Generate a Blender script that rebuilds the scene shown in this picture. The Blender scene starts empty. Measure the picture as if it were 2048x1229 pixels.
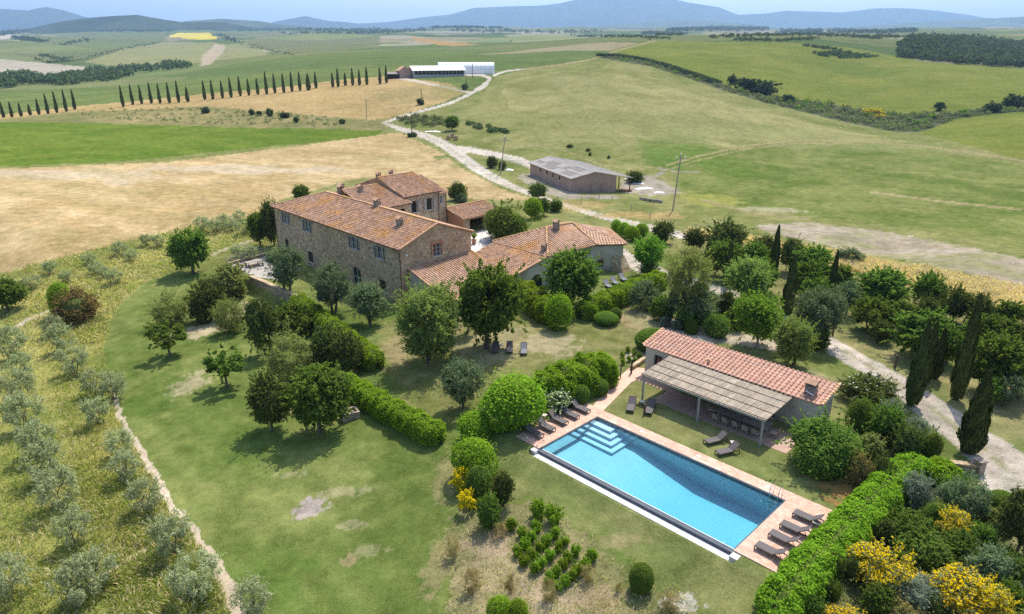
import bpy, math, random
import numpy as np
from mathutils import Vector, Matrix

# ------------------------------------------------------------------ camera, sky, sun, exposure
S = bpy.context.scene
COL = S.collection
CAM_H = 30.0
HAZE_D = 0.000085
FOC, CX, CY, HORIZON = 1380.0, 1024.0, 614.5, 110.0
PITCH = math.atan((CY - HORIZON) / FOC)
CP, SP = math.cos(PITCH), math.sin(PITCH)

cam = bpy.data.cameras.new('camera')
cam.sensor_width = 36.0
cam.lens = FOC / 2048 * 36.0
cam.clip_start = 0.5
cam.clip_end = 80000
camera = bpy.data.objects.new('camera', cam)
camera.location = (0, 0, CAM_H)
camera.rotation_euler = (math.pi / 2 - PITCH, 0, 0)
COL.objects.link(camera)
S.camera = camera

SUN_ELEV, SUN_AZ = math.radians(61), math.atan2(0.44, 0.90)
world = bpy.data.worlds.new('World')
S.world = world
world.use_nodes = True
wn = world.node_tree
sky = wn.nodes.new('ShaderNodeTexSky')
sky.sky_type = 'NISHITA'
sky.sun_disc = False
sky.sun_elevation = SUN_ELEV
sky.sun_rotation = SUN_AZ
sky.altitude = 300
sky.air_density = 1.0
sky.dust_density = 2.2
sky.ozone_density = 1.2
wn.links.new(sky.outputs[0], wn.nodes['Background'].inputs[0])
wn.nodes['Background'].inputs[1].default_value = 0.15

sun = bpy.data.lights.new('sun', 'SUN')
sun.energy = 3.9
sun.angle = math.radians(0.53)
sun.color = (1.0, 0.95, 0.87)
sun_ob = bpy.data.objects.new('sun', sun)
sd = Vector((-math.sin(SUN_AZ) * math.cos(SUN_ELEV), -math.cos(SUN_AZ) * math.cos(SUN_ELEV), -math.sin(SUN_ELEV)))
sun_ob.rotation_euler = sd.to_track_quat('-Z', 'Y').to_euler()
sun_ob.location = (60, 120, 200)
COL.objects.link(sun_ob)

S.view_settings.view_transform = 'Standard'
S.view_settings.look = 'None'
S.view_settings.exposure = 0.80
S.view_settings.gamma = 1.0
S.view_settings.use_curve_mapping = False
try:
    S.cycles.max_bounces = 6
    S.cycles.diffuse_bounces = 3
    S.cycles.glossy_bounces = 2
    S.cycles.transmission_bounces = 4
    S.cycles.transparent_max_bounces = 8
    S.cycles.volume_bounces = 0
    S.cycles.use_denoising = False
    S.cycles.use_adaptive_sampling = False
except Exception:
    pass

rng = np.random.default_rng(7)
R = random.Random(5)

# ------------------------------------------------------------------ materials
def nt(name):
    m = bpy.data.materials.new(name)
    m.use_nodes = True
    t = m.node_tree
    t.nodes.clear()
    out = t.nodes.new('ShaderNodeOutputMaterial')
    return m, t, out

def N(t, kind, **kw):
    n = t.nodes.new(kind)
    for k, v in kw.items():
        if k.startswith('i_'):
            key = k[2:]
            key = int(key) if key.isdigit() else key
            n.inputs[key].default_value = v
        else:
            setattr(n, k, v)
    return n

def mixc(t, fac, a, b, blend='MIX'):
    n = t.nodes.new('ShaderNodeMix')
    n.data_type = 'RGBA'
    n.blend_type = blend
    for i, x in ((0, fac), (6, a), (7, b)):
        if hasattr(x, 'links') or isinstance(x, bpy.types.NodeSocket):
            t.links.new(x, n.inputs[i])
        elif i == 0:
            n.inputs[0].default_value = x
        else:
            n.inputs[i].default_value = (*x, 1)
    return n.outputs[2]

def mth(t, op, a, b=0.0, clamp=False):
    n = t.nodes.new('ShaderNodeMath')
    n.operation = op
    n.use_clamp = clamp
    for i, x in ((0, a), (1, b)):
        if isinstance(x, bpy.types.NodeSocket):
            t.links.new(x, n.inputs[i])
        else:
            n.inputs[i].default_value = x
    return n.outputs[0]

def ramp(t, x, lo, hi):
    n = t.nodes.new('ShaderNodeMapRange')
    t.links.new(x, n.inputs[0])
    n.inputs[1].default_value = lo
    n.inputs[2].default_value = hi
    return n.outputs[0]

def noise(t, vec, scale, detail=5.0, rough=0.6):
    n = N(t, 'ShaderNodeTexNoise')
    n.inputs['Scale'].default_value = scale
    n.inputs['Detail'].default_value = detail
    n.inputs['Roughness'].default_value = rough
    t.links.new(vec, n.inputs['Vector'])
    return n.outputs[0]

def bump(t, h, strength, dist):
    b = N(t, 'ShaderNodeBump')
    b.inputs['Strength'].default_value = strength
    b.inputs['Distance'].default_value = dist
    t.links.new(h, b.inputs['Height'])
    return b.outputs[0]

def pmat(name, c1, c2, scale=2.0, rough=0.85, bmp=0.0, bdist=0.02, island=0.0, c3=None, s3=0.3, spec=0.3, stretch=None, metal=0.0):
    """Plain surface: two tones mixed by noise, optional third tone in large patches, optional random tone per piece."""
    m, t, out = nt(name)
    pos = N(t, 'ShaderNodeNewGeometry').outputs['Position']
    if stretch:
        mp = N(t, 'ShaderNodeMapping')
        mp.inputs['Scale'].default_value = stretch
        t.links.new(pos, mp.inputs[0])
        pos = mp.outputs[0]
    nz = noise(t, pos, scale)
    col = mixc(t, ramp(t, nz, 0.3, 0.7), c1, c2)
    if c3:
        n3 = noise(t, pos, s3, 6, 0.65)
        col = mixc(t, ramp(t, n3, 0.5, 0.66), col, c3)
    if island:
        rnd = N(t, 'ShaderNodeNewGeometry').outputs['Random Per Island']
        k = mth(t, 'MULTIPLY_ADD', rnd, island)
        k.node.inputs[2].default_value = 1 - island / 2
        cmb = N(t, 'ShaderNodeCombineColor')
        for i in range(3):
            t.links.new(k, cmb.inputs[i])
        col = mixc(t, 1.0, col, cmb.outputs[0], 'MULTIPLY')
    b = N(t, 'ShaderNodeBsdfPrincipled')
    t.links.new(col, b.inputs['Base Color'])
    b.inputs['Roughness'].default_value = rough
    b.inputs['Specular IOR Level'].default_value = spec
    b.inputs['Metallic'].default_value = metal
    if bmp:
        t.links.new(bump(t, noise(t, pos, scale * 2.5, 6, 0.7), bmp, bdist), b.inputs['Normal'])
    t.links.new(b.outputs[0], out.inputs[0])
    return m

LEAF_K = 1.70
def leafmat(name, c1, c2, trans=0.3, gloss=0.0, hue=0.10, rough=0.45):
    gloss, trans = 0.0, min(trans * 1.6, .5)
    c1, c2 = tuple(LEAF_K * x for x in c1), tuple(LEAF_K * x for x in c2)
    m, t, out = nt(name)
    rnd = N(t, 'ShaderNodeNewGeometry').outputs['Random Per Island']
    pos = N(t, 'ShaderNodeNewGeometry').outputs['Position']
    f = mth(t, 'ADD', mth(t, 'MULTIPLY', rnd, 0.7), mth(t, 'MULTIPLY', noise(t, pos, 0.9, 2), 0.5))
    f = mth(t, 'SUBTRACT', f, 0.1, True)
    col = mixc(t, f, c1, c2)
    oi = N(t, 'ShaderNodeObjectInfo').outputs['Random']
    hs = N(t, 'ShaderNodeHueSaturation')
    t.links.new(col, hs.inputs['Color'])
    t.links.new(mth(t, 'ADD', mth(t, 'MULTIPLY', oi, hue * 0.3), 0.5 - hue * 0.15), hs.inputs['Hue'])
    t.links.new(mth(t, 'ADD', mth(t, 'MULTIPLY', oi, hue * 4), 1 - hue * 2), hs.inputs['Value'])
    c = hs.outputs[0]
    d = N(t, 'ShaderNodeBsdfDiffuse')
    t.links.new(c, d.inputs[0])
    tr = N(t, 'ShaderNodeBsdfTranslucent')
    c2n = mixc(t, 1.0, c, (1.0, 1.12, 0.55), 'MULTIPLY')
    t.links.new(c2n, tr.inputs[0])
    mx = N(t, 'ShaderNodeMixShader')
    mx.inputs[0].default_value = trans
    t.links.new(d.outputs[0], mx.inputs[1])
    t.links.new(tr.outputs[0], mx.inputs[2])
    sh = mx.outputs[0]
    if gloss:
        g = N(t, 'ShaderNodeBsdfGlossy')
        g.inputs['Roughness'].default_value = rough
        g.inputs[0].default_value = (1, 1, 1, 1)
        m2 = N(t, 'ShaderNodeMixShader')
        m2.inputs[0].default_value = gloss
        t.links.new(sh, m2.inputs[1])
        t.links.new(g.outputs[0], m2.inputs[2])
        sh = m2.outputs[0]
    t.links.new(sh, out.inputs[0])
    return m

def stonemat(name, cols, scale=2.6, mortar=(0.30, 0.25, 0.19), brick=None, plaster=0.0):
    """Rubble stone: rounded cells of mixed tone with recessed mortar."""
    m, t, out = nt(name)
    pos = N(t, 'ShaderNodeNewGeometry').outputs['Position']
    mp = N(t, 'ShaderNodeMapping')
    mp.inputs['Scale'].default_value = (1, 1, 1.35)
    t.links.new(pos, mp.inputs[0])
    wob = N(t, 'ShaderNodeTexNoise')
    wob.inputs['Scale'].default_value = 3.0
    t.links.new(mp.outputs[0], wob.inputs['Vector'])
    add = N(t, 'ShaderNodeVectorMath')
    add.operation = 'MULTIPLY_ADD'
    t.links.new(wob.outputs['Color'], add.inputs[0])
    add.inputs[1].default_value = (0.22, 0.22, 0.22)
    t.links.new(mp.outputs[0], add.inputs[2])
    v = N(t, 'ShaderNodeTexVoronoi')
    v.inputs['Scale'].default_value = scale
    t.links.new(add.outputs[0], v.inputs['Vector'])
    e = N(t, 'ShaderNodeTexVoronoi', feature='DISTANCE_TO_EDGE')
    e.inputs['Scale'].default_value = scale
    t.links.new(add.outputs[0], e.inputs['Vector'])
    sep = N(t, 'ShaderNodeSeparateColor')
    t.links.new(v.outputs['Color'], sep.inputs[0])
    cr = N(t, 'ShaderNodeValToRGB')
    el = cr.color_ramp.elements
    while len(el) < len(cols):
        el.new(0.5)
    for i, c in enumerate(cols):
        el[i].position = i / (len(cols) - 1)
        el[i].color = (*c, 1)
    t.links.new(sep.outputs[0], cr.inputs[0])
    edge = ramp(t, e.outputs['Distance'], 0.02, 0.10)
    big = noise(t, pos, 0.35, 4)
    col = mixc(t, edge, mortar, cr.outputs[0])
    col = mixc(t, mth(t, 'MULTIPLY', ramp(t, noise(t, pos, 9, 5), 0.35, 0.7), 0.35), col, mortar)
    col = mixc(t, mth(t, 'MULTIPLY', ramp(t, big, 0.45, 0.65), 0.35), col, tuple(0.55 * x for x in mortar))
    if plaster:
        pn = noise(t, pos, 0.5, 5, 0.65)
        col = mixc(t, mth(t, 'MULTIPLY', ramp(t, pn, 0.42, 0.5), plaster), col, (0.42, 0.38, 0.31))
    b = N(t, 'ShaderNodeBsdfPrincipled')
    b.inputs['Roughness'].default_value = 0.92
    b.inputs['Specular IOR Level'].default_value = 0.15
    t.links.new(col, b.inputs['Base Color'])
    h = mth(t, 'ADD', edge, mth(t, 'MULTIPLY', noise(t, pos, 10, 4), 0.5))
    t.links.new(bump(t, h, 0.9, 0.05), b.inputs['Normal'])
    t.links.new(b.outputs[0], out.inputs[0])
    return m

M = {}
LEAF_K = 1.70
M['twig'] = pmat('twig', (0.05, 0.04, 0.028), (0.085, 0.07, 0.05), 6)
M['bark'] = pmat('bark', (0.07, 0.055, 0.04), (0.14, 0.115, 0.09), 5, bmp=0.6)
M['pale_bark'] = pmat('pale_bark', (0.20, 0.18, 0.15), (0.32, 0.30, 0.26), 5, bmp=0.5)
M['leaf_mid'] = leafmat('leaf_mid', (0.045, 0.080, 0.015), (0.124, 0.174, 0.033))
M['leaf_light'] = leafmat('leaf_light', (0.085, 0.122, 0.032), (0.195, 0.240, 0.074), 0.36)
M['leaf_lime'] = leafmat('leaf_lime', (0.070, 0.13, 0.016), (0.150, 0.230, 0.034), 0.36)
M['leaf_dark'] = leafmat('leaf_dark', (0.030, 0.042, 0.012), (0.096, 0.118, 0.030), 0.18, 0.05)
M['leaf_hedge'] = leafmat('leaf_hedge', (0.055, 0.105, 0.011), (0.200, 0.290, 0.022), 0.30, 0.08)
M['leaf_clip'] = leafmat('leaf_clip', (0.042, 0.080, 0.013), (0.112, 0.170, 0.026), 0.25, 0.06)
M['leaf_olive'] = leafmat('leaf_olive', (0.145, 0.165, 0.080), (0.290, 0.310, 0.175), 0.18, 0.05, 0.06)
M['leaf_olive_dark'] = leafmat('leaf_olive_dark', (0.050, 0.075, 0.035), (0.135, 0.170, 0.085), 0.18, 0.05, 0.06)
M['leaf_silver'] = leafmat('leaf_silver', (0.075, 0.095, 0.062), (0.170, 0.190, 0.135), 0.15, 0.04, 0.06)
M['leaf_wispy'] = leafmat('leaf_wispy', (0.100, 0.115, 0.038), (0.210, 0.215, 0.075), 0.35, 0.0)
M['leaf_cypress'] = leafmat('leaf_cypress', (0.020, 0.028, 0.009), (0.070, 0.084, 0.024), 0.10, 0.03, 0.05)
M['leaf_brown'] = leafmat('leaf_brown', (0.10, 0.075, 0.032), (0.20, 0.155, 0.06), 0.25, 0.02)
M['leaf_scrub'] = leafmat('leaf_scrub', (0.070, 0.085, 0.038), (0.160, 0.175, 0.085), 0.2, 0.0)
M['leaf_far'] = leafmat('leaf_far', (0.028, 0.045, 0.020), (0.068, 0.090, 0.036), 0.15, 0.0)
M['flower_yellow'] = leafmat('flower_yellow', (0.50, 0.34, 0.004), (0.60, 0.46, 0.008), 0.3, 0.0, 0.03)
M['flower_white'] = leafmat('flower_white', (0.42, 0.40, 0.35), (0.50, 0.49, 0.45), 0.3, 0.0, 0.02)
M['blade'] = leafmat('blade', (0.105, 0.140, 0.030), (0.25, 0.245, 0.072), 0.35, 0.0, 0.0)
M['lawn_blade'] = leafmat('lawn_blade', (0.058, 0.090, 0.020), (0.11, 0.135, 0.036), 0.3, 0, 0)
M['blade_dry'] = leafmat('blade_dry', (0.33, 0.25, 0.145), (0.48, 0.39, 0.26), 0.3, 0.0, 0.0)
M['stone'] = stonemat('stone', [(0.22, 0.14, 0.075), (0.47, 0.33, 0.18), (0.58, 0.43, 0.25), (0.33, 0.23, 0.145), (0.68, 0.54, 0.36)], 2.0, (0.46, 0.36, 0.245))
M['stone_grey'] = stonemat('stone_grey', [(0.15, 0.12, 0.095), (0.28, 0.22, 0.17), (0.36, 0.29, 0.225), (0.44, 0.36, 0.28)], 2.8, (0.30, 0.25, 0.2))
M['plaster'] = pmat('plaster', (0.40, 0.37, 0.31), (0.50, 0.47, 0.40), 0.7, c3=(0.30, 0.27, 0.22), s3=0.25, bmp=0.25)
M['plaster_worn'] = pmat('plaster_worn', (0.40, 0.38, 0.32), (0.52, 0.49, 0.42), 0.6, c3=(0.34, 0.24, 0.155), s3=0.35, bmp=0.35)
M['brick_wall'] = pmat('brick_wall', (0.33, 0.15, 0.085), (0.45, 0.24, 0.14), 5, bmp=0.4, stretch=(1, 1, 4))
M['barn_wall'] = pmat('barn_wall', (0.29, 0.20, 0.165), (0.36, 0.26, 0.215), 0.6, bmp=0.2, c3=(0.29, 0.22, 0.185), s3=0.3, stretch=(1, 1, 0.35))
M['concrete'] = pmat('concrete', (0.34, 0.33, 0.31), (0.44, 0.43, 0.41), 1.5, bmp=0.15)
M['paving_pale'] = pmat('paving_pale', (0.48, 0.44, 0.40), (0.58, 0.54, 0.50), 0.8, c3=(0.42, 0.38, 0.34), s3=0.25)
M['terrace_paving'] = pmat('terrace_paving', (0.30, 0.27, 0.235), (0.38, 0.345, 0.30), 0.9, c3=(0.26, 0.23, 0.20), s3=0.3)
M['tile'] = pmat('tile', (0.34, 0.20, 0.125), (0.49, 0.315, 0.215), 1.2, rough=0.9, island=0.75, c3=(0.50, 0.27, 0.105), s3=0.33, spec=0.1)
M['tile_grey'] = pmat('tile_grey', (0.37, 0.225, 0.145), (0.52, 0.345, 0.24), 1.2, rough=0.9, island=0.7, c3=(0.45, 0.24, 0.10), s3=0.3, spec=0.1)
M['tile_pink'] = pmat('tile_pink', (0.37, 0.20, 0.14), (0.52, 0.32, 0.24), 1.6, rough=0.9, island=0.6, c3=(0.32, 0.22, 0.18), s3=0.9, spec=0.1)
M['tile_bed'] = pmat('tile_bed', (0.15, 0.085, 0.055), (0.23, 0.13, 0.085), 2)
M['ridge_tile'] = pmat('ridge_tile', (0.50, 0.27, 0.15), (0.60, 0.38, 0.25), 2, island=0.5, c3=(0.52, 0.31, 0.05), s3=0.5)
M['shutter'] = pmat('shutter', (0.42, 0.43, 0.43), (0.50, 0.51, 0.51), 2, rough=0.6)
M['frame_paint'] = pmat('frame_paint', (0.45, 0.47, 0.48), (0.52, 0.54, 0.55), 2, rough=0.5)
M['pane'] = pmat('pane', (0.012, 0.015, 0.018), (0.02, 0.024, 0.03), 1, rough=0.08, spec=0.6)
M['wood_dark'] = pmat('wood_dark', (0.06, 0.04, 0.028), (0.11, 0.075, 0.05), 3, stretch=(1, 1, 0.2))
M['wood_grey'] = pmat('wood_grey', (0.26, 0.22, 0.18), (0.36, 0.31, 0.26), 3, stretch=(1, 1, 0.3))
M['reed'] = pmat('reed', (0.225, 0.18, 0.13), (0.36, 0.30, 0.225), 1.2, island=0.5, c3=(0.26, 0.22, 0.17), s3=0.8)
M['metal_dark'] = pmat('metal_dark', (0.045, 0.035, 0.03), (0.06, 0.048, 0.04), 3, rough=0.5)
M['gutter'] = pmat('gutter', (0.075, 0.04, 0.025), (0.11, 0.06, 0.04), 3, rough=0.45)
M['sling'] = pmat('sling', (0.085, 0.074, 0.072), (0.115, 0.10, 0.097), 14, rough=0.75)
M['sling_blue'] = pmat('sling_blue', (0.13, 0.135, 0.15), (0.17, 0.175, 0.19), 14, rough=0.75)
M['steel'] = pmat('steel', (0.6, 0.6, 0.6), (0.7, 0.7, 0.7), 3, rough=0.2, metal=1.0)
M['post_metal'] = pmat('post_metal', (0.30, 0.28, 0.26), (0.36, 0.34, 0.32), 2, rough=0.6)
M['coping'] = pmat('coping', (0.50, 0.30, 0.21), (0.60, 0.39, 0.29), 1.2, island=0.32, c3=(0.55, 0.40, 0.31), s3=0.4)
M['grout'] = pmat('grout', (0.30, 0.22, 0.17), (0.36, 0.27, 0.21), 4)
M['slate'] = pmat('slate', (0.075, 0.085, 0.10), (0.105, 0.115, 0.13), 3)
M['white_stone'] = pmat('white_stone', (0.58, 0.56, 0.54), (0.68, 0.66, 0.64), 1.5, c3=(0.50, 0.47, 0.44), s3=0.6)
M['liner'] = pmat('liner', (0.33, 0.46, 0.50), (0.36, 0.49, 0.53), 0.25, rough=0.6, c3=(0.28, 0.41, 0.48), s3=0.18)
M['liner_step'] = pmat('liner_step', (0.42, 0.51, 0.58), (0.46, 0.55, 0.62), 1, rough=0.6)
M['fibre'] = pmat('fibre', (0.29, 0.265, 0.24), (0.38, 0.35, 0.32), 0.7, c3=(0.30, 0.27, 0.245), s3=0.4, stretch=(1, 1, 1))
M['fibre_dark'] = pmat('fibre_dark', (0.17, 0.145, 0.125), (0.22, 0.19, 0.165), 1)
M['white_roof'] = pmat('white_roof', (0.72, 0.72, 0.72), (0.80, 0.80, 0.80), 0.2, rough=0.5)
M['tarp'] = pmat('tarp', (0.62, 0.63, 0.66), (0.72, 0.73, 0.75), 0.3, rough=0.45)
M['white_thing'] = pmat('white_thing', (0.68, 0.68, 0.66), (0.78, 0.78, 0.76), 1)
M['hay'] = pmat('hay', (0.26, 0.19, 0.09), (0.38, 0.29, 0.15), 4, bmp=0.6)
M['pot'] = pmat('pot', (0.36, 0.17, 0.09), (0.45, 0.24, 0.14), 4)
M['cushion'] = pmat('cushion', (0.45, 0.40, 0.34), (0.55, 0.5, 0.44), 3)
M['wicker'] = pmat('wicker', (0.22, 0.17, 0.12), (0.32, 0.26, 0.19), 20)

# ------------------------------------------------------------------ mesh helpers
class MB:
    def __init__(s):
        s.v, s.f, s.m = [], [], []
    def add(s, verts, faces, mat=0):
        o = len(s.v)
        s.v.extend(tuple(map(float, p)) for p in verts)
        for f in faces:
            s.f.append(tuple(i + o for i in f))
            s.m.append(mat)
    def box(s, c, size, rz=0.0, mat=0):
        hx, hy, hz = size[0] / 2, size[1] / 2, size[2] / 2
        ca, sa = math.cos(rz), math.sin(rz)
        vs = []
        for z in (-hz, hz):
            for x, y in ((-hx, -hy), (hx, -hy), (hx, hy), (-hx, hy)):
                vs.append((c[0] + x * ca - y * sa, c[1] + x * sa + y * ca, c[2] + z))
        s.add(vs, [(3, 2, 1, 0), (4, 5, 6, 7), (0, 1, 5, 4), (1, 2, 6, 5), (2, 3, 7, 6), (3, 0, 4, 7)], mat)
    def beam(s, p, q, w, h, mat=0):
        p, q = Vector(p), Vector(q)
        d = (q - p).normalized()
        up = Vector((0, 0, 1)) if abs(d.z) < 0.95 else Vector((1, 0, 0))
        a = d.cross(up).normalized() * (w / 2)
        b = a.cross(d).normalized() * (h / 2)
        vs = [p - a - b, p + a - b, p + a + b, p - a + b, q - a - b, q + a - b, q + a + b, q - a + b]
        s.add(vs, [(3, 2, 1, 0), (4, 5, 6, 7), (0, 1, 5, 4), (1, 2, 6, 5), (2, 3, 7, 6), (3, 0, 4, 7)], mat)
    def tube(s, pts, rads, n=6, mat=0):
        pts = [Vector(p) for p in pts]
        vs, fs = [], []
        for i, p in enumerate(pts):
            d = (pts[min(i + 1, len(pts) - 1)] - pts[max(i - 1, 0)]).normalized()
            ref = Vector((0, 0, 1)) if abs(d.z) < 0.9 else Vector((1, 0, 0))
            a = d.cross(ref).normalized()
            b = d.cross(a).normalized()
            for k in range(n):
                an = 2 * math.pi * k / n
                vs.append(p + (a * math.cos(an) + b * math.sin(an)) * rads[i])
        for i in range(len(pts) - 1):
            for k in range(n):
                fs.append((i * n + k, i * n + (k + 1) % n, (i + 1) * n + (k + 1) % n, (i + 1) * n + k))
        fs.append(tuple(range(n)))
        fs.append(tuple((len(pts) - 1) * n + k for k in reversed(range(n))))
        s.add(vs, fs, mat)
    def prism(s, poly, z0, z1, mat=0):
        n = len(poly)
        vs = [(x, y, z0) for x, y in poly] + [(x, y, z1) for x, y in poly]
        fs = [tuple(range(n, 2 * n)), tuple(reversed(range(n)))]
        fs += [(i, (i + 1) % n, n + (i + 1) % n, n + i) for i in range(n)]
        s.add(vs, fs, mat)
    def quad(s, a, b, c, d, mat=0):
        s.add([a, b, c, d], [(0, 1, 2, 3)], mat)
    def mesh(s, name, mats, origin=(0, 0, 0), smooth=False):
        me = bpy.data.meshes.new(name)
        o = origin
        me.from_pydata([(x - o[0], y - o[1], z - o[2]) for x, y, z in s.v], [], s.f)
        for m in mats:
            me.materials.append(M[m] if isinstance(m, str) else m)
        if len(mats) > 1:
            me.polygons.foreach_set('material_index', s.m)
        if smooth:
            me.polygons.foreach_set('use_smooth', [True] * len(me.polygons))
        me.update()
        return me

def link(name, data, parent=None, loc=(0, 0, 0), rz=0.0, scale=None):
    o = bpy.data.objects.new(name, data)
    COL.objects.link(o)
    o.location = loc
    o.rotation_euler = (0, 0, rz)
    if scale is not None:
        o.scale = scale
    if parent is not None:
        o.parent = parent
    return o

def part(name, mb, mats, parent, origin=(0, 0, 0), smooth=False, kind=None, label=None):
    o = link(name, mb.mesh(name, mats, origin, smooth), parent)
    if kind:
        o['kind'] = kind
    if label:
        o['label'] = label
    return o

def tag(o, label, cat, group=None):
    o['label'] = label
    o['category'] = cat
    if group:
        o['group'] = group
    return o

def thing(name, label, cat, loc=(0, 0, 0), rz=0.0, group=None):
    return tag(link(name, None, None, loc, rz), label, cat, group)

def structure(o):
    o['kind'] = 'structure'
    return o

def copy_tree(o, parent=None):
    c = o.copy()
    COL.objects.link(c)
    c.parent = parent
    for ch in list(o.children):
        copy_tree(ch, c)
    return c

def quads_mesh(name, P, mats, midx=None, extra=None):
    """P: (n,4,3) array of separate quads."""
    n = len(P)
    me = bpy.data.meshes.new(name)
    me.vertices.add(4 * n)
    me.vertices.foreach_set('co', P.reshape(-1).astype(np.float32))
    me.loops.add(4 * n)
    me.loops.foreach_set('vertex_index', np.arange(4 * n, dtype=np.int32))
    me.polygons.add(n)
    me.polygons.foreach_set('loop_start', np.arange(0, 4 * n, 4, dtype=np.int32))
    me.polygons.foreach_set('loop_total', np.full(n, 4, dtype=np.int32))
    for m in mats:
        me.materials.append(M[m] if isinstance(m, str) else m)
    if midx is not None:
        me.polygons.foreach_set('material_index', midx.astype(np.int32))
    me.update(calc_edges=True)
    return me

# ------------------------------------------------------------------ noise for the ground
def vnoise(x, y, seed=0):
    xi, yi = np.floor(x).astype(np.int64), np.floor(y).astype(np.int64)
    fx, fy = x - xi, y - yi
    fx, fy = fx * fx * (3 - 2 * fx), fy * fy * (3 - 2 * fy)
    def h(a, b):
        k = (a * 374761393 + b * 668265263 + seed * 974711) & 0xffffffff
        k = ((k ^ (k >> 13)) * 1274126177) & 0xffffffff
        return ((k ^ (k >> 16)) & 0xffff) / 65535.0
    return (h(xi, yi) * (1 - fx) + h(xi + 1, yi) * fx) * (1 - fy) + (h(xi, yi + 1) * (1 - fx) + h(xi + 1, yi + 1) * fx) * fy

def fbm(x, y, seed=0, octv=4):
    s, a, t = 0, 0.5, 0
    for i in range(octv):
        s = s + a * vnoise(x, y, seed + i * 17)
        t += a
        x, y, a = x * 2.03 + 5.1, y * 2.03 - 3.7, a * 0.55
    return s / t
# ------------------------------------------------------------------ terrain heights
def ray(px, py):
    u, v = (px - CX) / FOC, (py - CY) / FOC
    return u, CP - v * SP, -SP - v * CP

# heights known near the house and the pool (x, y, z), in metres
NEAR = [(3, 55, 0), (20, 42, 0), (14, 37, -.1), (2, 48, -.1), (12, 60, 0), (25, 50, 0), (8, 66, 0), (0, 72, -.3), (-2, 60, -.4),
        (20, 75, 0), (35, 60, 0), (42, 48, 0), (45, 80, -.3), (30, 95, 0), (5, 95, -.1), (-5, 80, -.7), (-14, 86, -1.3), (-26, 98, -1.5),
        (-40, 114, -1.5), (-42, 95, -3.5), (-36, 88, -3.4), (-28, 79, -3.1), (-17, 78, -1.4), (10, 112, -.1), (-15, 118, -.6), (-25, 125, -1.0),
        (-36, 70, -3.0), (-28, 60, -2.6), (-14, 58, -1.5), (-20, 48, -2.4), (-32, 45, -3.0), (-46, 70, -4.0), (-60, 92, -4.0),
        (-40, 38, -3.6), (-30, 28, -3.4), (-10, 40, -2.2), (-2, 36, -1.6), (3, 33, -1.5), (9, 30, -1.4), (17, 30, -.9), (26, 34, -.2),
        (2, 42, -.8), (9, 36.5, -.8), (-5, 46, -1.1), (0, 22, -2.4), (16, 20, -1.6), (-20, 22, -3.2), (34, 38, -.1), (32, 24, -1.0), (50, 30, -.5),
        (60, 60, -.4), (80, 90, -1.2), (60, 110, -1.5), (-70, 60, -5), (-90, 110, -4), (-50, 20, -4), (70, 40, -1)]
# farther slopes: photo row and column of a point of the ground with its distance
FAR = [(0, 450, 128), (0, 340, 190), (0, 245, 320), (0, 232, 375), (0, 205, 450), (0, 185, 600), (0, 165, 820), (0, 140, 1200), (0, 110, 1700), (0, 85, 2600), (0, 70, 4200),
       (250, 330, 200), (250, 250, 318), (250, 212, 402), (250, 190, 480), (250, 172, 640), (250, 150, 950), (250, 120, 1400), (250, 90, 2400), (250, 70, 4000),
       (500, 300, 242), (500, 235, 335), (500, 215, 370), (500, 185, 430), (500, 165, 520), (500, 140, 700), (500, 122, 860), (500, 108, 1500), (500, 85, 2300), (500, 67, 4000),
       (760, 300, 242), (760, 250, 308), (760, 215, 352), (760, 165, 440), (760, 150, 520), (760, 125, 680), (760, 105, 900), (760, 92, 1800), (760, 78, 2600), (760, 64, 4200),
       (900, 300, 242), (900, 215, 340), (900, 155, 468), (900, 138, 540), (900, 122, 660), (900, 105, 900), (900, 85, 2000), (900, 62, 4200),
       (1050, 300, 236), (1050, 240, 310), (1050, 190, 400), (1050, 150, 490), (1050, 130, 560), (1050, 117, 650), (1050, 100, 900), (1050, 84, 2000), (1050, 62, 4200),
       (1150, 385, 165), (1060, 350, 190), (1150, 330, 208),
       (1200, 300, 235), (1200, 230, 330), (1200, 170, 430), (1200, 130, 540), (1200, 118, 610), (1200, 107, 690), (1200, 86, 860), (1200, 76, 1800), (1200, 62, 4200),
       (1400, 430, 138), (1400, 330, 212), (1400, 250, 310), (1400, 180, 432), (1400, 163, 482), (1400, 140, 545), (1400, 100, 750), (1400, 86, 860), (1400, 76, 1900), (1400, 62, 4200),
       (1550, 470, 120), (1550, 400, 160), (1550, 300, 258), (1550, 230, 360), (1550, 208, 415), (1550, 188, 450), (1550, 130, 610), (1550, 85, 830), (1550, 76, 1900), (1550, 62, 4200),
       (1700, 500, 109), (1700, 420, 148), (1700, 330, 228), (1700, 280, 300), (1700, 255, 365), (1700, 236, 415), (1700, 220, 450), (1700, 150, 620), (1700, 110, 770), (1700, 92, 870), (1700, 74, 1900), (1700, 62, 4200),
       (1850, 520, 103), (1850, 440, 140), (1850, 340, 220), (1850, 300, 270), (1850, 268, 345), (1850, 240, 400), (1850, 215, 440), (1850, 140, 620), (1850, 120, 790), (1850, 98, 900), (1850, 86, 1000), (1850, 66, 2600), (1850, 60, 4200),
       (2048, 540, 98), (2048, 450, 135), (2048, 350, 212), (2048, 318, 245), (2048, 240, 350), (2048, 215, 405), (2048, 145, 620), (2048, 133, 800), (2048, 112, 950), (2048, 96, 1100), (2048, 62, 3000), (2048, 58, 4200)]

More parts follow.
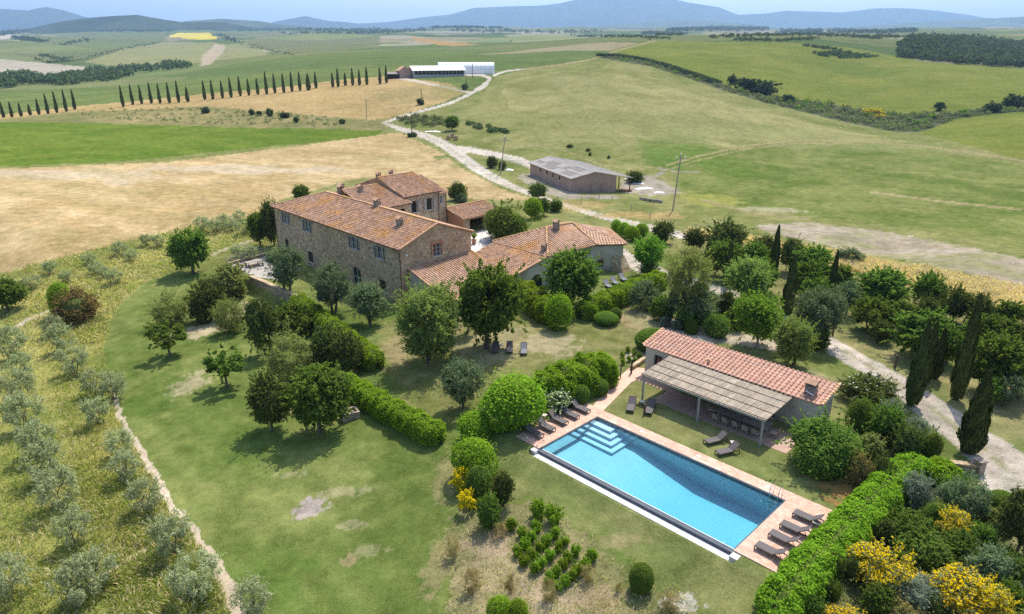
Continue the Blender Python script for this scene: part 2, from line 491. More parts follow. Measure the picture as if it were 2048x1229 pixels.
def _u(x):
    return np.log(np.maximum(x, 5.0))
ctl, val = [], []
for x, y, z in NEAR:
    ctl.append((x / y * 2.2, math.log(y)))
    val.append(z / y)
for px, py, d in FAR:
    ux, fy, dz = ray(px, py)
    z = CAM_H + dz / fy * d
    ctl.append((ux / fy * 2.2, math.log(d)))
    val.append(z / d)
for a in (-2.8, -1.9, -1.15, -0.95, 0.95, 1.15, 1.9, 2.8):                       # the land goes on past both sides of the frame
    src = -0.68 if a < 0 else 0.68
    for (cx_, ly), v_ in list(zip(ctl[len(NEAR):], val[len(NEAR):])):
        if abs(cx_ / 2.2 - src) < 0.06 and a * src > 0:
            ctl.append((a * 2.2, ly))
            val.append(v_)
ctl, val = np.array(ctl), np.array(val)

def tps(r2):
    return 0.5 * r2 * np.log(r2 + 1e-9)
n_ = len(ctl)
K = tps(((ctl[:, None] - ctl[None]) ** 2).sum(-1)) + 0.004 * np.eye(n_)
Pm = np.c_[np.ones(n_), ctl]
Amat = np.block([[K, Pm], [Pm.T, np.zeros((3, 3))]])
sol = np.linalg.solve(Amat, np.r_[val, np.zeros(3)])

GA = np.unique(np.r_[np.linspace(-2.8, -1.25, 60), np.linspace(1.25, 2.8, 60), np.linspace(-1.25, -0.74, 90), np.linspace(-0.74, 0.74, 680), np.linspace(0.74, 1.25, 90)])
rows = [17.0]
while rows[-1] < 5200:
    y = rows[-1]
    th = math.atan2(CAM_H, y)                               # step = about 1.5 picture rows on level ground, at most 1 % of the distance
    step = 3.0 / FOC * (y * y + CAM_H ** 2) / CAM_H
    rows.append(y + min(step, 0.0105 * y + 0.1))
GY = np.array(rows)
AA, YY = np.meshgrid(GA, GY, indexing='ij')
XX = AA * YY
def tps_eval(a, ly):
    out = np.zeros(a.shape)
    q = np.stack([a.ravel() * 2.2, ly.ravel()], 1)
    res = sol[n_] + q @ sol[n_ + 1:]
    for i0 in range(0, len(q), 40000):
        d2 = ((q[i0:i0 + 40000, None] - ctl[None]) ** 2).sum(-1)
        res[i0:i0 + 40000] += tps(d2) @ sol[:n_]
    return res.reshape(a.shape)
# the surface is smooth, so it is solved on every 5th line and filled in between
ia = np.unique(np.r_[np.arange(0, len(GA), 5), len(GA) - 1])
iy = np.unique(np.r_[np.arange(0, len(GY), 5), len(GY) - 1])
coarse = tps_eval(AA[np.ix_(ia, iy)], np.log(YY[np.ix_(ia, iy)]))
tmp = np.array([np.interp(GA, GA[ia], coarse[:, j]) for j in range(len(iy))]).T
lg = np.log(GY)
ZZ = np.array([np.interp(lg, lg[iy], tmp[i]) for i in range(len(GA))]) * YY
# bank that falls away below the house terrace wall and the garden hedges
W0, W1, W2 = np.array([-37.5, 84.0]), np.array([-26.5, 76.0]), np.array([-11.0, 52.0])
def seg_side(x, y, a, b):
    d = (b - a) / np.linalg.norm(b - a)
    t = (x - a[0]) * d[0] + (y - a[1]) * d[1]
    s = (x - a[0]) * d[1] - (y - a[1]) * d[0]
    return t, s, np.linalg.norm(b - a)
ZZ += 0.18 * (fbm(XX / 7, YY / 7, 3, 3) - .5) * np.clip((YY - 20) / 30, 0, 1) * (YY < 400)
ZZ += np.clip((YY - 190) / 120, 0, 1) * np.clip((900 - YY) / 300, 0, 1) * np.clip((XX / YY - .02) * 12, 0, 1) * 4.6 * (fbm(XX / 120 + 4, YY / 120, 14, 2) - .5)
ZZ += np.clip((YY - 700) / 2500, 0, 1) * 42 * (fbm(XX / 420, YY / 420, 9, 4) - .5)

def col_z(a):
    j = np.clip(np.searchsorted(GA, a) - 1, 0, len(GA) - 2)
    w = min(max((a - GA[j]) / (GA[j + 1] - GA[j]), 0), 1)
    return ZZ[j] * (1 - w) + ZZ[j + 1] * w

def ground(x, y):
    return float(np.interp(y, GY, col_z(x / y)))

def at(px, py, dz=0.0):
    """Point of the ground seen at a place of the photograph (dz: a level that far above the ground)."""
    ux, fy, d3 = ray(px, py)
    a, T = ux / fy, d3 / fy
    z = col_z(a) + dz
    g = CAM_H + T * GY - z
    k = np.nonzero(g <= 0)[0]
    if len(k) == 0 or k[0] == 0:
        j = int(np.argmin(np.abs(g)))
        return Vector((a * GY[j], GY[j], z[j]))
    j = k[0]
    w = g[j - 1] / (g[j - 1] - g[j])
    y = GY[j - 1] + w * (GY[j] - GY[j - 1])
    return Vector((a * y, y, z[j - 1] + w * (z[j] - z[j - 1])))

def on_level(px, py, z):
    ux, fy, d3 = ray(px, py)
    t = (z - CAM_H) / d3
    return Vector((ux * t, fy * t, z))

def proj(x, y, z):
    z = z - CAM_H
    d = y * CP - z * SP
    return CX + FOC * x / d, CY - FOC * (y * SP + z * CP) / d, d

# house frame: origin at the front corner of the main house, u along its long wall, v along its gable
HO = np.array([-14.4, 86.1])
HU = np.array([-0.6796, 0.7336])
HV = np.array([0.6746, 0.7381])
def H(u, v, z):
    p = HO + u * HU + v * HV
    return Vector((p[0], p[1], z))

# pool frame: origin at the far corner, e along the long side, w across
PO = np.array([7.53, 53.71])
PE = np.array([math.cos(math.radians(-45.35)), math.sin(math.radians(-45.35))])
PW = np.array([-math.cos(math.radians(44.65)), -math.sin(math.radians(44.65))])
def Pp(e, w, z=0.0):
    p = PO + e * PE + w * PW
    return Vector((p[0], p[1], z))

# level platforms: pool terrace, pool house, terrace of the house
def platform(poly, z, soft):
    global ZZ
    poly = np.array(poly)
    d = np.full(XX.shape, 1e9)
    ins = np.zeros(XX.shape, bool)
    near = (YY < 140)
    x, y = XX[near], YY[near]
    dd = np.full(x.shape, 1e9)
    inside = np.zeros(x.shape, bool)
    for i in range(len(poly)):
        a, b = poly[i], poly[(i + 1) % len(poly)]
        e = b - a
        t = np.clip(((x - a[0]) * e[0] + (y - a[1]) * e[1]) / (e @ e), 0, 1)
        dd = np.minimum(dd, np.hypot(x - a[0] - t * e[0], y - a[1] - t * e[1]))
        c = (a[1] > y) != (b[1] > y)
        with np.errstate(divide='ignore', invalid='ignore'):
            xi = a[0] + (y - a[1]) * e[0] / (e[1] if e[1] else 1e-9)
        inside ^= c & (x < xi)
    w = np.where(inside, 1.0, np.clip(1 - dd / soft, 0, 1))
    w = w * w * (3 - 2 * w)
    ZZ[near] = ZZ[near] * (1 - w) + z * w
platform([tuple(Pp(*q)[:2]) for q in ((-3.2, -8.5), (22.5, -8.5), (22.5, 7.4), (-3.2, 7.4))], 0.0, 2.5)
platform([tuple(Pp(*q)[:2]) for q in ((-0.3, -0.3), (17.3, -0.3), (17.3, 8.0), (-0.3, 8.0))], -2.6, 0.35)
TERR = [tuple(on_level(*q, -1.35)[:2]) for q in ((455, 527), (530, 506), (575, 500), (640, 600), (760, 640), (700, 660), (612, 604), (504, 558))]
platform(TERR, -1.4, 0.8)
platform([tuple(H(*q, 0)[:2]) for q in ((-3, 12.0), (23, 12.0), (28, 26), (28, 38), (5, 37), (-16, 37), (-18, 30), (-13, 17), (-3, 16))], -0.1, 3.0)
# ------------------------------------------------------------------ what covers the ground
def dens(poly, step=28):
    out = []
    for i in range(len(poly)):
        a, b = poly[i], poly[(i + 1) % len(poly)]
        k = max(1, int(math.hypot(b[0] - a[0], b[1] - a[1]) / step))
        out += [(a[0] + (b[0] - a[0]) * j / k, a[1] + (b[1] - a[1]) * j / k) for j in range(k)]
    return out

def ribbon(line):
    """Polygon of a road or path from (column, row, width) points."""
    L, Rr = [], []
    for i, (x, y, w) in enumerate(line):
        a, b = line[max(i - 1, 0)], line[min(i + 1, len(line) - 1)]
        dx, dy = b[0] - a[0], b[1] - a[1]
        n = math.hypot(dx, dy)
        L.append((x - dy / n * w / 2, y + dx / n * w / 2))
        Rr.append((x + dy / n * w / 2, y - dx / n * w / 2))
    return L + Rr[::-1]

jx = (fbm(XX / 1.3, YY / 1.3, 21, 3) - .5)
jy = (fbm(XX / 1.3, YY / 1.3, 22, 3) - .5)
def inside(poly_px, jit=1.0, step=28, lo=0, hi=1e9):
    w = np.array([tuple(at(*q)[:2]) for q in dens(poly_px, step)])
    sel = (YY > max(w[:, 1].min() - 3, lo)) & (YY < min(w[:, 1].max() + 3, hi)) & (XX > w[:, 0].min() - 3) & (XX < w[:, 0].max() + 3)
    x = XX[sel] + jx[sel] * jit
    y = YY[sel] + jy[sel] * jit
    ins = np.zeros(x.shape, bool)
    for i in range(len(w)):
        a, b = w[i], w[(i + 1) % len(w)]
        if a[1] == b[1]:
            continue
        c = (a[1] > y) != (b[1] > y)
        ins ^= c & (x < a[0] + (y - a[1]) * (b[0] - a[0]) / (b[1] - a[1]))
    out = np.zeros(XX.shape, bool)
    out[sel] = ins
    return out

KINDS_ = ['lawn', 'pasture', 'far_fields', 'stubble_field', 'green_field', 'rough_bank', 'ridge_field', 'dry_field', 'tall_grass_meadow',
          'gravel_drive', 'dirt_road', 'footpath', 'hill_field', 'scrub_ground', 'garden_soil', 'wheat_field', 'barn_yard', 'yellow_field', 'orchard_grass', 'dry_soil']
KI = {k: i for i, k in enumerate(KINDS_)}
CLS = np.full(XX.shape, KI['lawn'])
CLS[(YY > 106)] = KI['pasture']
CLS[(YY > 330) & (XX / YY < 0.02 + (YY - 330) / 2500)] = KI['ridge_field']
CLS[YY > 640] = KI['far_fields']

def put(name, poly, jit=1.0, **kw):
    CLS[inside(poly, jit, **kw)] = KI[name]

put('hill_field', [(1225, 118), (1300, 132), (1420, 162), (1500, 190), (1580, 200), (1700, 218), (1850, 228), (2048, 208), (2400, 190), (2400, 128), (2048, 138), (1850, 124), (1700, 96), (1560, 85), (1420, 84), (1300, 82), (1225, 100)], 3, lo=380, hi=930)
put('hill_field', [(1830, 262), (1900, 238), (2048, 224), (2400, 205), (2400, 330), (2048, 322), (1960, 298), (1870, 275)], 2)
put('pasture', [(770, 250), (950, 190), (990, 155), (1050, 139), (1190, 119), (1260, 122), (1420, 166), (1520, 205), (1520, 330), (900, 330)], 2, lo=200, hi=680)
put('rough_bank', [(-500, 245), (0, 232), (150, 216), (250, 206), (420, 195), (560, 200), (700, 212), (820, 222), (790, 240), (770, 262), (640, 260), (480, 256), (300, 250), (150, 246), (0, 244), (-500, 256)], 3)
put('ridge_field', [(-500, 215), (0, 226), (150, 208), (400, 190), (560, 174), (770, 152), (790, 140), (0, 150)], 2, lo=395, hi=640)
put('dry_field', [(-500, 246), (0, 230), (100, 219), (150, 213), (250, 205), (400, 189), (560, 175), (700, 158), (780, 152), (900, 168), (930, 186), (890, 204), (800, 232), (740, 240), (640, 232), (520, 222), (420, 214), (330, 217), (230, 221), (120, 226), (0, 239)], 2.5)
put('stubble_field', [(-650, 350), (0, 338), (330, 325), (600, 292), (750, 270), (800, 266), (870, 298), (930, 340), (1000, 377), (1075, 402), (1000, 400), (900, 396), (820, 352), (700, 360), (560, 400), (520, 424), (480, 440), (400, 452), (270, 480), (120, 520), (0, 552), (-650, 650)], 2)
put('green_field', [(-600, 258), (0, 245), (150, 246), (300, 250), (480, 256), (640, 258), (768, 263), (750, 272), (640, 285), (500, 297), (330, 315), (200, 326), (0, 333), (-600, 345)], 2)
put('wheat_field', [(1375, 458), (1500, 478), (1640, 500), (1760, 522), (2048, 575), (2500, 660), (2500, 760), (2048, 650), (1900, 596), (1780, 565), (1660, 535), (1500, 500), (1400, 475)], 1.5)
put('dry_soil', [(1500, 452), (1590, 446), (1640, 448), (1760, 462), (1900, 487), (2048, 520), (2500, 600), (2500, 660), (2048, 574), (1900, 540), (1760, 512), (1640, 490), (1560, 470)], 3)
put('orchard_grass', [(1640, 690), (1500, 590), (1420, 560), (1380, 480), (1500, 490), (1660, 530), (1800, 575), (1920, 610), (2048, 655), (2500, 780), (2500, 1150), (2200, 1010), (2048, 905), (1980, 868), (1860, 792), (1740, 722)], 1)
put('scrub_ground', [(1195, 108), (1260, 118), (1330, 132), (1420, 160), (1500, 188), (1560, 196), (1650, 206), (1720, 220), (1800, 228), (1900, 228), (2048, 206), (2400, 190), (2400, 215), (2048, 224), (1920, 236), (1850, 262), (1800, 266), (1700, 247), (1600, 223), (1520, 203), (1440, 180), (1380, 158), (1300, 133), (1200, 117)], 2)
put('tall_grass_meadow', [(560, 405), (540, 492), (470, 503), (380, 532), (300, 562), (245, 602), (216, 650), (208, 700), (222, 770), (232, 830), (268, 890), (298, 940), (322, 985), (385, 1080), (415, 1120), (450, 1190), (478, 1260), (500, 1500), (-1200, 1500), (-1200, 700), (-650, 645), (0, 548), (120, 518), (270, 480), (400, 452), (480, 440)], 0.8)
put('garden_soil', [(880, 1075), (915, 1010), (960, 985), (1005, 1010), (1060, 1010), (1150, 1050), (1240, 1120), (1310, 1165), (1350, 1165), (1400, 1240), (1430, 1500), (930, 1500), (890, 1140)], 2.2)
put('garden_soil', [(1560, 1300), (1590, 1180), (1740, 1010), (1830, 940), (1960, 975), (2060, 1010), (2300, 1120), (2300, 1500), (1560, 1500)], 1.0)
put('dry_soil', [(1245, 635), (1300, 620), (1350, 640), (1470, 660), (1500, 672), (1400, 675), (1330, 668), (1270, 650)], 1.5)
put('barn_yard', [(1030, 352), (1060, 345), (1150, 388), (1235, 392), (1240, 398), (1130, 398), (1080, 385)], 1.5)
put('barn_yard', [(1240, 360), (1300, 350), (1340, 372), (1370, 388), (1300, 392), (1245, 386)], 2)
put('footpath', ribbon([(222, 760, 7), (236, 830, 11), (272, 890, 15), (302, 940, 16), (328, 985, 16), (390, 1075, 18), (425, 1120, 26), (462, 1190, 30), (490, 1260, 34), (520, 1400, 40)]), 0.7, step=12)
put('footpath', ribbon([(-60, 740, 8), (10, 668, 8), (50, 642, 7), (110, 620, 5)]), 0.4, step=12)
put('footpath', ribbon([(420, 512, 5), (450, 500, 5), (500, 484, 5), (540, 470, 4)]), 0.4, step=12)
put('footpath', ribbon([(190, 1160, 7), (240, 1130, 7), (292, 1100, 6)]), 0.4, step=12)
put('dirt_road', ribbon([(1385, 478, 13), (1330, 462, 13), (1280, 452, 13), (1230, 440, 11), (1170, 424, 8), (1110, 404, 8), (1040, 380, 10), (990, 358, 15), (950, 334, 19), (915, 308, 21), (880, 285, 17), (850, 272, 12), (800, 258, 9), (768, 246, 10), (800, 235, 6), (850, 221, 5), (900, 207, 5), (940, 189, 6), (970, 170, 9), (981, 157, 8), (965, 151, 5), (930, 150, 4)]), 0.12, step=10)
put('dirt_road', ribbon([(945, 187, 6), (920, 181, 5), (880, 173, 4), (840, 164, 4), (788, 155, 4)]), 0.4, step=10)
put('dirt_road', ribbon([(900, 298, 16), (940, 300, 12), (1000, 312, 12), (1040, 322, 14), (1075, 335, 14)]), 0.5, step=10)
put('barn_yard', ribbon([(1312, 352, 8), (1326, 345, 9), (1316, 338, 6), (1350, 343, 3), (1400, 345, 2)]), 0.5, step=10)
put('dirt_road', ribbon([(985, 152, 5), (1010, 143, 3), (1050, 138, 2)]), 0.5, step=10)
put('gravel_drive', ribbon([(1700, 716, 30), (1640, 682, 22), (1570, 640, 16), (1490, 598, 16), (1430, 578, 16), (1340, 552, 18), (1275, 532, 26), (1235, 505, 26), (1170, 470, 14)]), 0.5, step=10)
put('gravel_drive', [(1625, 672), (1652, 668), (1720, 705), (1800, 750), (1870, 792), (1985, 868), (2060, 916), (2500, 1180), (2500, 1330), (2100, 1030), (2048, 990), (1960, 978), (1958, 940), (1915, 895), (1860, 850), (1790, 790), (1720, 742), (1650, 704)], 0.5)
put('footpath', ribbon([(1250, 716, 14), (1330, 690, 16), (1400, 680, 18), (1470, 678, 20), (1550, 692, 22), (1640, 700, 18)]), 0.5, step=12)
put('yellow_field', [(338, 72), (360, 66), (420, 66), (435, 78), (400, 80), (365, 77)], 10)

# ---- tones (base colours of the ground cover itself)
tone = {'lawn': ((.110, .150, .034), (.192, .212, .062)), 'pasture': ((.165, .182, .052), (.258, .245, .092)), 'far_fields': ((.14, .17, .05), (.2, .21, .09)),
        'stubble_field': ((.395, .280, .130), (.520, .390, .205)), 'green_field': ((.095, .150, .020), (.145, .185, .030)), 'rough_bank': ((.150, .160, .055), (.300, .240, .105)),
        'ridge_field': ((.105, .145, .042), (.160, .190, .060)), 'dry_field': ((.340, .245, .100), (.470, .330, .150)), 'tall_grass_meadow': ((.165, .190, .045), (.340, .305, .100)),
        'gravel_drive': ((.430, .365, .285), (.530, .465, .375)), 'dirt_road': ((.480, .410, .320), (.570, .500, .400)), 'footpath': ((.400, .330, .225), (.520, .440, .320)),
        'hill_field': ((.150, .180, .034), (.205, .210, .045)), 'scrub_ground': ((.075, .090, .045), (.130, .140, .070)), 'garden_soil': ((.145, .160, .055), (.300, .250, .130)),
        'wheat_field': ((.400, .280, .120), (.540, .410, .215)), 'barn_yard': ((.26, .23, .15), (.36, .31, .23)), 'yellow_field': ((.58, .46, .06), (.62, .50, .09)),
        'orchard_grass': ((.150, .175, .052), (.290, .250, .110)), 'dry_soil': ((.330, .270, .180), (.420, .350, .250))}
TA = np.array([tone[k][0] for k in KINDS_])
TB = np.array([tone[k][1] for k in KINDS_])
n1 = fbm(XX / 9, YY / 9, 1, 5)
n2 = fbm(XX / 1.7, YY / 1.7, 2, 4)
n3 = fbm(XX / 45, YY / 45, 4, 5)
far = np.clip((YY - 120) / 250, 0, 1)
f = np.clip((np.where(far > 0, n1 * (1 - far) + (n3 * .7 + n1 * .3) * far, n1) - .5) * 3.0 + .5 + (n2 - .5) * 1.25 * (1 - far), 0, 1)
# mowing and drilling lines that follow each field
def lines(ax, ay, period, amp, wob=0.0):
    s = (XX * ax + YY * ay + wob * (fbm(XX / 60, YY / 60, 31, 2) - .5)) / period
    return amp * np.sin(2 * math.pi * s)
ul = np.array([PW[0], PW[1]])
f += np.where(CLS == KI['lawn'], lines(ul[0], ul[1], 2.3, .13, .6) * (YY < 70) + lines(.8, .5, 2.0, .06, 4) * (YY >= 70), 0)
f += np.where(CLS == KI['pasture'], lines(.93, -.30, 13, .15, 70) + lines(.97, -.2, 47, .15, 90), 0)
f += np.where(CLS == KI['hill_field'], lines(.2, 1, 17, .07, 40), 0)
f += np.where(CLS == KI['green_field'], lines(.25, 1, 16, .10, 25), 0)
f += np.where(CLS == KI['ridge_field'], lines(.1, 1, 34, .14, 60), 0)
f += np.where(CLS == KI['stubble_field'], lines(.40, .92, 11, .12, 22) + lines(.40, .92, 4.1, .07, 9), 0)
f += np.where(CLS == KI['dry_field'], lines(.3, 1, 9, .10, 20), 0)
f = np.clip(f, 0, 1)[..., None]
C = TA[CLS] * (1 - f) + TB[CLS] * f

def blotch(cx, cy, rx, ry, col, amt, seed=0, sharp=4.5, only=None, rot=0.0):
    """A patch of another tone (bare soil, straw, wetter grass) at its place on the ground."""
    p = at(cx, cy)
    q = at(cx + rx, cy)
    r_ = at(cx, cy - ry)
    ax, ay = max((q - p).length, .3), max((r_ - p).length, .3)
    sel = (np.abs(XX - p.x) < 2.2 * (ax + ay)) & (np.abs(YY - p.y) < 2.2 * (ax + ay))
    x, y = XX[sel] - p.x, YY[sel] - p.y
    c_, s_ = math.cos(rot), math.sin(rot)
    x, y = x * c_ + y * s_, -x * s_ + y * c_
    e = np.sqrt((x / ax) ** 2 + (y / ay) ** 2) + (fbm(XX[sel] / (ax * .35), YY[sel] / (ax * .35), 50 + seed, 5) - .5) * 1.5 + (fbm(XX[sel] / .45, YY[sel] / .45, 90 + seed, 3) - .5) * .9 * (p.y < 110)
    w = np.clip((1 - e) * sharp, 0, 1) * amt
    if only:
        w = w * np.isin(CLS[sel], [KI[k] for k in only])
    C[sel] = C[sel] * (1 - w[:, None]) + np.array(col) * w[:, None]

def tint(poly, a, b, jit=2.0, lo=0, hi=1e9, only=None, soft=.8):
    k = inside(poly, jit, lo=lo, hi=hi)
    if only:
        k &= np.isin(CLS, [KI[c] for c in only])
    C[k] = C[k] * (1 - soft) + (np.array(a) * (1 - f[k]) + np.array(b) * f[k]) * soft
tint([(1560, 1300), (1590, 1180), (1740, 1010), (1830, 940), (1930, 975), (1990, 1030), (2020, 1090), (2200, 1300)], (.055, .080, .024), (.12, .135, .05), 1.0, only=['garden_soil'], soft=.9)
# mown drier grass round the pool and on the upper lawn
tint([(900, 1000), (985, 880), (1080, 800), (1250, 700), (1480, 690), (1700, 760), (1990, 980), (1700, 1010), (1545, 1145), (1480, 1260), (1330, 1180), (1240, 1100), (1060, 990)], (.155, .175, .055), (.235, .225, .085), 2.5, only=['lawn'])
tint([(760, 640), (1000, 620), (1240, 600), (1340, 650), (1230, 720), (1080, 760), (960, 830), (860, 860), (780, 760)], (.16, .165, .05), (.27, .235, .10), 3, only=['lawn'])
# hill shading put into the pasture colour: greener lower flank darkened, shoulder lightened
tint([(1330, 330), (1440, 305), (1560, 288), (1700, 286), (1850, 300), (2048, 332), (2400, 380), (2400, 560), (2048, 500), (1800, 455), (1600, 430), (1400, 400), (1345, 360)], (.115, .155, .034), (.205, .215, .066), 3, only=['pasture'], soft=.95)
tint([(1000, 165), (1130, 140), (1250, 150), (1480, 215), (1700, 262), (1830, 285), (1700, 282), (1540, 286), (1400, 300), (1300, 290), (1150, 230), (1020, 220)], (.20, .200, .065), (.33, .30, .125), 6, only=['pasture'], soft=.85)  # sunlit look of the upper slope painted into the grass colour
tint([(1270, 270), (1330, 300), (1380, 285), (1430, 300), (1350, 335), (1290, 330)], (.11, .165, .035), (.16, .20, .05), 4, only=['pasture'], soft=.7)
straw, soil, grey, lush, dark = (.44, .36, .225), (.36, .26, .15), (.36, .30, .255), (.075, .135, .022), (.10, .12, .04)
for i, b in enumerate([(618, 1015, 34, 20, grey, .95), (410, 660, 38, 16, straw, .9), (455, 640, 30, 10, straw, .7), (385, 765, 34, 22, straw, .6), (500, 612, 26, 10, straw, .8),
                       (360, 670, 14, 8, soil, .7), (690, 985, 50, 10, straw, .35), (740, 1100, 34, 12, straw, .3), (580, 950, 30, 8, straw, .35), (700, 1120, 20, 14, soil, .5),
                       (700, 1050, 30, 9, straw, .4), (980, 690, 90, 34, straw, .35), (1100, 690, 60, 22, straw, .55), (1280, 640, 60, 20, soil, .7), (870, 660, 60, 26, soil, .4),
                       (800, 700, 40, 30, soil, .45), (1690, 985, 46, 26, (.36, .19, .07), .75), (1640, 960, 40, 16, (.33, .2, .09), .5), (560, 810, 40, 20, soil, .5), (1500, 730, 60, 20, soil, .35),
                       (1620, 760, 60, 16, straw, .3), (900, 950, 30, 50, soil, .35), (1240, 1080, 50, 14, soil, .35), (870, 1140, 24, 60, soil, .4), (1370, 1205, 44, 18, (.5, .46, .38), .8),
                       (1190, 1200, 60, 30, soil, .6), (980, 1090, 60, 30, (.36, .27, .18), .7), (1100, 1180, 70, 40, (.35, .28, .19), .55), (560, 1150, 80, 60, lush, .35), (520, 900, 90, 60, lush, .3), (300, 800, 50, 60, lush, .3)]):
    blotch(*b, seed=i, only=['lawn', 'garden_soil', 'dry_soil'])
for i, b in enumerate([(880, 316, 16, 5, lush, .8), (915, 332, 20, 5, lush, .5), (1390, 300, 60, 40, (.11, .17, .03), .6), (1330, 320, 30, 18, (.10, .17, .03), .6), (1250, 230, 160, 50, (.26, .25, .1), .45),
                       (1600, 275, 170, 20, (.26, .26, .1), .5),  (1150, 170, 80, 16, (.28, .26, .11), .4), (1420, 400, 60, 14, (.33, .31, .08), .6),
                       (1550, 420, 70, 5, (.4, .36, .22), .7), (1000, 330, 40, 18, lush, .4), (850, 245, 50, 8, lush, .6), (900, 180, 40, 14, (.2, .2, .06), .5), (1150, 410, 80, 10, (.4, .28, .12), .6),
                       (1260, 432, 130, 7, (.42, .29, .12), .75), (1420, 470, 60, 8, (.42, .3, .13), .7), (660, 190, 90, 16, (.42, .29, .12), .5), (820, 190, 70, 18, (.28, .23, .10), .55), (500, 340, 190, 10, (.52, .43, .3), .6), (150, 350, 250, 12, (.50, .41, .28), .6),
                       (330, 385, 200, 10, (.36, .28, .11), .4), (760, 320, 70, 10, (.38, .30, .13), .4), (960, 410, 60, 12, (.2, .2, .07), .6), (250, 420, 260, 9, (.42, .29, .11), .4)]):
    blotch(*b, seed=60 + i)
k = (CLS == KI['dry_soil']) & (YY > 75)                    # the bare strip is half grown over
w_ = np.clip((fbm(XX / 7, YY / 3.5, 130, 5) - .47) * 7, 0, 1)[..., None]
C[k] = C[k] * (1 - .75 * w_[k]) + np.array((.27, .26, .11)) * .75 * w_[k]
k = (CLS == KI['stubble_field'])
w_ = np.clip((fbm((XX * .92 - YY * .4) / 60, (XX * .4 + YY * .92) / 7, 131, 5) - .5) * 6, 0, 1)[..., None]
C[k] = C[k] * (1 - .45 * w_[k]) + np.array((.33, .25, .10)) * .45 * w_[k]
# patchwork of far fields
fs = CLS == KI['far_fields']
sx = rng.uniform(-4200, 4200, 420)
sy = 640 + (rng.random(420) ** 1.5) * 4600
pal = np.array([(.125, .160, .050), (.165, .180, .070), (.26, .22, .12), (.10, .135, .045), (.30, .27, .17), (.14, .17, .06), (.20, .20, .085), (.115, .15, .05)])
pc = pal[rng.integers(0, len(pal), 420)] * rng.uniform(.85, 1.15, (420, 1))
fx = XX[fs] + 160 * (fbm(XX[fs] / 300, YY[fs] / 300, 77, 3) - .5)
fy_ = YY[fs] + 160 * (fbm(XX[fs] / 300, YY[fs] / 300, 78, 3) - .5)
best = np.full(fx.shape, 1e18)
bi = np.zeros(fx.shape, int)
for k in range(420):
    d = (fx - sx[k]) ** 2 * .5 + (fy_ - sy[k]) ** 2
    m_ = d < best
    best[m_] = d[m_]
    bi[m_] = k
C[fs] = pc[bi] * (0.85 + .3 * n3[fs])[:, None]
for i, (poly, col) in enumerate([([(-300, 118), (0, 118), (120, 130), (230, 138), (180, 150), (0, 150), (-300, 150)], (.38, .33, .24)),
                                 ([(330, 84), (430, 86), (520, 98), (540, 110), (430, 122), (280, 140), (170, 125), (230, 105)], (.25, .24, .10)),
                                 ([(430, 88), (450, 92), (420, 130), (400, 133), (405, 110)], (.40, .32, .21)),
                                 ([(820, 74), (870, 80), (960, 90), (900, 93), (840, 84)], (.38, .24, .09)),
                                 ([(0, 88), (170, 62), (330, 66), (330, 80), (200, 105), (0, 108)], (.15, .17, .06)),
                                 ([(540, 68), (760, 70), (760, 95), (560, 108), (480, 84)], (.17, .175, .075)),
                                 ([(0, 66), (30, 66), (20, 78), (0, 80)], (.46, .40, .30)),
                                 ([(1010, 70), (1160, 66), (1210, 74), (1100, 82), (1020, 86)], (.26, .26, .13)),
                                 ([(338, 72), (360, 66), (420, 66), (435, 78), (400, 80), (365, 77)], (.60, .48, .06))]):
    k = inside(poly, 12, lo=640)
    C[k] = np.array(col) * (.85 + .3 * n3[k])[:, None]
for line in ([(1050, 138, 3), (1120, 130, 3), (1185, 119, 3), (1240, 100, 3), (1310, 82, 3)], [(1330, 332, 3), (1400, 312, 3), (1500, 291, 3), (1600, 281, 3), (1720, 283, 3), (1850, 293, 3), (2048, 322, 3)], [(1335, 340, 2), (1400, 320, 2), (1500, 297, 2), (1600, 287, 2), (1720, 289, 2)], [(1000, 295, 3), (1100, 290, 2), (1200, 330, 2), (1290, 340, 2)],
             [(1400, 400, 4), (1500, 425, 4), (1620, 440, 5)], [(1740, 385, 4), (1900, 405, 4), (2048, 420, 4)]):
    k = inside(ribbon(line), .8, step=14)
    C[k] = np.array((.33, .27, .13)) * (.75 + .4 * n2[k])[:, None]
k = inside(ribbon([(1668, 690, 6), (1730, 727, 8), (1800, 772, 9), (1870, 820, 10), (1930, 868, 12), (2000, 925, 14), (2080, 990, 16)]), .5, step=12) & (CLS == KI['gravel_drive'])
w_ = np.clip((fbm(XX / .9, YY / .9, 140, 4) - .38) * 4, 0, .75)[..., None]
C[k] = C[k] * (1 - w_[k]) + np.array((.26, .24, .12)) * w_[k]
k = inside(ribbon([(1300, 456, 2), (1230, 440, 2), (1170, 424, 2)]), .2, step=12) | inside(ribbon([(1040, 380, 3), (990, 358, 4), (950, 334, 5), (915, 308, 5), (880, 285, 4), (850, 272, 3)]), .3, step=12)
w_ = np.clip((fbm(XX / 1.6, YY / 1.6, 141, 4) - .40) * 4, 0, .6)[..., None]
C[k] = C[k] * (1 - w_[k]) + np.array((.33, .29, .16)) * w_[k]
# wheel ruts along the gravel
g_ = CLS == KI['gravel_drive']
C[g_] *= (.9 + .22 * fbm(XX[g_] / .7, YY[g_] / .7, 90, 3))[:, None]

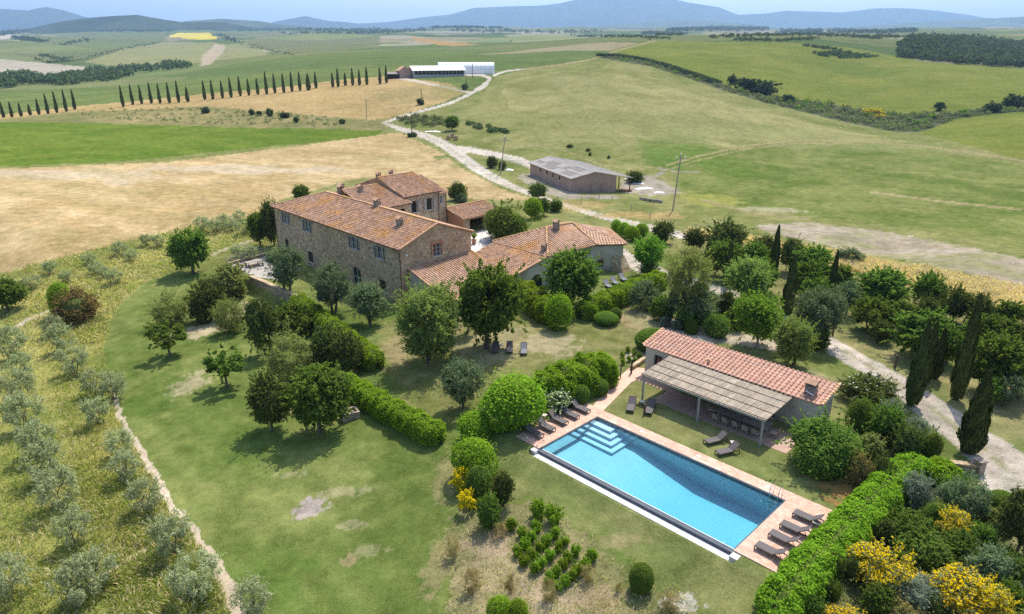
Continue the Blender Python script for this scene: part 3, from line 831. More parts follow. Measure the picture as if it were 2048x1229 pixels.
def groundmat():
    m, t, out = nt('ground')
    at_ = N(t, 'ShaderNodeVertexColor', layer_name='cover')
    pos = N(t, 'ShaderNodeNewGeometry').outputs['Position']
    a = noise(t, pos, 0.55, 9, 0.72)
    b = noise(t, pos, 7.5, 4, 0.8)
    c = noise(t, pos, 0.07, 6, 0.7)
    k = mth(t, 'ADD', mth(t, 'MULTIPLY', ramp(t, a, .3, .7), .75), mth(t, 'MULTIPLY', ramp(t, b, .3, .7), .80))
    k = mth(t, 'ADD', k, mth(t, 'MULTIPLY', ramp(t, c, .3, .7), .30))
    k = mth(t, 'ADD', k, .08)
    cmb = N(t, 'ShaderNodeCombineColor')
    t.links.new(k, cmb.inputs[0])
    t.links.new(mth(t, 'ADD', mth(t, 'MULTIPLY', k, .9), .1), cmb.inputs[1])
    t.links.new(mth(t, 'ADD', mth(t, 'MULTIPLY', k, 1.05), -.05), cmb.inputs[2])
    col = mixc(t, 1.0, at_.outputs[0], cmb.outputs[0], 'MULTIPLY')
    d = N(t, 'ShaderNodeBsdfDiffuse')
    d.inputs['Roughness'].default_value = 0.6
    t.links.new(col, d.inputs[0])
    h = mth(t, 'ADD', mth(t, 'MULTIPLY', a, 1.0), mth(t, 'MULTIPLY', b, .35))
    t.links.new(bump(t, h, 0.55, 0.18), d.inputs['Normal'])
    t.links.new(d.outputs[0], out.inputs[0])
    return m
M['ground'] = groundmat()

P3 = np.stack([XX, YY, ZZ], -1)
du = np.gradient(P3, axis=0)
dv = np.gradient(P3, axis=1)
NRM = np.cross(du, dv)
NRM /= np.linalg.norm(NRM, axis=-1, keepdims=True)
nA, nY = XX.shape
vid = np.arange(nA * nY).reshape(nA, nY)
fq = np.stack([vid[:-1, :-1], vid[1:, :-1], vid[1:, 1:], vid[:-1, 1:]], -1).reshape(-1, 4)
fc = CLS[:-1, :-1].reshape(-1)
# cells under the pool basin are left out
pm = ((XX[:-1, :-1] - PO[0]) * PE[0] + (YY[:-1, :-1] - PO[1]) * PE[1], (XX[:-1, :-1] - PO[0]) * PW[0] + (YY[:-1, :-1] - PO[1]) * PW[1])
inpool = ((pm[0] > 0.1) & (pm[0] < 16.9) & (pm[1] > 0.1) & (pm[1] < 7.7)).reshape(-1)
Vall, Nall, Call = P3.reshape(-1, 3), NRM.reshape(-1, 3), C.reshape(-1, 3)
for k, name in enumerate(KINDS_):
    q = fq[(fc == k) & ~inpool]
    if not len(q):
        continue
    used, inv = np.unique(q, return_inverse=True)
    me = bpy.data.meshes.new(name)
    me.vertices.add(len(used))
    me.vertices.foreach_set('co', Vall[used].reshape(-1).astype(np.float32))
    me.loops.add(len(q) * 4)
    me.loops.foreach_set('vertex_index', inv.reshape(-1).astype(np.int32))
    me.polygons.add(len(q))
    me.polygons.foreach_set('loop_start', np.arange(0, 4 * len(q), 4, dtype=np.int32))
    me.polygons.foreach_set('loop_total', np.full(len(q), 4, dtype=np.int32))
    me.polygons.foreach_set('use_smooth', np.ones(len(q), bool))
    ca = me.color_attributes.new('cover', 'FLOAT_COLOR', 'POINT')
    ca.data.foreach_set('color', np.c_[np.clip(Call[used], 0, 1), np.ones(len(used))].reshape(-1).astype(np.float32))
    me.materials.append(M['ground'])
    me.update(calc_edges=True)
    me.normals_split_custom_set_from_vertices(Nall[used].tolist())
    structure(link(name, me))

# ------------------------------------------------------------------ far hills, mountains, valley floor
def massif(name, crest, dist, depth, base_z, c1, c2, rough=0.12, seed=0, mat=None):
    """A range with real depth: rises from its foot to the crest and falls away behind it."""
    xs = np.linspace(crest[0][0], crest[-1][0], 220)
    ys = np.interp(xs, [c[0] for c in crest], [c[1] for c in crest])
    ts = np.linspace(-1, 1, 46)
    X_, Y_, Z_ = [], [], []
    for x, y in zip(xs, ys):
        ux, fy, dz = ray(x, y)
        top = CAM_H + dz / fy * dist
        d = dist + ts * depth
        sh = np.clip(1 - np.abs(ts), 0, 1) ** 0.8
        X_.append(ux / fy * d)
        Y_.append(d)
        Z_.append(base_z + (top - base_z) * sh)
    X_, Y_, Z_ = map(np.array, (X_, Y_, Z_))
    rel = np.clip((Z_ - base_z), 0, None)
    nse = fbm(X_ / (depth * .35), Y_ / (depth * .35), 200 + seed, 5) - .5
    Z_ = Z_ + nse * rel * rough * 2 * np.abs(ts)[None] ** .5 - 2
    me = bpy.data.meshes.new(name)
    na, nb = X_.shape
    idx = np.arange(na * nb).reshape(na, nb)
    fq_ = np.stack([idx[:-1, :-1], idx[1:, :-1], idx[1:, 1:], idx[:-1, 1:]], -1).reshape(-1, 4)
    me.from_pydata(np.stack([X_, Y_, Z_], -1).reshape(-1, 3).tolist(), [], fq_.tolist())
    me.polygons.foreach_set('use_smooth', np.ones(len(fq_), bool))
    key = name + str(seed)
    M[key] = pmat(key, c1, c2, 0.004, rough=1, spec=0, c3=tuple(.7 * a for a in c1), s3=0.0016)
    me.materials.append(M[key])
    me.update()
    return structure(link(name, me))

vf = MB()
vf.quad((-30000, 2500, -30), (30000, 2500, -30), (30000, 24000, -30), (-30000, 24000, -30))
M['plain'] = pmat('plain', (.12, .15, .06), (.2, .2, .1), 0.002, spec=0, c3=(.06, .08, .04), s3=0.0009)
structure(part('valley_floor', vf, ['plain'], None))
wood1, wood2 = (.035, .050, .024), (.055, .072, .034)
fld1, fld2 = (.10, .13, .05), (.17, .18, .09)
massif('wooded_hills', [(-200, 80), (-60, 70), (30, 62), (85, 50), (130, 41), (171, 35), (230, 31), (273, 28), (328, 38), (369, 44), (400, 43), (434, 42), (489, 50), (533, 58), (600, 66)], 5200, 900, 20, wood1, wood2, seed=1)
massif('hills', [(300, 62), (369, 42), (437, 37), (516, 41), (560, 48), (620, 53), (690, 59), (760, 62)], 7200, 900, 30, wood2, fld1, seed=2)
massif('mountains', [(-260, 24), (-120, 20), (0, 17), (55, 20), (92, 13), (130, 21), (170, 33), (215, 42), (300, 56)], 11500, 1800, 30, wood1, wood2, seed=3)
massif('mountains', [(520, 52), (555, 41), (585, 36), (612, 31), (630, 35), (660, 41), (700, 44), (800, 56)], 12500, 1500, 30, wood1, wood2, seed=4)
massif('mountains', [(660, 56), (700, 47), (780, 43), (850, 33), (900, 28), (930, 20), (947, 15), (1010, 12), (1080, 10), (1120, 5), (1160, -4), (1240, -12), (1330, -8), (1380, 4), (1440, 14), (1470, 27), (1500, 34), (1560, 50)], 14500, 3000, 30, wood1, wood2, .07, 5)
massif('mountains', [(1380, 46), (1440, 34), (1480, 29), (1530, 26), (1575, 20), (1620, 22), (1680, 24), (1720, 20), (1750, 15), (1800, 15), (1870, 20), (1930, 28), (1970, 35), (2050, 37), (2200, 30), (2350, 44)], 14000, 2400, 30, wood1, wood2, .08, 6)
massif('hills', [(1600, 62), (1690, 55), (1760, 49), (1840, 43), (1920, 40), (2000, 35), (2060, 32), (2200, 28), (2350, 50)], 9000, 1600, 30, wood2, fld1, .1, 7)
massif('hills', [(1080, 62), (1160, 55), (1250, 47), (1330, 42), (1400, 40), (1460, 44), (1520, 50), (1580, 58)], 9600, 1300, 30, wood2, fld1, .1, 8)
massif('wooded_hills', [(1780, 70), (1860, 60), (1910, 54), (1960, 54), (2010, 60), (2060, 58), (2140, 50), (2300, 66)], 3900, 500, 20, wood1, wood2, .12, 9)
massif('hills', [(420, 64), (560, 60), (700, 62), (820, 57), (900, 54), (1000, 52), (1100, 56), (1200, 58), (1330, 54), (1480, 56), (1600, 58), (1750, 62)], 5800, 500, 20, fld1, fld2, .15, 10)

massif('hills', [(470, 84), (540, 72), (620, 66), (700, 67), (780, 72), (840, 82)], 2700, 420, 40, (.11, .15, .05), (.19, .19, .08), .15, 13)
massif('hills', [(820, 92), (900, 79), (980, 75), (1060, 70), (1140, 71), (1220, 77), (1290, 86)], 2300, 380, 30, (.12, .155, .05), (.2, .2, .085), .15, 14)
massif('hills', [(1380, 80), (1460, 72), (1540, 70), (1640, 67), (1720, 70), (1790, 78)], 2900, 420, 30, (.075, .10, .04), (.16, .17, .07), .15, 15)
massif('hills', [(-120, 100), (-20, 88), (60, 84), (140, 90), (230, 104)], 1900, 300, 20, (.10, .135, .05), (.19, .19, .08), .15, 16)
massif('hills', [(-3000, 60), (-2400, 30), (-1900, 44), (-1400, 28), (-900, 40), (-500, 30), (-150, 62)], 7000, 1200, 20, wood1, wood2, seed=11)
massif('hills', [(2200, 62), (2500, 34), (3000, 44), (3600, 26), (4200, 40), (5000, 60)], 7000, 1200, 20, wood1, wood2, seed=12)

# ------------------------------------------------------------------ haze
hz = MB()
hz.box((0, 9500, 645), (62000, 31000, 1390))
haze = part('haze', hz, [], None)
haze['kind'] = 'stuff'
hm, ht, ho = nt('haze')
pv = N(ht, 'ShaderNodeVolumePrincipled')
pv.inputs['Color'].default_value = (0.43, 0.67, 1.0, 1)
pv.inputs['Density'].default_value = HAZE_D
pv.inputs['Anisotropy'].default_value = 0.25
ht.links.new(pv.outputs[0], ho.inputs['Volume'])
haze.data.materials.append(hm)
# ------------------------------------------------------------------ building helpers
def wall(mb, A, B, z0, z1, holes=(), depth=0.22, mat=0, rev=0, zt=None):
    """Wall from A to B (outside on the right hand); holes are (from, to, sill, head, arched). zt: (distance, height) points of a gable top."""
    A, B = np.array(A[:2], float), np.array(B[:2], float)
    L = np.linalg.norm(B - A)
    d = (B - A) / L
    o = np.array([d[1], -d[0]])
    def P(s, z, out=0.0):
        p = A + d * s + o * out
        return (p[0], p[1], z)
    xs = sorted({0, L, *[h[0] for h in holes], *[h[1] for h in holes]})
    zs = sorted({z0, z1, *[h[2] for h in holes], *[h[3] for h in holes]})
    for i in range(len(xs) - 1):
        for j in range(len(zs) - 1):
            cx_, cz = (xs[i] + xs[i + 1]) / 2, (zs[j] + zs[j + 1]) / 2
            if any(h[0] < cx_ < h[1] and h[2] < cz < h[3] for h in holes):
                continue
            mb.quad(P(xs[i], zs[j]), P(xs[i + 1], zs[j]), P(xs[i + 1], zs[j + 1]), P(xs[i], zs[j + 1]), mat)
    for h in holes:
        a, b, s_, t_ = h[:4]
        mb.quad(P(a, s_), P(a, s_, -depth), P(b, s_, -depth), P(b, s_), rev)
        mb.quad(P(a, t_), P(b, t_), P(b, t_, -depth), P(a, t_, -depth), rev)
        mb.quad(P(a, s_), P(a, t_), P(a, t_, -depth), P(a, s_, -depth), rev)
        mb.quad(P(b, s_), P(b, s_, -depth), P(b, t_, -depth), P(b, t_), rev)
        if len(h) > 4 and h[4]:
            r, m_ = (b - a) / 2, (a + b) / 2
            rise = min(r, (t_ - s_) * .45)
            for sg in (-1, 1):
                arc = [(m_ + sg * r * math.cos(q), t_ - rise + rise * math.sin(q)) for q in np.linspace(0, math.pi / 2, 6)]
                pts = [P(m_ + sg * r, t_, -.02)] + [P(x, z, -.02) for x, z in (arc if sg > 0 else arc)]
                for k in range(1, len(pts) - 1):
                    tri = (pts[0], pts[k], pts[k + 1]) if sg < 0 else (pts[0], pts[k + 1], pts[k])
                    mb.add(tri, [(0, 1, 2)], mat)
    if zt:
        pts = [P(0, z1)] + [P(L, z1)] + [P(s, z) for s, z in zt]
        mb.add(pts, [tuple(range(len(pts)))], mat)
    return P, L

def window(parent, org, P, s0, s1, z0, z1, shutters=(True, True), frame='frame_paint', depth=0.16, bars=(1, 1), shutter_w=None, door=False):
    w, t = s1 - s0, 0.07
    fr = MB()
    fr.beam(P(s0, z0 + t / 2, -depth), P(s1, z0 + t / 2, -depth), t, t)
    fr.beam(P(s0, z1 - t / 2, -depth), P(s1, z1 - t / 2, -depth), t, t)
    for k in range(bars[0] + 2):
        s = s0 + t / 2 + (w - t) * k / (bars[0] + 1)
        fr.beam(P(s, z0 + t, -depth), P(s, z1 - t, -depth), t, t)
    for k in range(bars[1]):
        z = z0 + (z1 - z0) * (k + 1) / (bars[1] + 1)
        fr.beam(P(s0 + t, z, -depth), P(s1 - t, z, -depth), t * .6, t * .6)
    wn_ = part('door' if door else 'window', fr, [frame], parent, org)
    pn = MB()
    pn.quad(P(s0, z0, -depth - .03), P(s1, z0, -depth - .03), P(s1, z1, -depth - .03), P(s0, z1, -depth - .03))
    part('pane', pn, ['pane'], wn_, org)
    if not door:
        sl = MB()
        sl.beam(P(s0 - .06, z0 - .04, .03), P(s1 + .06, z0 - .04, .03), .16, .08)
        part('sill', sl, ['white_stone'], wn_, org)
    sw = shutter_w or w / 2 + .08
    for sg, on in zip((-1, 1), shutters):
        if not on:
            continue
        a = (s0 - .04 - sw, s0 - .04) if sg < 0 else (s1 + .04, s1 + .04 + sw)
        sb = MB()
        sb.beam(P((a[0] + a[1]) / 2, z0 - .02, .05), P((a[0] + a[1]) / 2, z1 + .02, .05), sw - .14, .035)
        for s in (a[0] + .035, a[1] - .035):
            sb.beam(P(s, z0 - .02, .055), P(s, z1 + .02, .055), .07, .055)
        for z in (z0 + .03, (z0 + z1) / 2, z1 - .03):
            sb.beam(P(a[0] + .07, z, .055), P(a[1] - .07, z, .055), .05, .08)
        part('shutter', sb, ['shutter'], parent, org)

def tile_quads(o, ex, up, nz, L, r=0.135, lift=0.035, seg=4):
    """Half-round roof tile lying up the slope: its four long faces and the closed lower end."""
    th = np.linspace(0.06, math.pi - 0.06, seg + 1)
    lo = np.array([o + ex * (r * math.cos(q)) + nz * (lift + r * .85 * math.sin(q)) for q in th])
    hi = np.array([o + up * L + ex * (.86 * r * math.cos(q)) + nz * (.86 * r * .85 * math.sin(q)) for q in th])
    qs = [np.array([lo[k], lo[k + 1], hi[k + 1], hi[k]]) for k in range(seg)]
    return qs

def plane_frame(poly):
    A, B = np.array(poly[0], float), np.array(poly[1], float)
    ex = (B - A) / np.linalg.norm(B - A)
    n_ = np.zeros(3)
    for i in range(1, len(poly) - 1):
        n_ += np.cross(np.array(poly[i]) - A, np.array(poly[i + 1]) - A)
    nz = n_ / np.linalg.norm(n_)
    if nz[2] < 0:
        nz = -nz
    up = np.cross(nz, ex)
    if up[2] < 0:
        up = -up
    return A, ex, up, nz

def tile_field(poly, pitch=0.42, expo=0.42, edge=0.12):
    """(place, length) of every tile on a roof face; the first edge of the polygon is the eave."""
    A, ex, up, nz = plane_frame(poly)
    q = [((np.array(p) - A) @ ex, (np.array(p) - A) @ up) for p in poly]
    x0, x1 = min(p[0] for p in q), max(p[0] for p in q)
    out = []
    x = x0 + pitch * .5
    while x < x1 - .05:
        ts = []
        for i in range(len(q)):
            (xa, ta), (xb, tb) = q[i], q[(i + 1) % len(q)]
            if (xa - x) * (xb - x) <= 0 and abs(xa - xb) > 1e-6:
                ts.append(ta + (x - xa) * (tb - ta) / (xb - xa))
        if len(ts) >= 2:
            a, b = min(ts) - edge * (min(ts) < .02), max(ts)
            t = a
            while t < b - .08:
                out.append((A + ex * (x + R.uniform(-.008, .008)) + up * t, min(expo + .07, b - t + .02)))
                t += expo
        x += pitch
    return out, ex, up, nz

def slab(mb, poly, th=0.10, mat=0):
    A, ex, up, nz = plane_frame(poly)
    lo = [np.array(p) - nz * th for p in poly]
    n_ = len(poly)
    vs = [tuple(p) for p in poly] + [tuple(p) for p in lo]
    c = np.cross(np.array(poly[1]) - np.array(poly[0]), np.array(poly[2]) - np.array(poly[0]))
    top = tuple(range(n_)) if c[2] > 0 else tuple(reversed(range(n_)))
    bot = tuple(n_ + i for i in (reversed(range(n_)) if c[2] > 0 else range(n_)))
    mb.add(vs, [top, bot] + [(i, (i + 1) % n_, n_ + (i + 1) % n_, n_ + i) for i in range(n_)], mat)

def roof(parent, org, faces, ridges=(), mat='tile', name='roof', verges=(), tiles=True):
    mb = MB()
    Q = []
    for f in faces:
        f = [tuple(p) for p in f]
        slab(mb, f)
        tl, ex, up, nz = tile_field(f)
        for o, L in tl:
            Q += tile_quads(o, ex, up, nz, L)
    rf = part(name, mb, [mat], parent, org)
    P4 = np.array(Q) - np.array(org)[None, None]
    t_ = link('tiles', quads_mesh('tiles', P4, [mat]), rf)
    t_['kind'] = 'stuff'
    RQ = []
    for a, b in list(ridges) + list(verges):
        a, b = np.array(a, float), np.array(b, float)
        L = np.linalg.norm(b - a)
        up = (b - a) / L
        ex = np.cross(up, [0, 0, 1.0])
        ex /= np.linalg.norm(ex)
        nz = np.cross(ex, up)
        k = max(1, int(L / .38))
        for i in range(k):
            RQ += tile_quads(a + up * (L * i / k) + nz * .03, ex, up, nz, L / k + .05, r=.15, lift=.035)
    if RQ:
        rt = link('ridge_tiles', quads_mesh('ridge_tiles', np.array(RQ) - np.array(org)[None, None], ['ridge_tile']), rf)
        rt['kind'] = 'stuff'
    return rf

def chimney(parent, org, p, h=1.2, w=.6, rz=0.0, cap=True):
    mb = MB()
    p = Vector(p)
    mb.box((p.x, p.y, p.z + h / 2 - .5), (w, w, h + 1), rz)
    for sx in (-1, 1):
        for sy in (-1, 1):
            c, s = math.cos(rz), math.sin(rz)
            x, y = sx * w * .4, sy * w * .4
            mb.box((p.x + x * c - y * s, p.y + x * s + y * c, p.z + h + .16), (.13, .13, .32), rz)
    ch = part('chimney', mb, ['stone_grey'], parent, org)
    cp = MB()
    z = p.z + h + .32
    c, s = math.cos(rz), math.sin(rz)
    def q(x, y, zz):
        return (p.x + x * c - y * s, p.y + x * s + y * c, zz)
    k = w * .66
    cp.add([q(-k, -k, z), q(k, -k, z), q(k, k, z), q(-k, k, z), q(-k, 0, z + .3), q(k, 0, z + .3)],
           [(0, 1, 5, 4), (2, 3, 4, 5), (1, 2, 5), (3, 0, 4), (3, 2, 1, 0)])
    part('chimney_cap', cp, ['tile'], ch, org)
    return ch

def pipe(parent, org, pts, r=.055):
    mb = MB()
    mb.tube(pts, [r] * len(pts), 6)
    return part('downpipe', mb, ['gutter'], parent, org)

def gutter(parent, org, a, b):
    mb = MB()
    mb.beam(a, b, .14, .12)
    return part('gutter', mb, ['gutter'], parent, org)

RZ = math.atan2(HU[1], HU[0])
# ------------------------------------------------------------------ main farmhouse
org = tuple(H(15, 6, -1.4))
house = thing('farmhouse', 'long two storey rubble stone farmhouse with hipped terracotta roof and grey shutters', 'house', org)
wl = MB()
GZ = -2.4
wins = [(37 - 33.6, 37 - 32.35), (37 - 26.3, 37 - 25.05), (37 - 12.4, 37 - 11.15), (37 - 5.75, 37 - 4.5)]
holes = [(a, b, 4.15, 5.85, 0) for a, b in wins]
holes += [(37 - 26.3, 37 - 24.7, -.75, .95, 0), (37 - 12.7, 37 - 10.4, -1.5, 1.5, 1), (37 - 5.7, 37 - 4.1, -.5, 1.15, 0), (37 - 34.2, 37 - 32.8, -1.5, 1.5, 1), (37 - 18.2, 37 - 16.9, -.4, .95, 1)]
PF, LF = wall(wl, H(37, 0, 0), H(0, 0, 0), GZ, 6.4, holes)
PG, LG = wall(wl, H(0, 0, 0), H(0, 12.7, 0), GZ, 6.4, [(5.55, 6.95, 4.25, 6.0, 0)], zt=[(6.35, 8.65)])
wall(wl, H(0, 12.7, 0), H(37, 12.7, 0), GZ, 6.4)
wall(wl, H(37, 12.7, 0), H(37, 0, 0), GZ, 6.4)
part('wall', wl, ['stone'], house, org)
for (a, b) in wins:
    window(house, org, PF, a, b, 4.15, 5.85, shutter_w=.82)
window(house, org, PF, 37 - 26.3, 37 - 24.7, -.75, .95, (0, 0), 'wood_dark')
window(house, org, PF, 37 - 12.7, 37 - 10.4, -1.5, 1.5, (0, 0), 'frame_paint', door=True, bars=(1, 1))
window(house, org, PF, 37 - 5.7, 37 - 4.1, -.5, 1.15, (0, 0), 'wood_dark')
window(house, org, PF, 37 - 34.2, 37 - 32.8, -1.5, 1.5, (0, 0), 'wood_dark', door=True)
window(house, org, PF, 37 - 18.2, 37 - 16.9, -.4, .95, (0, 0), 'wood_dark')
window(house, org, PG, 5.55, 6.95, 4.25, 6.0, (0, 0), bars=(1, 2))
bs = MB()
for a, b in (((5.35, 4.2), (5.35, 6.0)), ((7.15, 4.2), (7.15, 6.0))):
    bs.beam(PG(*a, .02), PG(*b, .02), .34, .08)
bs.beam(PG(5.18, 6.22, .03), PG(7.32, 6.22, .03), .1, .42)
part('brick_surround', bs, ['brick_wall'], house, org)
E0 = 6.46
roof(house, org, [[H(37.4, -.35, E0), H(-.25, -.35, E0), H(-.25, 6.35, 8.78), H(30.2, 6.35, 8.78)],
                  [H(-.25, 13.05, E0), H(37.4, 13.05, E0), H(30.2, 6.35, 8.78), H(-.25, 6.35, 8.78)],
                  [H(37.4, 13.05, E0), H(37.4, -.35, E0), H(30.2, 6.35, 8.78)]],
     ridges=[(H(30.2, 6.35, 8.84), H(-.25, 6.35, 8.84)), (H(37.3, -.3, E0 + .06), H(30.2, 6.35, 8.84)), (H(37.3, 13.0, E0 + .06), H(30.2, 6.35, 8.84))],
     verges=[(H(-.22, -.3, E0 + .04), H(-.22, 6.3, 8.80)), (H(-.22, 13.0, E0 + .04), H(-.22, 6.4, 8.80))])
gutter(house, org, H(37.4, -.44, E0 - .08), H(-.2, -.44, E0 - .08))
pipe(house, org, [H(-.05, -.42, E0 - .1), H(.1, -.12, E0 - .7), H(.1, -.10, -2)])
pipe(house, org, [H(36.9, -.42, E0 - .1), H(36.85, -.12, E0 - .6), H(36.85, -.10, -2)])
chimney(house, org, H(5.5, 4.0, 7.9), .75, .75, RZ)
chimney(house, org, H(15.0, 6.6, 8.7), .75, .8, RZ)
lm = MB()
lm.box(tuple(H(-.12, .9, 5.5)), (.18, .3, .14), RZ)
part('wall_lamp', lm, ['white_thing'], house, org)

# wings behind
org = tuple(H(28, 20, -.3))
wing = thing('farmhouse_wing', 'stone wing behind the long farmhouse with stepped terracotta roofs and four grey shutters', 'house', org)
wl = MB()
Pm_, _ = wall(wl, H(21.4, 12.75, 0), H(21.4, 17.4, 0), -1, 6.7, [(2.6, 3.7, 4.6, 5.9, 0)])
wall(wl, H(38, 12.75, 0), H(38, 17.4, 0), -1, 6.7)
holes3 = [(19.0 - 17.4, 20.1 - 17.4, 4.45, 6.4, 0), (22.4 - 17.4, 23.6 - 17.4, 4.4, 6.4, 0)]
Pw3, _ = wall(wl, H(23, 17.4, 0), H(23, 25.2, 0), -1, 7.4, holes3)
wall(wl, H(23, 25.2, 0), H(38, 25.2, 0), -1, 7.4, zt=[(7.5, 9.7)])
wall(wl, H(38, 25.2, 0), H(38, 17.4, 0), -1, 7.4)
wall(wl, H(38, 17.4, 0), H(23, 17.4, 0), -1, 7.4, zt=[(7.5, 9.7)])
Pw4, _ = wall(wl, H(23.1, 25.25, 0), H(23.1, 27.1, 0), -1, 6.9, [(.25, .95, 5.1, 6.5, 0)])
wall(wl, H(23.1, 27.1, 0), H(34, 27.1, 0), -1, 6.9)
part('wall', wl, ['stone'], wing, org)
window(wing, org, Pm_, 2.6, 3.7, 4.6, 5.9, (0, 0), 'wood_dark')
for k, (a, b, z0, z1, _) in enumerate(holes3):
    window(wing, org, Pw3, a, b, z0, z1, (1, 1), 'wood_dark', shutter_w=.85)
window(wing, org, Pw4, .25, .95, 5.1, 6.5, (0, 0), 'shutter', depth=.02)
roof(wing, org, [[H(20.95, 12.75, 6.72), H(20.95, 17.75, 6.72), H(30, 17.75, 8.75), H(30, 9.4, 8.75), H(24, 9.4, 7.4)],
                 [H(38.5, 17.4, 6.72), H(38.5, 12.0, 6.72), H(30, 12.0, 8.75), H(30, 17.4, 8.75)]], ridges=[(H(30, 9.4, 8.8), H(30, 17.4, 8.8))], mat='tile_grey')
roof(wing, org, [[H(22.6, 17.2, 7.45), H(22.6, 25.5, 7.45), H(30.5, 25.5, 9.8), H(30.5, 17.2, 9.8)], [H(38.4, 25.5, 7.45), H(38.4, 17.2, 7.45), H(30.5, 17.2, 9.8), H(30.5, 25.5, 9.8)]],
     ridges=[(H(30.5, 17.2, 9.86), H(30.5, 25.5, 9.86))], mat='tile', name='upper_roof')
roof(wing, org, [[H(22.7, 25.3, 6.95), H(22.7, 27.4, 6.95), H(30.5, 27.4, 9.1), H(30.5, 25.3, 9.1)]], mat='tile', name='side_roof')
gutter(wing, org, H(22.5, 17.2, 7.38), H(22.5, 25.5, 7.38))
gutter(wing, org, H(20.85, 12.8, 6.64), H(20.85, 17.7, 6.64))
pipe(wing, org, [H(22.6, 25.1, 7.3), H(22.88, 25.1, 6.9), H(22.88, 25.1, -.5)])
pipe(wing, org, [H(22.7, 27.0, 6.8), H(22.98, 27.0, 6.4), H(22.98, 27.0, -.5)])
chimney(wing, org, H(28.2, 12.0, 8.4), .6, .7, RZ)
chimney(wing, org, H(32.2, 10.6, 8.0), .9, .8, RZ)
chimney(wing, org, H(30.8, 9.6, 8.4), .5, .8, RZ)
chimney(wing, org, H(32.0, 21.2, 9.5), .55, .6, RZ)
chimney(wing, org, H(31.4, 18.0, 9.6), .45, .7, RZ)

# lean-to against the gable
org = tuple(H(-4, 6, -1.2))
lean = thing('lean_to', 'low lean-to with single sloping terracotta roof against the gable of the farmhouse', 'house', org)
wl = MB()
wall(wl, H(-.05, 1.3, 0), H(-8.2, 1.3, 0), -2.6, 1.1, zt=[(0.01, 3.45)])
wall(wl, H(-8.2, 1.3, 0), H(-8.2, 12.4, 0), -2.6, 1.1)
wall(wl, H(-8.2, 12.4, 0), H(-.05, 12.4, 0), -2.6, 1.1, zt=[(8.1, 3.45)])
part('wall', wl, ['plaster_worn'], lean, org)
roof(lean, org, [[H(-8.7, .95, 1.2), H(-8.7, 12.65, 1.2), H(-.03, 12.65, 3.66), H(-.03, .95, 3.66)]],
     verges=[(H(-8.7, 1.0, 1.27), H(-.05, 1.0, 3.72)), (H(-8.7, 12.6, 1.27), H(-.05, 12.6, 3.72))], mat='tile_grey')

# annexe with pyramid roof
org = tuple(H(-6, 24, 0))
ann = thing('annexe', 'low plastered annexe with hipped terracotta roof and a tall brick lantern chimney', 'house', org)
wl = MB()
wall(wl, H(0, 17.9, 0), H(-10.5, 17.9, 0), -.6, 3.9)
Pa1, La1 = wall(wl, H(-10.5, 17.9, 0), H(-11.6, 27.4, 0), -.6, 3.9, [(7.2, 8.9, 2.95, 3.6, 0)])
Pa2, La2 = wall(wl, H(-11.6, 27.4, 0), H(-14.6, 30.9, 0), -.6, 3.9, [(.7, 1.5, .5, 1.6, 0)])
wall(wl, H(-14.6, 30.9, 0), H(-8, 36, 0), -.6, 3.9)
wall(wl, H(-8, 36, 0), H(0, 34, 0), -.6, 3.9)
wall(wl, H(0, 34, 0), H(0, 17.9, 0), -.6, 3.9)
part('wall', wl, ['plaster_worn'], ann, org)
window(ann, org, Pa1, 7.2, 8.9, 2.95, 3.6, (0, 0), 'wood_dark', bars=(2, 0))
window(ann, org, Pa2, .7, 1.5, .5, 1.6, (0, 0), 'wood_dark')
bt = MB()
c = [H(-13.9, 31.2, -.3), H(-13.5, 29.3, -.3), H(-15.6, 29.9, -.3), H(-16.0, 31.6, -.3)]
tp = [H(-13.9, 31.2, 2.2), H(-13.5, 29.5, 2.2), H(-14.1, 30.2, 2.2), H(-14.6, 31.2, 2.2)]
bt.add(c + tp, [(0, 1, 5, 4), (1, 2, 6, 5), (2, 3, 7, 6), (3, 0, 4, 7), (4, 5, 6, 7)])
part('buttress', bt, ['stone'], ann, org)
ap, re = H(-5.4, 23.4, 6.1), H(-6.4, 28.4, 6.1)
a0, a1, a2, a3 = H(.45, 17.5, 4.0), H(-10.9, 17.6, 4.0), H(-12.0, 27.5, 4.0), H(-15.1, 31.1, 4.0)
roof(ann, org, [[a0, a1, ap], [a1, a2, re, ap], [a2, a3, re], [H(-8, 36.3, 4.0), H(.45, 34.3, 4.0), re], [a3, H(-8, 36.3, 4.0), re], [H(.45, 34.3, 4.0), a0, ap, re]],
     ridges=[(a0 + Vector((0, 0, .06)), ap + Vector((0, 0, .06))), (a1 + Vector((0, 0, .06)), ap + Vector((0, 0, .06))), (ap + Vector((0, 0, .06)), re + Vector((0, 0, .06))), (a2 + Vector((0, 0, .06)), re + Vector((0, 0, .06)))], mat='tile_grey')
gutter(ann, org, a2 + Vector((0, 0, -.1)), a3 + Vector((0, 0, -.1)))
chimney(ann, org, H(-6.6, 24.3, 5.7), 1.1, .7, RZ)
chimney(ann, org, H(-9.3, 18.6, 4.2), .75, .6, RZ)
org = tuple(H(-6, 14, -.5))
low = thing('annexe_porch', 'low arched porch room with sloping terracotta roof below the annexe', 'house', org)
wl = MB()
wall(wl, H(-8.4, 10.6, 0), H(-10.4, 10.6, 0), -2, 2.6)
Pb, Lb = wall(wl, H(-10.4, 10.6, 0), H(-10.4, 17.85, 0), -2, 2.6, [(3.9, 6.5, -1.2, 1.75, 1)], zt=[(7.24, 3.75)])
part('wall', wl, ['plaster_worn'], low, org)
window(low, org, Pb, 3.9, 6.5, -1.2, 1.75, (0, 0), 'wood_dark', door=True, bars=(1, 0))
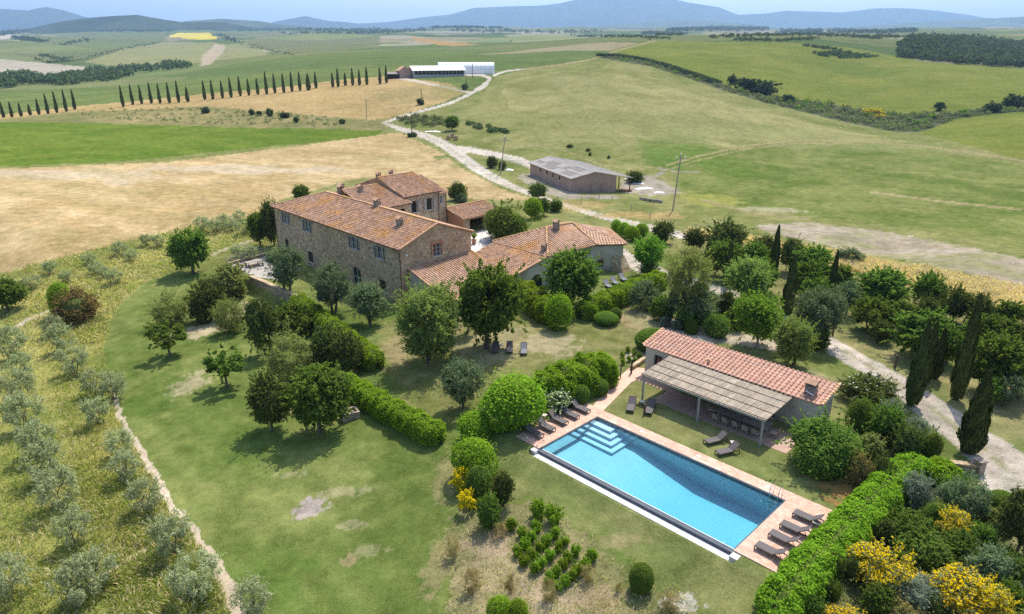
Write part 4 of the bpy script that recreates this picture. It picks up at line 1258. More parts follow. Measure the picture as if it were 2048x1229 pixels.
roof(low, org, [[H(.3, 10.1, 2.55), H(-10.8, 10.1, 2.55), H(-10.8, 17.5, 3.85), H(.3, 17.5, 3.85)]], verges=[(H(-10.75, 10.1, 2.62), H(-10.75, 17.45, 3.92))])

# garage
org = tuple(H(22, 32, -.1))
gar = thing('garage', 'small open brick garage with pitched terracotta roof across the courtyard', 'garage', org)
wl = MB()
wall(wl, H(27, 27.2, 0), H(18.4, 27.2, 0), -.3, 2.9, zt=[(8.59, 2.9), (4.2, 4.0)])
part('brick_wall', wl, ['brick_wall'], gar, org)
wl = MB()
wall(wl, H(18.6, 27.3, 0), H(18.6, 36.2, 0), -.3, 2.85, [(1.6, 5.4, -.28, 2.35, 0), (5.9, 8.3, -.28, 2.35, 0)], depth=.35)
wall(wl, H(18.6, 36.2, 0), H(27, 36.2, 0), -.3, 2.9, zt=[(4.3, 4.0)])
wall(wl, H(27, 36.2, 0), H(27, 27.2, 0), -.3, 2.9)
part('wall', wl, ['stone'], gar, org)
roof(gar, org, [[H(18.0, 26.8, 2.85), H(18.0, 36.6, 2.85), H(22.8, 36.6, 4.1), H(22.8, 26.8, 4.1)], [H(27.5, 36.6, 2.85), H(27.5, 26.8, 2.85), H(22.8, 26.8, 4.1), H(22.8, 36.6, 4.1)]],
     ridges=[(H(22.8, 26.8, 4.16), H(22.8, 36.6, 4.16))], mat='tile_grey')
# courtyard paving, terrace paving
cy_ = MB()
cy_.prism([tuple(H(*q, 0)[:2]) for q in ((-2.0, 13.2), (.0, 12.9), (20.9, 12.9), (20.9, 17.5), (22.9, 17.5), (22.9, 27.1), (18.5, 27.3), (18.5, 35), (9, 34), (5, 26), (.6, 20), (.6, 17.6), (-1.5, 17.4))], -.3, -.06)
structure(part('courtyard', cy_, ['paving_pale'], None))

# ------------------------------------------------------------------ terrace wall and terrace
def top_line(pts, z):
    return [on_level(*p, z) for p in pts]
rw = MB()
ln = top_line([(500, 553), (530, 565), (560, 579), (607, 599)], -1.0)
def stone_run(mb, ln, zt, zb, th=.5):
    for i in range(len(ln) - 1):
        a, b = ln[i], ln[i + 1]
        d = (b - a)
        d.z = 0
        d.normalize()
        c = (a + b) / 2
        mb.box((c.x, c.y, (zt + zb) / 2), ((b - a).length + .02 * i, th, zt - zb), math.atan2(d.y, d.x))
def wall_thing(name, label, cat, ln, zt, zb, th, mats=('stone_grey', 'stone')):
    o = tuple(ln[0])
    tq = thing(name, label, cat, o)
    b = MB()
    stone_run(b, ln, zt - .12, zb, th)
    part('wall', b, [mats[0]], tq, o)
    c = MB()
    for i in range(len(ln) - 1):                       # coping stones laid one by one
        a, e = ln[i], ln[i + 1]
        L = (e - a).length
        k = max(1, int(L / .7))
        for j in range(k):
            p = a.lerp(e, (j + .5) / k)
            c.box((p.x, p.y, zt - .055 + R.uniform(-.01, .01)), (L / k - .02, th + .1, .12), math.atan2(e.y - a.y, e.x - a.x) + R.uniform(-.02, .02))
    cs = part('coping_stones', c, [mats[1]], tq, o)
    cs['kind'] = 'stuff'
    return tq
wall_thing('retaining_wall', 'tall rubble stone retaining wall below the farmhouse terrace', 'wall', ln, -.85, -4.2, .55)
ln2 = top_line([(452, 528), (490, 518), (530, 508)], -1.0)
wall_thing('parapet_wall', 'low stone parapet with thin metal rail at the far edge of the farmhouse terrace', 'wall', ln2, -.9, -3.4, .4)
par = COL.objects['parapet_wall']
rl = MB()
for i in range(9):
    p = ln2[0].lerp(ln2[2], i / 8)
    rl.beam((p.x, p.y, -.9), (p.x, p.y, .05), .05, .05)
for z in (-.55, -.25, .05):
    rl.beam((ln2[0].x, ln2[0].y, z), (ln2[2].x, ln2[2].y, z), .035, .035)
part('railing', rl, ['post_metal'], par, tuple(ln2[0]))
tp_ = MB()
tp_.prism([tuple(on_level(*q, -1.35)[:2]) for q in ((458, 529), (530, 510), (575, 500), (600, 540), (560, 560), (512, 555))], -1.6, -1.34)
structure(part('terrace', tp_, ['terrace_paving'], None))

# ------------------------------------------------------------------ low barn on the right of the track
bL, bN, bR = at(1060, 350), at(1143, 385.5), at(1231.4, 385)
bZ = min(bL.z, bN.z, bR.z)
org = tuple(bN)
barn = thing('barn', 'long low brown barn with grey fibre cement roof beside the white track', 'barn', org)
bL, bN, bR = (np.array([p.x, p.y]) for p in (bL, bN, bR))
bF = bL + (bR - bN)
ez, rz_ = bN[0] * 0 + org[2] + 3.35, org[2] + 5.0
wl = MB()
Pb1, Lb1 = wall(wl, bL, bN, bZ - 1, ez, [(Lb1_, Lb1_ + .9, ez - 1.5, ez - .5, 0) for Lb1_ in (7, 11.5, 15.5, 19.5)])
Pb2, Lb2 = wall(wl, bN, bR, bZ - 1, ez, zt=[(10.65, ez + .62), (5.3, rz_ - .08)])
wall(wl, bR, bF, bZ - 1, ez, [(3, 25, bZ + .2, ez - .4, 0)], depth=.3)
wall(wl, bF, bL, bZ - 1, ez)
part('wall', wl, ['barn_wall'], barn, org)
for s in (7, 11.5, 15.5, 19.5):
    window(barn, org, Pb1, s, s + .9, ez - 1.5, ez - .5, (0, 0), 'wood_dark', bars=(1, 0))
for s, hgt in ((2.2, 1.7), (4.6, 2.2), (7.0, 2.1)):
    dm = MB()
    dm.beam(Pb2(s, bZ, .012), Pb2(s, bZ + hgt, .012), .3, .03)
    part('pilaster', dm, ['barn_wall'], barn, org)
dr = (bR - bN) / np.linalg.norm(bR - bN)
dl = (bL - bN) / np.linalg.norm(bL - bN)
def bp(a, l, z):
    p = bN + dr * a + dl * l
    return (p[0], p[1], z)
LL = np.linalg.norm(bL - bN)
rb = MB()
slab(rb, [bp(-.5, LL + .5, ez - .05), bp(-.5, -.5, ez - .05), bp(5.3, -.5, rz_), bp(5.3, LL + .5, rz_)], .08)
slab(rb, [bp(14.4, -.5, ez + .2), bp(14.4, LL + .5, ez + .2), bp(5.3, LL + .5, rz_), bp(5.3, -.5, rz_)], .08)
rfb = part('roof', rb, ['fibre'], barn, org)
sl_ = (rz_ - ez + .05) / 5.8
for k, (a, b, l0, l1, mm) in enumerate([(.3, 2.0, 2, 8, 'fibre_dark'), (.3, 2.0, 13, 20, 'fibre_dark'), (2.4, 4.2, 16, 22, 'fibre_dark'), (2.4, 4.2, 9, 12, 'fibre_dark'), (3.2, 5.0, 3, 9, 'fibre_dark'), (1.0, 2.2, 22, 26, 'fibre_dark')]):
    mb = MB()
    zA, zB = ez - .05 + (a + .5) * sl_ + .02, ez - .05 + (b + .5) * sl_ + .02
    mb.quad(bp(a, l1, zA), bp(a, l0, zA), bp(b, l0, zB), bp(b, l1, zB))
    part('roof_panel', mb, [mm], rfb, org)
sm = MB()
for a in (-.45, 2.25, 5.0):
    zA = ez - .05 + (a + .5) * sl_ + .04
    sm.beam(bp(a, -.5, zA), bp(a, LL + .5, zA), .14, .05)
for l in np.arange(0, LL, 1.05):
    sm.beam(bp(-.5, l, ez - .03), bp(5.25, l, rz_ + .01), .06, .04)
    sm.beam(bp(14.4, l, ez + .22), bp(5.35, l, rz_ + .01), .06, .04)
sm_ = part('roof_corrugation', sm, ['fibre'], rfb, org)
sm_['kind'] = 'stuff'
for l in np.linspace(.3, LL - .3, 6):
    po = MB()
    b = bp(14.0, l, 0)
    po.beam((b[0], b[1], bZ - 1), (b[0], b[1], ez + .12), .22, .22)
    part('post', po, ['wood_dark'], barn, org)

# farm sheds on the ridge
s0, s1 = at(828, 157), at(929, 153)
org = tuple(s0)
shed = thing('cattle_shed', 'long grey cattle shed with white roof at the end of the cypress avenue', 'barn', org)
a, b = np.array(s0[:2]), np.array(s1[:2])
b[1] = a[1] + 14
d = (b - a) / np.linalg.norm(b - a)
nrm_ = np.array([-d[1], d[0]])
z0 = min(s0.z, s1.z)
LL2 = np.linalg.norm(b - a)
far_a, far_b = a + nrm_ * 11, b + nrm_ * 11
wl = MB()
Psd, Lsd = wall(wl, a, b, z0 - 2, z0 + 4.6, [(.4 + i * (LL2 - .8) / 13 + .12, .4 + (i + 1) * (LL2 - .8) / 13 - .12, z0 + 2.0, z0 + 4.3, 0) for i in range(13)], depth=.5)
wall(wl, b, far_b, z0 - 2, z0 + 4.6, zt=[(5.5, z0 + 7.2)])
wall(wl, far_b, far_a, z0 - 2, z0 + 4.6)
wall(wl, far_a, a, z0 - 2, z0 + 4.6, zt=[(5.5, z0 + 7.2)])
part('wall', wl, ['concrete'], shed, org)
for i in range(13):
    mb = MB()
    s = .4 + i * (LL2 - .8) / 13
    mb.beam(Psd(s, z0 + 2.0, .05), Psd(s, z0 + 4.4, .05), .3, .2)
    part('pillar', mb, ['concrete'], shed, org)
rb = MB()
m1, m2 = a + nrm_ * 5.5 - d, b + nrm_ * 5.5 + d
rb_a, rb_b = a - d - nrm_ * .8, b + d - nrm_ * .8
slab(rb, [(*rb_a, z0 + 4.7), (*rb_b, z0 + 4.7), (*m2, z0 + 7.4), (*m1, z0 + 7.4)], .12)
slab(rb, [(*(far_b + d + nrm_ * .8), z0 + 4.7), (*(far_a - d + nrm_ * .8), z0 + 4.7), (*m1, z0 + 7.4), (*m2, z0 + 7.4)], .12)
part('roof', rb, ['white_roof'], shed, org)
# brick outbuilding at its left end
o2 = a - d * 4 + nrm_ * 4
ob = thing('outbuilding', 'small outbuilding with orange tiled roof at the left end of the cattle shed', 'shed', (o2[0], o2[1], z0))
wl = MB()
c4 = [o2 - d * 4.2, o2 + d * 3.2, o2 + d * 3.2 + nrm_ * 9, o2 - d * 4.2 + nrm_ * 9]
for i in range(4):
    wall(wl, c4[i], c4[(i + 1) % 4], z0 - 2, z0 + 4.6, zt=[(3.7, z0 + 7.0)] if i in (0, 2) else None)
part('wall', wl, ['barn_wall'], ob, (o2[0], o2[1], z0))
rb = MB()
ma, mb_ = (c4[0] + c4[1]) / 2, (c4[2] + c4[3]) / 2
slab(rb, [(*(c4[1] + d * .4), z0 + 4.5), (*(c4[2] + d * .4), z0 + 4.5), (*mb_, z0 + 7.2), (*ma, z0 + 7.2)], .12)
slab(rb, [(*(c4[3] - d * .4), z0 + 4.5), (*(c4[0] - d * .4), z0 + 4.5), (*ma, z0 + 7.2), (*mb_, z0 + 7.2)], .12)
part('roof', rb, ['tile'], ob, (o2[0], o2[1], z0))
o3 = o2 - d * 9
sh3 = thing('lean_shed', 'dark open timber shed standing left of the orange roofed outbuilding', 'shed', (o3[0], o3[1], z0))
wl = MB()
c4 = [o3 - d * 3, o3 + d * 4, o3 + d * 4 + nrm_ * 6, o3 - d * 3 + nrm_ * 6]
for i in range(1, 4):
    wall(wl, c4[i], c4[(i + 1) % 4], z0 - 2, z0 + 2.6)
part('wall', wl, ['wood_dark'], sh3, (o3[0], o3[1], z0))
rb = MB()
slab(rb, [(*(c4[0] - nrm_ * .5), z0 + 2.6), (*(c4[1] - nrm_ * .5), z0 + 2.6), (*(c4[2]), z0 + 3.8), (*(c4[3]), z0 + 3.8)], .12)
part('roof', rb, ['fibre_dark'], sh3, (o3[0], o3[1], z0))
# vaulted white hay tunnel
t0, t1 = at(895, 149), at(986, 146)
ta, tb = np.array([t0.x - 6, s0.y + 26]), np.array([at(986, 147).x + 1.2, s0.y + 30])
tz = ground(tb[0], tb[1])
dt = (tb - ta) / np.linalg.norm(tb - ta)
ntn = np.array([-dt[1], dt[0]])
tun = thing('hay_tunnel', 'white vaulted tunnel shed standing right behind the cattle shed', 'barn', (ta[0], ta[1], tz))
mb = MB()
K_ = 14
secs = []
LT = np.linalg.norm(tb - ta)
for s in np.linspace(0, LT, 14):
    p = ta + dt * s
    secs.append([(*(p + ntn * (6 - 6 * math.cos(q))), tz - 1 + 8.6 * math.sin(q) ** .75) for q in np.linspace(0, math.pi, K_)])
vs = [v for s in secs for v in s]
fs_ = [(i * K_ + k, (i + 1) * K_ + k, (i + 1) * K_ + k + 1, i * K_ + k + 1) for i in range(13) for k in range(K_ - 1)]
fs_ += [tuple(range(K_)), tuple(13 * K_ + k for k in reversed(range(K_)))]
mb.add(vs, fs_)
part('cover', mb, ['tarp'], tun, (ta[0], ta[1], tz), smooth=False)
for i in range(0, 14, 1):
    rbm = MB()
    rbm.tube([Vector(secs[i][k]) + Vector((0, 0, .04)) for k in range(0, K_)], [.09] * K_, 5)
    part('hoop', rbm, ['tarp'], tun, (ta[0], ta[1], tz))
# ------------------------------------------------------------------ swimming pool
RP = math.atan2(PE[1], PE[0])
DECK = 0.06
org = tuple(Pp(8.5, 3.5, 0))
pool = thing('swimming_pool', 'long rectangular swimming pool with pale corner steps and an overflow edge', 'pool', org)
def pbox(mb, e0, e1, w0, w1, z0, z1, mat=0):
    mb.add([Pp(e0, w0, z0), Pp(e1, w0, z0), Pp(e1, w1, z0), Pp(e0, w1, z0), Pp(e0, w0, z1), Pp(e1, w0, z1), Pp(e1, w1, z1), Pp(e0, w1, z1)],
           [(0, 1, 2, 3), (7, 6, 5, 4), (4, 5, 1, 0), (5, 6, 2, 1), (6, 7, 3, 2), (7, 4, 0, 3)], mat)
WL = -0.10
bs = MB()
zs_, zd = -1.20, -2.1
es = [0, 4.5, 10.5, 17]
zb = [zs_, zs_ - .05, zd, zd]
for i in range(3):
    bs.quad(Pp(es[i], 0, zb[i]), Pp(es[i], 7.1, zb[i]), Pp(es[i + 1], 7.1, zb[i + 1]), Pp(es[i + 1], 0, zb[i + 1]))
    bs.quad(Pp(es[i], 0, zb[i]), Pp(es[i + 1], 0, zb[i + 1]), Pp(es[i + 1], 0, -.3), Pp(es[i], 0, -.3))
    bs.quad(Pp(es[i], 7.1, zb[i]), Pp(es[i], 7.1, WL), Pp(es[i + 1], 7.1, WL), Pp(es[i + 1], 7.1, zb[i + 1]))
for e, z in ((0, zs_), (17, zd)):
    bs.quad(Pp(e, 0, z), Pp(e, 7.1, z), Pp(e, 7.1, -.3), Pp(e, 0, -.3))
part('basin', bs, ['liner'], pool, org)
for k, (e, w) in enumerate(((2.0, .75), (2.5, 1.3), (3.0, 1.85), (3.5, 2.4))):
    sb = MB()
    z1 = -.28 - .24 * k
    pbox(sb, 0.004, e, 0.004, w, z1 - .236, z1)
    part('step', sb, ['liner_step'], pool, org)
sb = MB()                                                 # dark slate band at the waterline
pbox(sb, -.12, 17.0, -.12, 0, -.3, .02)
pbox(sb, -.12, 0, 0, 7.1, -.3, .02)
pbox(sb, 17.0, 17.12, -.12, 7.1, -.3, .02)
part('waterline_band', sb, ['slate'], pool, org)
sb = MB()
pbox(sb, -.3, 17.3, 7.12, 7.50, -.9, -.13)
part('overflow_edge', sb, ['slate'], pool, org)
sb = MB()
pbox(sb, -.05, 17.25, 7.10, 7.16, -.2, -.085)
part('weir_lip', sb, ['white_stone'], pool, org)
sb = MB()
pbox(sb, -.15, 17.4, 7.52, 8.10, -1.0, -.36)
pbox(sb, 17.1, 17.75, 7.2, 8.0, -1.0, -.05)
pbox(sb, -.62, -.1, 7.25, 7.9, -1.0, -.05)
part('gutter_channel', sb, ['white_stone'], pool, org)
sb = MB()
pbox(sb, -.3, 17.5, 8.11, 8.2, -1.2, -.40)
part('channel_skirt', sb, ['slate'], pool, org)
sb = MB()
dc = Pp(15.1, 4.6, zd + .015)
sb.tube([dc, dc + Vector((0, 0, .03))], [.16, .16], 12)
part('drain', sb, ['liner_step'], pool, org)
for e in (4.2, 9.6, 15.4):
    sb = MB()
    c = Pp(e, .03, -.75)
    sb.tube([c, c + Vector((PW[0] * .05, PW[1] * .05, 0))], [.13, .13], 10)
    part('pool_light', sb, ['white_thing'], pool, org)
    sk = MB()
    c = Pp(e, -.75, DECK + .012)
    sk.box(tuple(c), (.26, .26, .02), RP)
    part('skimmer_lid', sk, ['white_thing'], pool, org)
# water
wb = MB()
pbox(wb, 0.002, 16.998, 0.002, 7.098, WL - .001, WL)
wm, wt, wo = nt('water')
fr = N(wt, 'ShaderNodeFresnel')
fr.inputs[0].default_value = 1.33
pos = N(wt, 'ShaderNodeNewGeometry').outputs['Position']
bn = bump(wt, noise(wt, pos, 2.2, 3, .6), .05, .03)
wt.links.new(bn, fr.inputs['Normal'])
tr = N(wt, 'ShaderNodeBsdfTransparent')
tr.inputs[0].default_value = (.88, .97, .99, 1)
gl = N(wt, 'ShaderNodeBsdfGlossy')
gl.inputs['Roughness'].default_value = .04
wt.links.new(bn, gl.inputs['Normal'])
mx = N(wt, 'ShaderNodeMixShader')
wt.links.new(fr.outputs[0], mx.inputs[0])
wt.links.new(tr.outputs[0], mx.inputs[1])
wt.links.new(gl.outputs[0], mx.inputs[2])
wt.links.new(mx.outputs[0], wo.inputs[0])
va = N(wt, 'ShaderNodeVolumeAbsorption')
va.inputs['Color'].default_value = (.14, .80, .91, 1)
va.inputs['Density'].default_value = 0.27
wt.links.new(va.outputs[0], wo.inputs['Volume'])
M['water'] = wm
wv = MB()
wv.add([Pp(0.002, .002, -2.2), Pp(16.998, .002, -2.2), Pp(16.998, 7.098, -2.2), Pp(.002, 7.098, -2.2), Pp(.002, .002, WL), Pp(16.998, .002, WL), Pp(16.998, 7.098, WL), Pp(.002, 7.098, WL)],
       [(0, 1, 2, 3), (7, 6, 5, 4), (4, 5, 1, 0), (5, 6, 2, 1), (6, 7, 3, 2), (7, 4, 0, 3)])
structure(part('water', wv, ['water'], None))
# ladder
lo_ = tuple(Pp(16.3, 0, 0))
lad = thing('pool_ladder', 'shiny steel ladder with two hoops at the deep end of the pool', 'ladder', lo_)
for e in (15.95, 16.6):
    mb = MB()
    mb.tube([Pp(e, -.55, DECK), Pp(e, -.52, .55), Pp(e, -.38, .85), Pp(e, -.1, .9), Pp(e, .12, .6), Pp(e, .16, -.2), Pp(e, .16, -1.2)], [.028] * 7, 7)
    part('rail', mb, ['steel'], lad, lo_)
for z in (-.3, -.6, -.9):
    mb = MB()
    mb.beam(Pp(15.95, .16, z), Pp(16.6, .16, z), .10, .03)
    part('rung', mb, ['steel'], lad, lo_)
# deck: every brick and paver is laid
dk = MB()
pbox(dk, -2.78, -.12, -1.3, 7.42, -.42, DECK - .022)
pbox(dk, -.12, 17.12, -1.3, -.12, -.42, DECK - .022)
pbox(dk, 17.12, 20.2, -1.3, 7.42, -.42, DECK - .022)
deck = structure(part('pool_deck', dk, ['grout'], None))
pv_ = MB()
def pave(e0, e1, w0, w1, le, lw, bond=True):
    nr = max(1, round((w1 - w0) / lw))
    lw = (w1 - w0) / nr
    for r in range(nr):
        e = e0 - (le / 2 if bond and r % 2 else 0)
        while e < e1 - .01:
            a, b = max(e, e0), min(e + le, e1)
            if b - a > .04:
                h = DECK + R.uniform(-.004, .004)
                a, b, c, d = a + .006, b - .006, w0 + r * lw + .006, w0 + (r + 1) * lw - .006
                pv_.add([Pp(a, c, h), Pp(b, c, h), Pp(b, d, h), Pp(a, d, h), Pp(a, c, DECK - .022), Pp(b, c, DECK - .022), Pp(b, d, DECK - .022), Pp(a, d, DECK - .022)],
                        [(3, 2, 1, 0), (0, 1, 5, 4), (1, 2, 6, 5), (2, 3, 7, 6), (3, 0, 4, 7)])
            e += le
pave(-.12, 17.12, -.44, -.10, .5, .34, False)
pave(-.12, 17.12, -1.3, -.44, .32, .16)
pave(-2.78, -.10, -1.3, 7.42, .32, .16)
pave(17.10, 20.2, -1.3, 7.42, .32, .16)
ps = part('pavers', pv_, ['coping'], deck)
ps['kind'] = 'stuff'
# garden path up to the pool house and its patio
pp = MB()
def sheet(name, pts, mat, dz=.03, th=.3):
    mb = MB()
    mb.prism([tuple(p[:2]) for p in pts], -th, dz)
    return structure(part(name, mb, [mat], None))
sheet('garden_path', [at(1178, 822), at(1206, 823), at(1262, 766), at(1292, 752), at(1292, 738), at(1262, 735), at(1225, 765)], 'coping', .035)
M['patio_brick'] = pmat('patio_brick', (.36, .23, .17), (.44, .30, .235), 3, c3=(.32, .23, .185), s3=.6, bmp=.2)
sheet('patio', [Pp(1.5, -6.1), Pp(14.3, -6.1), Pp(14.3, -10.55), Pp(-2.6, -10.55), Pp(-2.6, -8.6), Pp(1.5, -8.6)], 'patio_brick', .03)

# ------------------------------------------------------------------ pool house
org = tuple(Pp(6, -12, 0))
ph = thing('pool_house', 'low plastered pool house with pink tiled roof sloping towards the pool', 'house', org)
wl = MB()
WA, WB = -10.6, -13.5
hol = [(14.7 - 13.6, 14.7 - 8.0, -.02, 2.3, 0), (14.7 - 6.6, 14.7 - 5.5, -.02, 2.2, 0), (14.7 + 1.2, 14.7 + 2.2, 1.25, 2.35, 0)]
Pph, Lph = wall(wl, Pp(14.7, WA, 0), Pp(-2.5, WA, 0), -.3, 2.95, [], depth=.3)
wl = MB()
A_, B_ = Pp(-2.5, WA, 0), Pp(14.7, WA, 0)
# outside is towards the pool, so the wall runs from the right end to the left one as seen from the pool
hol = [(2.5 - 1.6 + .1, 2.5 - .5 + .0, 1.1, 2.3, 0), (5.0, 6.2, 0, 2.2, 0), (9.6, 13.6, 0, 2.35, 0)]
Pph, Lph = wall(wl, A_, B_, -.3, 2.95, hol, depth=.35)
wall(wl, B_, Pp(14.7, WB, 0), -.3, 2.95, zt=[(2.9, 3.6)])
wall(wl, Pp(14.7, WB, 0), Pp(-2.5, WB, 0), -.3, 3.6)
wall(wl, Pp(-2.5, WB, 0), A_, -.3, 2.95, zt=[(0.0, 3.6)])
part('wall', wl, ['plaster'], ph, org)
for h in hol:
    window(ph, org, Pph, h[0], h[1], h[2] + .01, h[3], (0, h[2] > 1), 'wood_dark', depth=.28, door=h[2] < 1, bars=(1 + 2 * (h[1] - h[0] > 3), 0))
face = [Pp(-2.75, -10.35, 2.98), Pp(14.95, -10.35, 2.98), Pp(14.95, -13.75, 3.75), Pp(-2.75, -13.75, 3.75)]
face = [tuple(p) for p in face]
mb = MB()
slab(mb, face, .09)
rf = part('roof', mb, ['tile_pink'], ph, org)
tl, ex, up, nz = tile_field(face, .42, .43)
tl.sort(key=lambda t: t[0][1])
pt_ = MB()
M['tile_piece'] = pmat('tile_piece', (0.37, 0.19, 0.125), (0.55, 0.33, 0.24), 1.5, rough=0.9, c3=(0.29, 0.19, 0.15), s3=1.1, spec=.1)
base = np.array(tile_quads(np.zeros(3), np.array([1, 0, 0.]), np.array([0, 1., 0]), np.array([0, 0, 1.]), .47, r=.125))
tmesh = quads_mesh('tile', base, ['tile_piece'])
rot = Matrix((ex, up, nz)).transposed().to_4x4()
for o, L in tl[:300]:
    t_ = link('tile', tmesh, rf)
    mtx = rot.copy()
    mtx.translation = Vector(o) - Vector(org)
    t_.matrix_local = mtx @ Matrix.Diagonal((R.uniform(.94, 1.06), L / .47, 1, 1))
rest = [q for o, L in tl[300:] for q in tile_quads(o, ex, up, nz, L, r=.125)]
if rest:
    rs = link('tiles', quads_mesh('tiles', np.array(rest) - np.array(org), ['tile_pink']), rf)
    rs['kind'] = 'stuff'
RQ = []
for a, b in ((face[0], face[3]), (face[1], face[2])):
    a, b = np.array(a), np.array(b)
    u_ = (b - a) / np.linalg.norm(b - a)
    e_ = np.cross(u_, [0, 0, 1.]); e_ /= np.linalg.norm(e_)
    for i in range(9):
        RQ += tile_quads(a + (b - a) * i / 9 + np.array([0, 0, .03]), e_, u_, np.cross(e_, u_), .45, r=.15)
vt = link('verge_tiles', quads_mesh('verge_tiles', np.array(RQ) - np.array(org), ['ridge_tile']), rf)
vt['kind'] = 'stuff'
chimney(ph, org, Pp(13.5, -11.5, 3.1), .8, .8, RP)
vp = MB()
vp.tube([Pp(4.2, -10.9, 3.0), Pp(4.2, -10.9, 3.55)], [.13, .13], 8)
part('roof_vent', vp, ['ridge_tile'], ph, org)
an_ = MB()
an_.beam(Pp(13.3, -11.0, 3.5), Pp(14.0, -10.7, 3.45), .09, .05)
part('leaning_bar', an_, ['white_thing'], ph, org)

# pergola with reed roof
org = tuple(Pp(6.5, -5.7, 0))
pg = thing('pergola', 'wide pergola roofed with grey reed matting in front of the pool house', 'pergola', org)
F, B = -5.5, -10.45
zf, zbk = 2.5, 2.86
for e in (.75, 6.5, 12.3):
    mb = MB()
    mb.beam(Pp(e, F - .15, 0), Pp(e, F - .15, zf - .12), .16, .16)
    part('post', mb, ['post_metal'], pg, org)
def pz(w):
    return zf + (w - F) / (B - F) * (zbk - zf)
for w in (F - .15, B + .1):
    mb = MB()
    mb.beam(Pp(.55, w, pz(w) - .1), Pp(12.5, w, pz(w) - .1), .12, .16)
    part('beam', mb, ['post_metal'], pg, org)
for e in np.linspace(.7, 12.35, 9):
    mb = MB()
    mb.beam(Pp(e, F, zf - .03), Pp(e, B, zbk - .03), .08, .1)
    part('rafter', mb, ['wood_grey'], pg, org)
rm = MB()
e = .5
while e < 12.55:
    w_ = R.uniform(.035, .06)
    a0_, b0_ = F + R.uniform(-.02, .06), B
    h = R.uniform(0, .03)
    cuts = sorted([a0_, b0_, *[F + (B - F) * R.uniform(.1, .9) for _ in range(2)]], reverse=True)
    for c0, c1 in zip(cuts[:-1], cuts[1:]):
        hh = h + R.uniform(0, .02)
        rm.beam(Pp(e + w_ / 2, c0, pz(c0) + .03 + hh), Pp(e + w_ / 2, c1, pz(c1) + .03 + hh), w_ * 1.05, .03)
    e += w_
rm_ = part('reed_mat', rm, ['reed'], pg, org)
rm_['kind'] = 'stuff'
for w in np.linspace(F - .12, B + .25, 5):
    mb = MB()
    mb.beam(Pp(.5, w, pz(w) + .095), Pp(12.55, w, pz(w) + .095), .06, .035)
    part('batten', mb, ['wood_dark'], pg, org)

# dining table and chairs under the pergola
org = tuple(Pp(9.5, -7.9, .03))
tb_ = thing('dining_table', 'very long pale dining table under the reed pergola', 'table', org)
mb = MB()
for k in range(5):
    pbox(mb, 7.2, 11.9, -8.5 + k * .262, -8.5 + k * .262 + .25, .74, .78)
part('table_top', mb, ['wood_grey'], tb_, org)
for e in (7.5, 9.5, 11.6):
    for w in (-8.3, -7.4):
        mb = MB()
        mb.beam(Pp(e, w, .03), Pp(e, w, .74), .09, .09)
        part('leg', mb, ['wood_grey'], tb_, org)
ch0 = thing('dining_chair', '', 'chair', (0, 0, 0), 0, 'wicker chairs round the long dining table')
mb = MB()
mb.box((0, 0, .43), (.5, .5, .07))
part('seat', mb, ['cushion'], ch0)
mb = MB()
mb.add([(-.25, -.26, .46), (.25, -.26, .46), (.25, -.34, .9), (-.25, -.34, .9), (-.25, -.31, .46), (.25, -.31, .46), (.25, -.39, .9), (-.25, -.39, .9)],
       [(0, 1, 2, 3), (7, 6, 5, 4), (0, 4, 5, 1), (1, 5, 6, 2), (2, 6, 7, 3), (3, 7, 4, 0)])
part('backrest', mb, ['wicker'], ch0)
for x in (-.22, .22):
    for y in (-.22, .22):
        mb = MB()
        mb.beam((x, y, 0), (x, y, .4), .045, .045)
        part('leg', mb, ['wicker'], ch0)
    mb = MB()
    mb.beam((x * 1.1, -.25, .65), (x * 1.1, .22, .63), .05, .04)
    part('armrest', mb, ['wicker'], ch0)
words = ['first', 'second', 'third', 'fourth', 'fifth', 'sixth', 'seventh', 'eighth', 'ninth', 'tenth', 'eleventh', 'twelfth', 'thirteenth', 'fourteenth', 'fifteenth', 'sixteenth', 'seventeenth', 'eighteenth', 'nineteenth', 'twentieth']
seats = [(7.75 + .9 * k, -6.75 + R.uniform(-.1, .1), RP + R.uniform(-.1, .1), 'on the pool side of the long table, ' + words[k] + ' from the left end') for k in range(5)]
seats += [(7.75 + .9 * k, -9.05 + R.uniform(-.1, .1), RP + math.pi + R.uniform(-.1, .1), 'on the pool house side of the long table, ' + words[k] + ' from the left end') for k in range(5)]
seats += [(6.7, -7.85, RP - math.pi / 2, 'at the left head of the long table'), (12.45, -7.9, RP + math.pi / 2, 'at the right head of the long table')]
for k, (e, w, rz, lab) in enumerate(seats):
    c = ch0 if k == 0 else copy_tree(ch0)
    c.location = Pp(e, w, .035)
    # the chair faces local +y: towards the table
    c.rotation_euler = (0, 0, rz + 0.0)
    c['label'] = 'wicker chair ' + lab

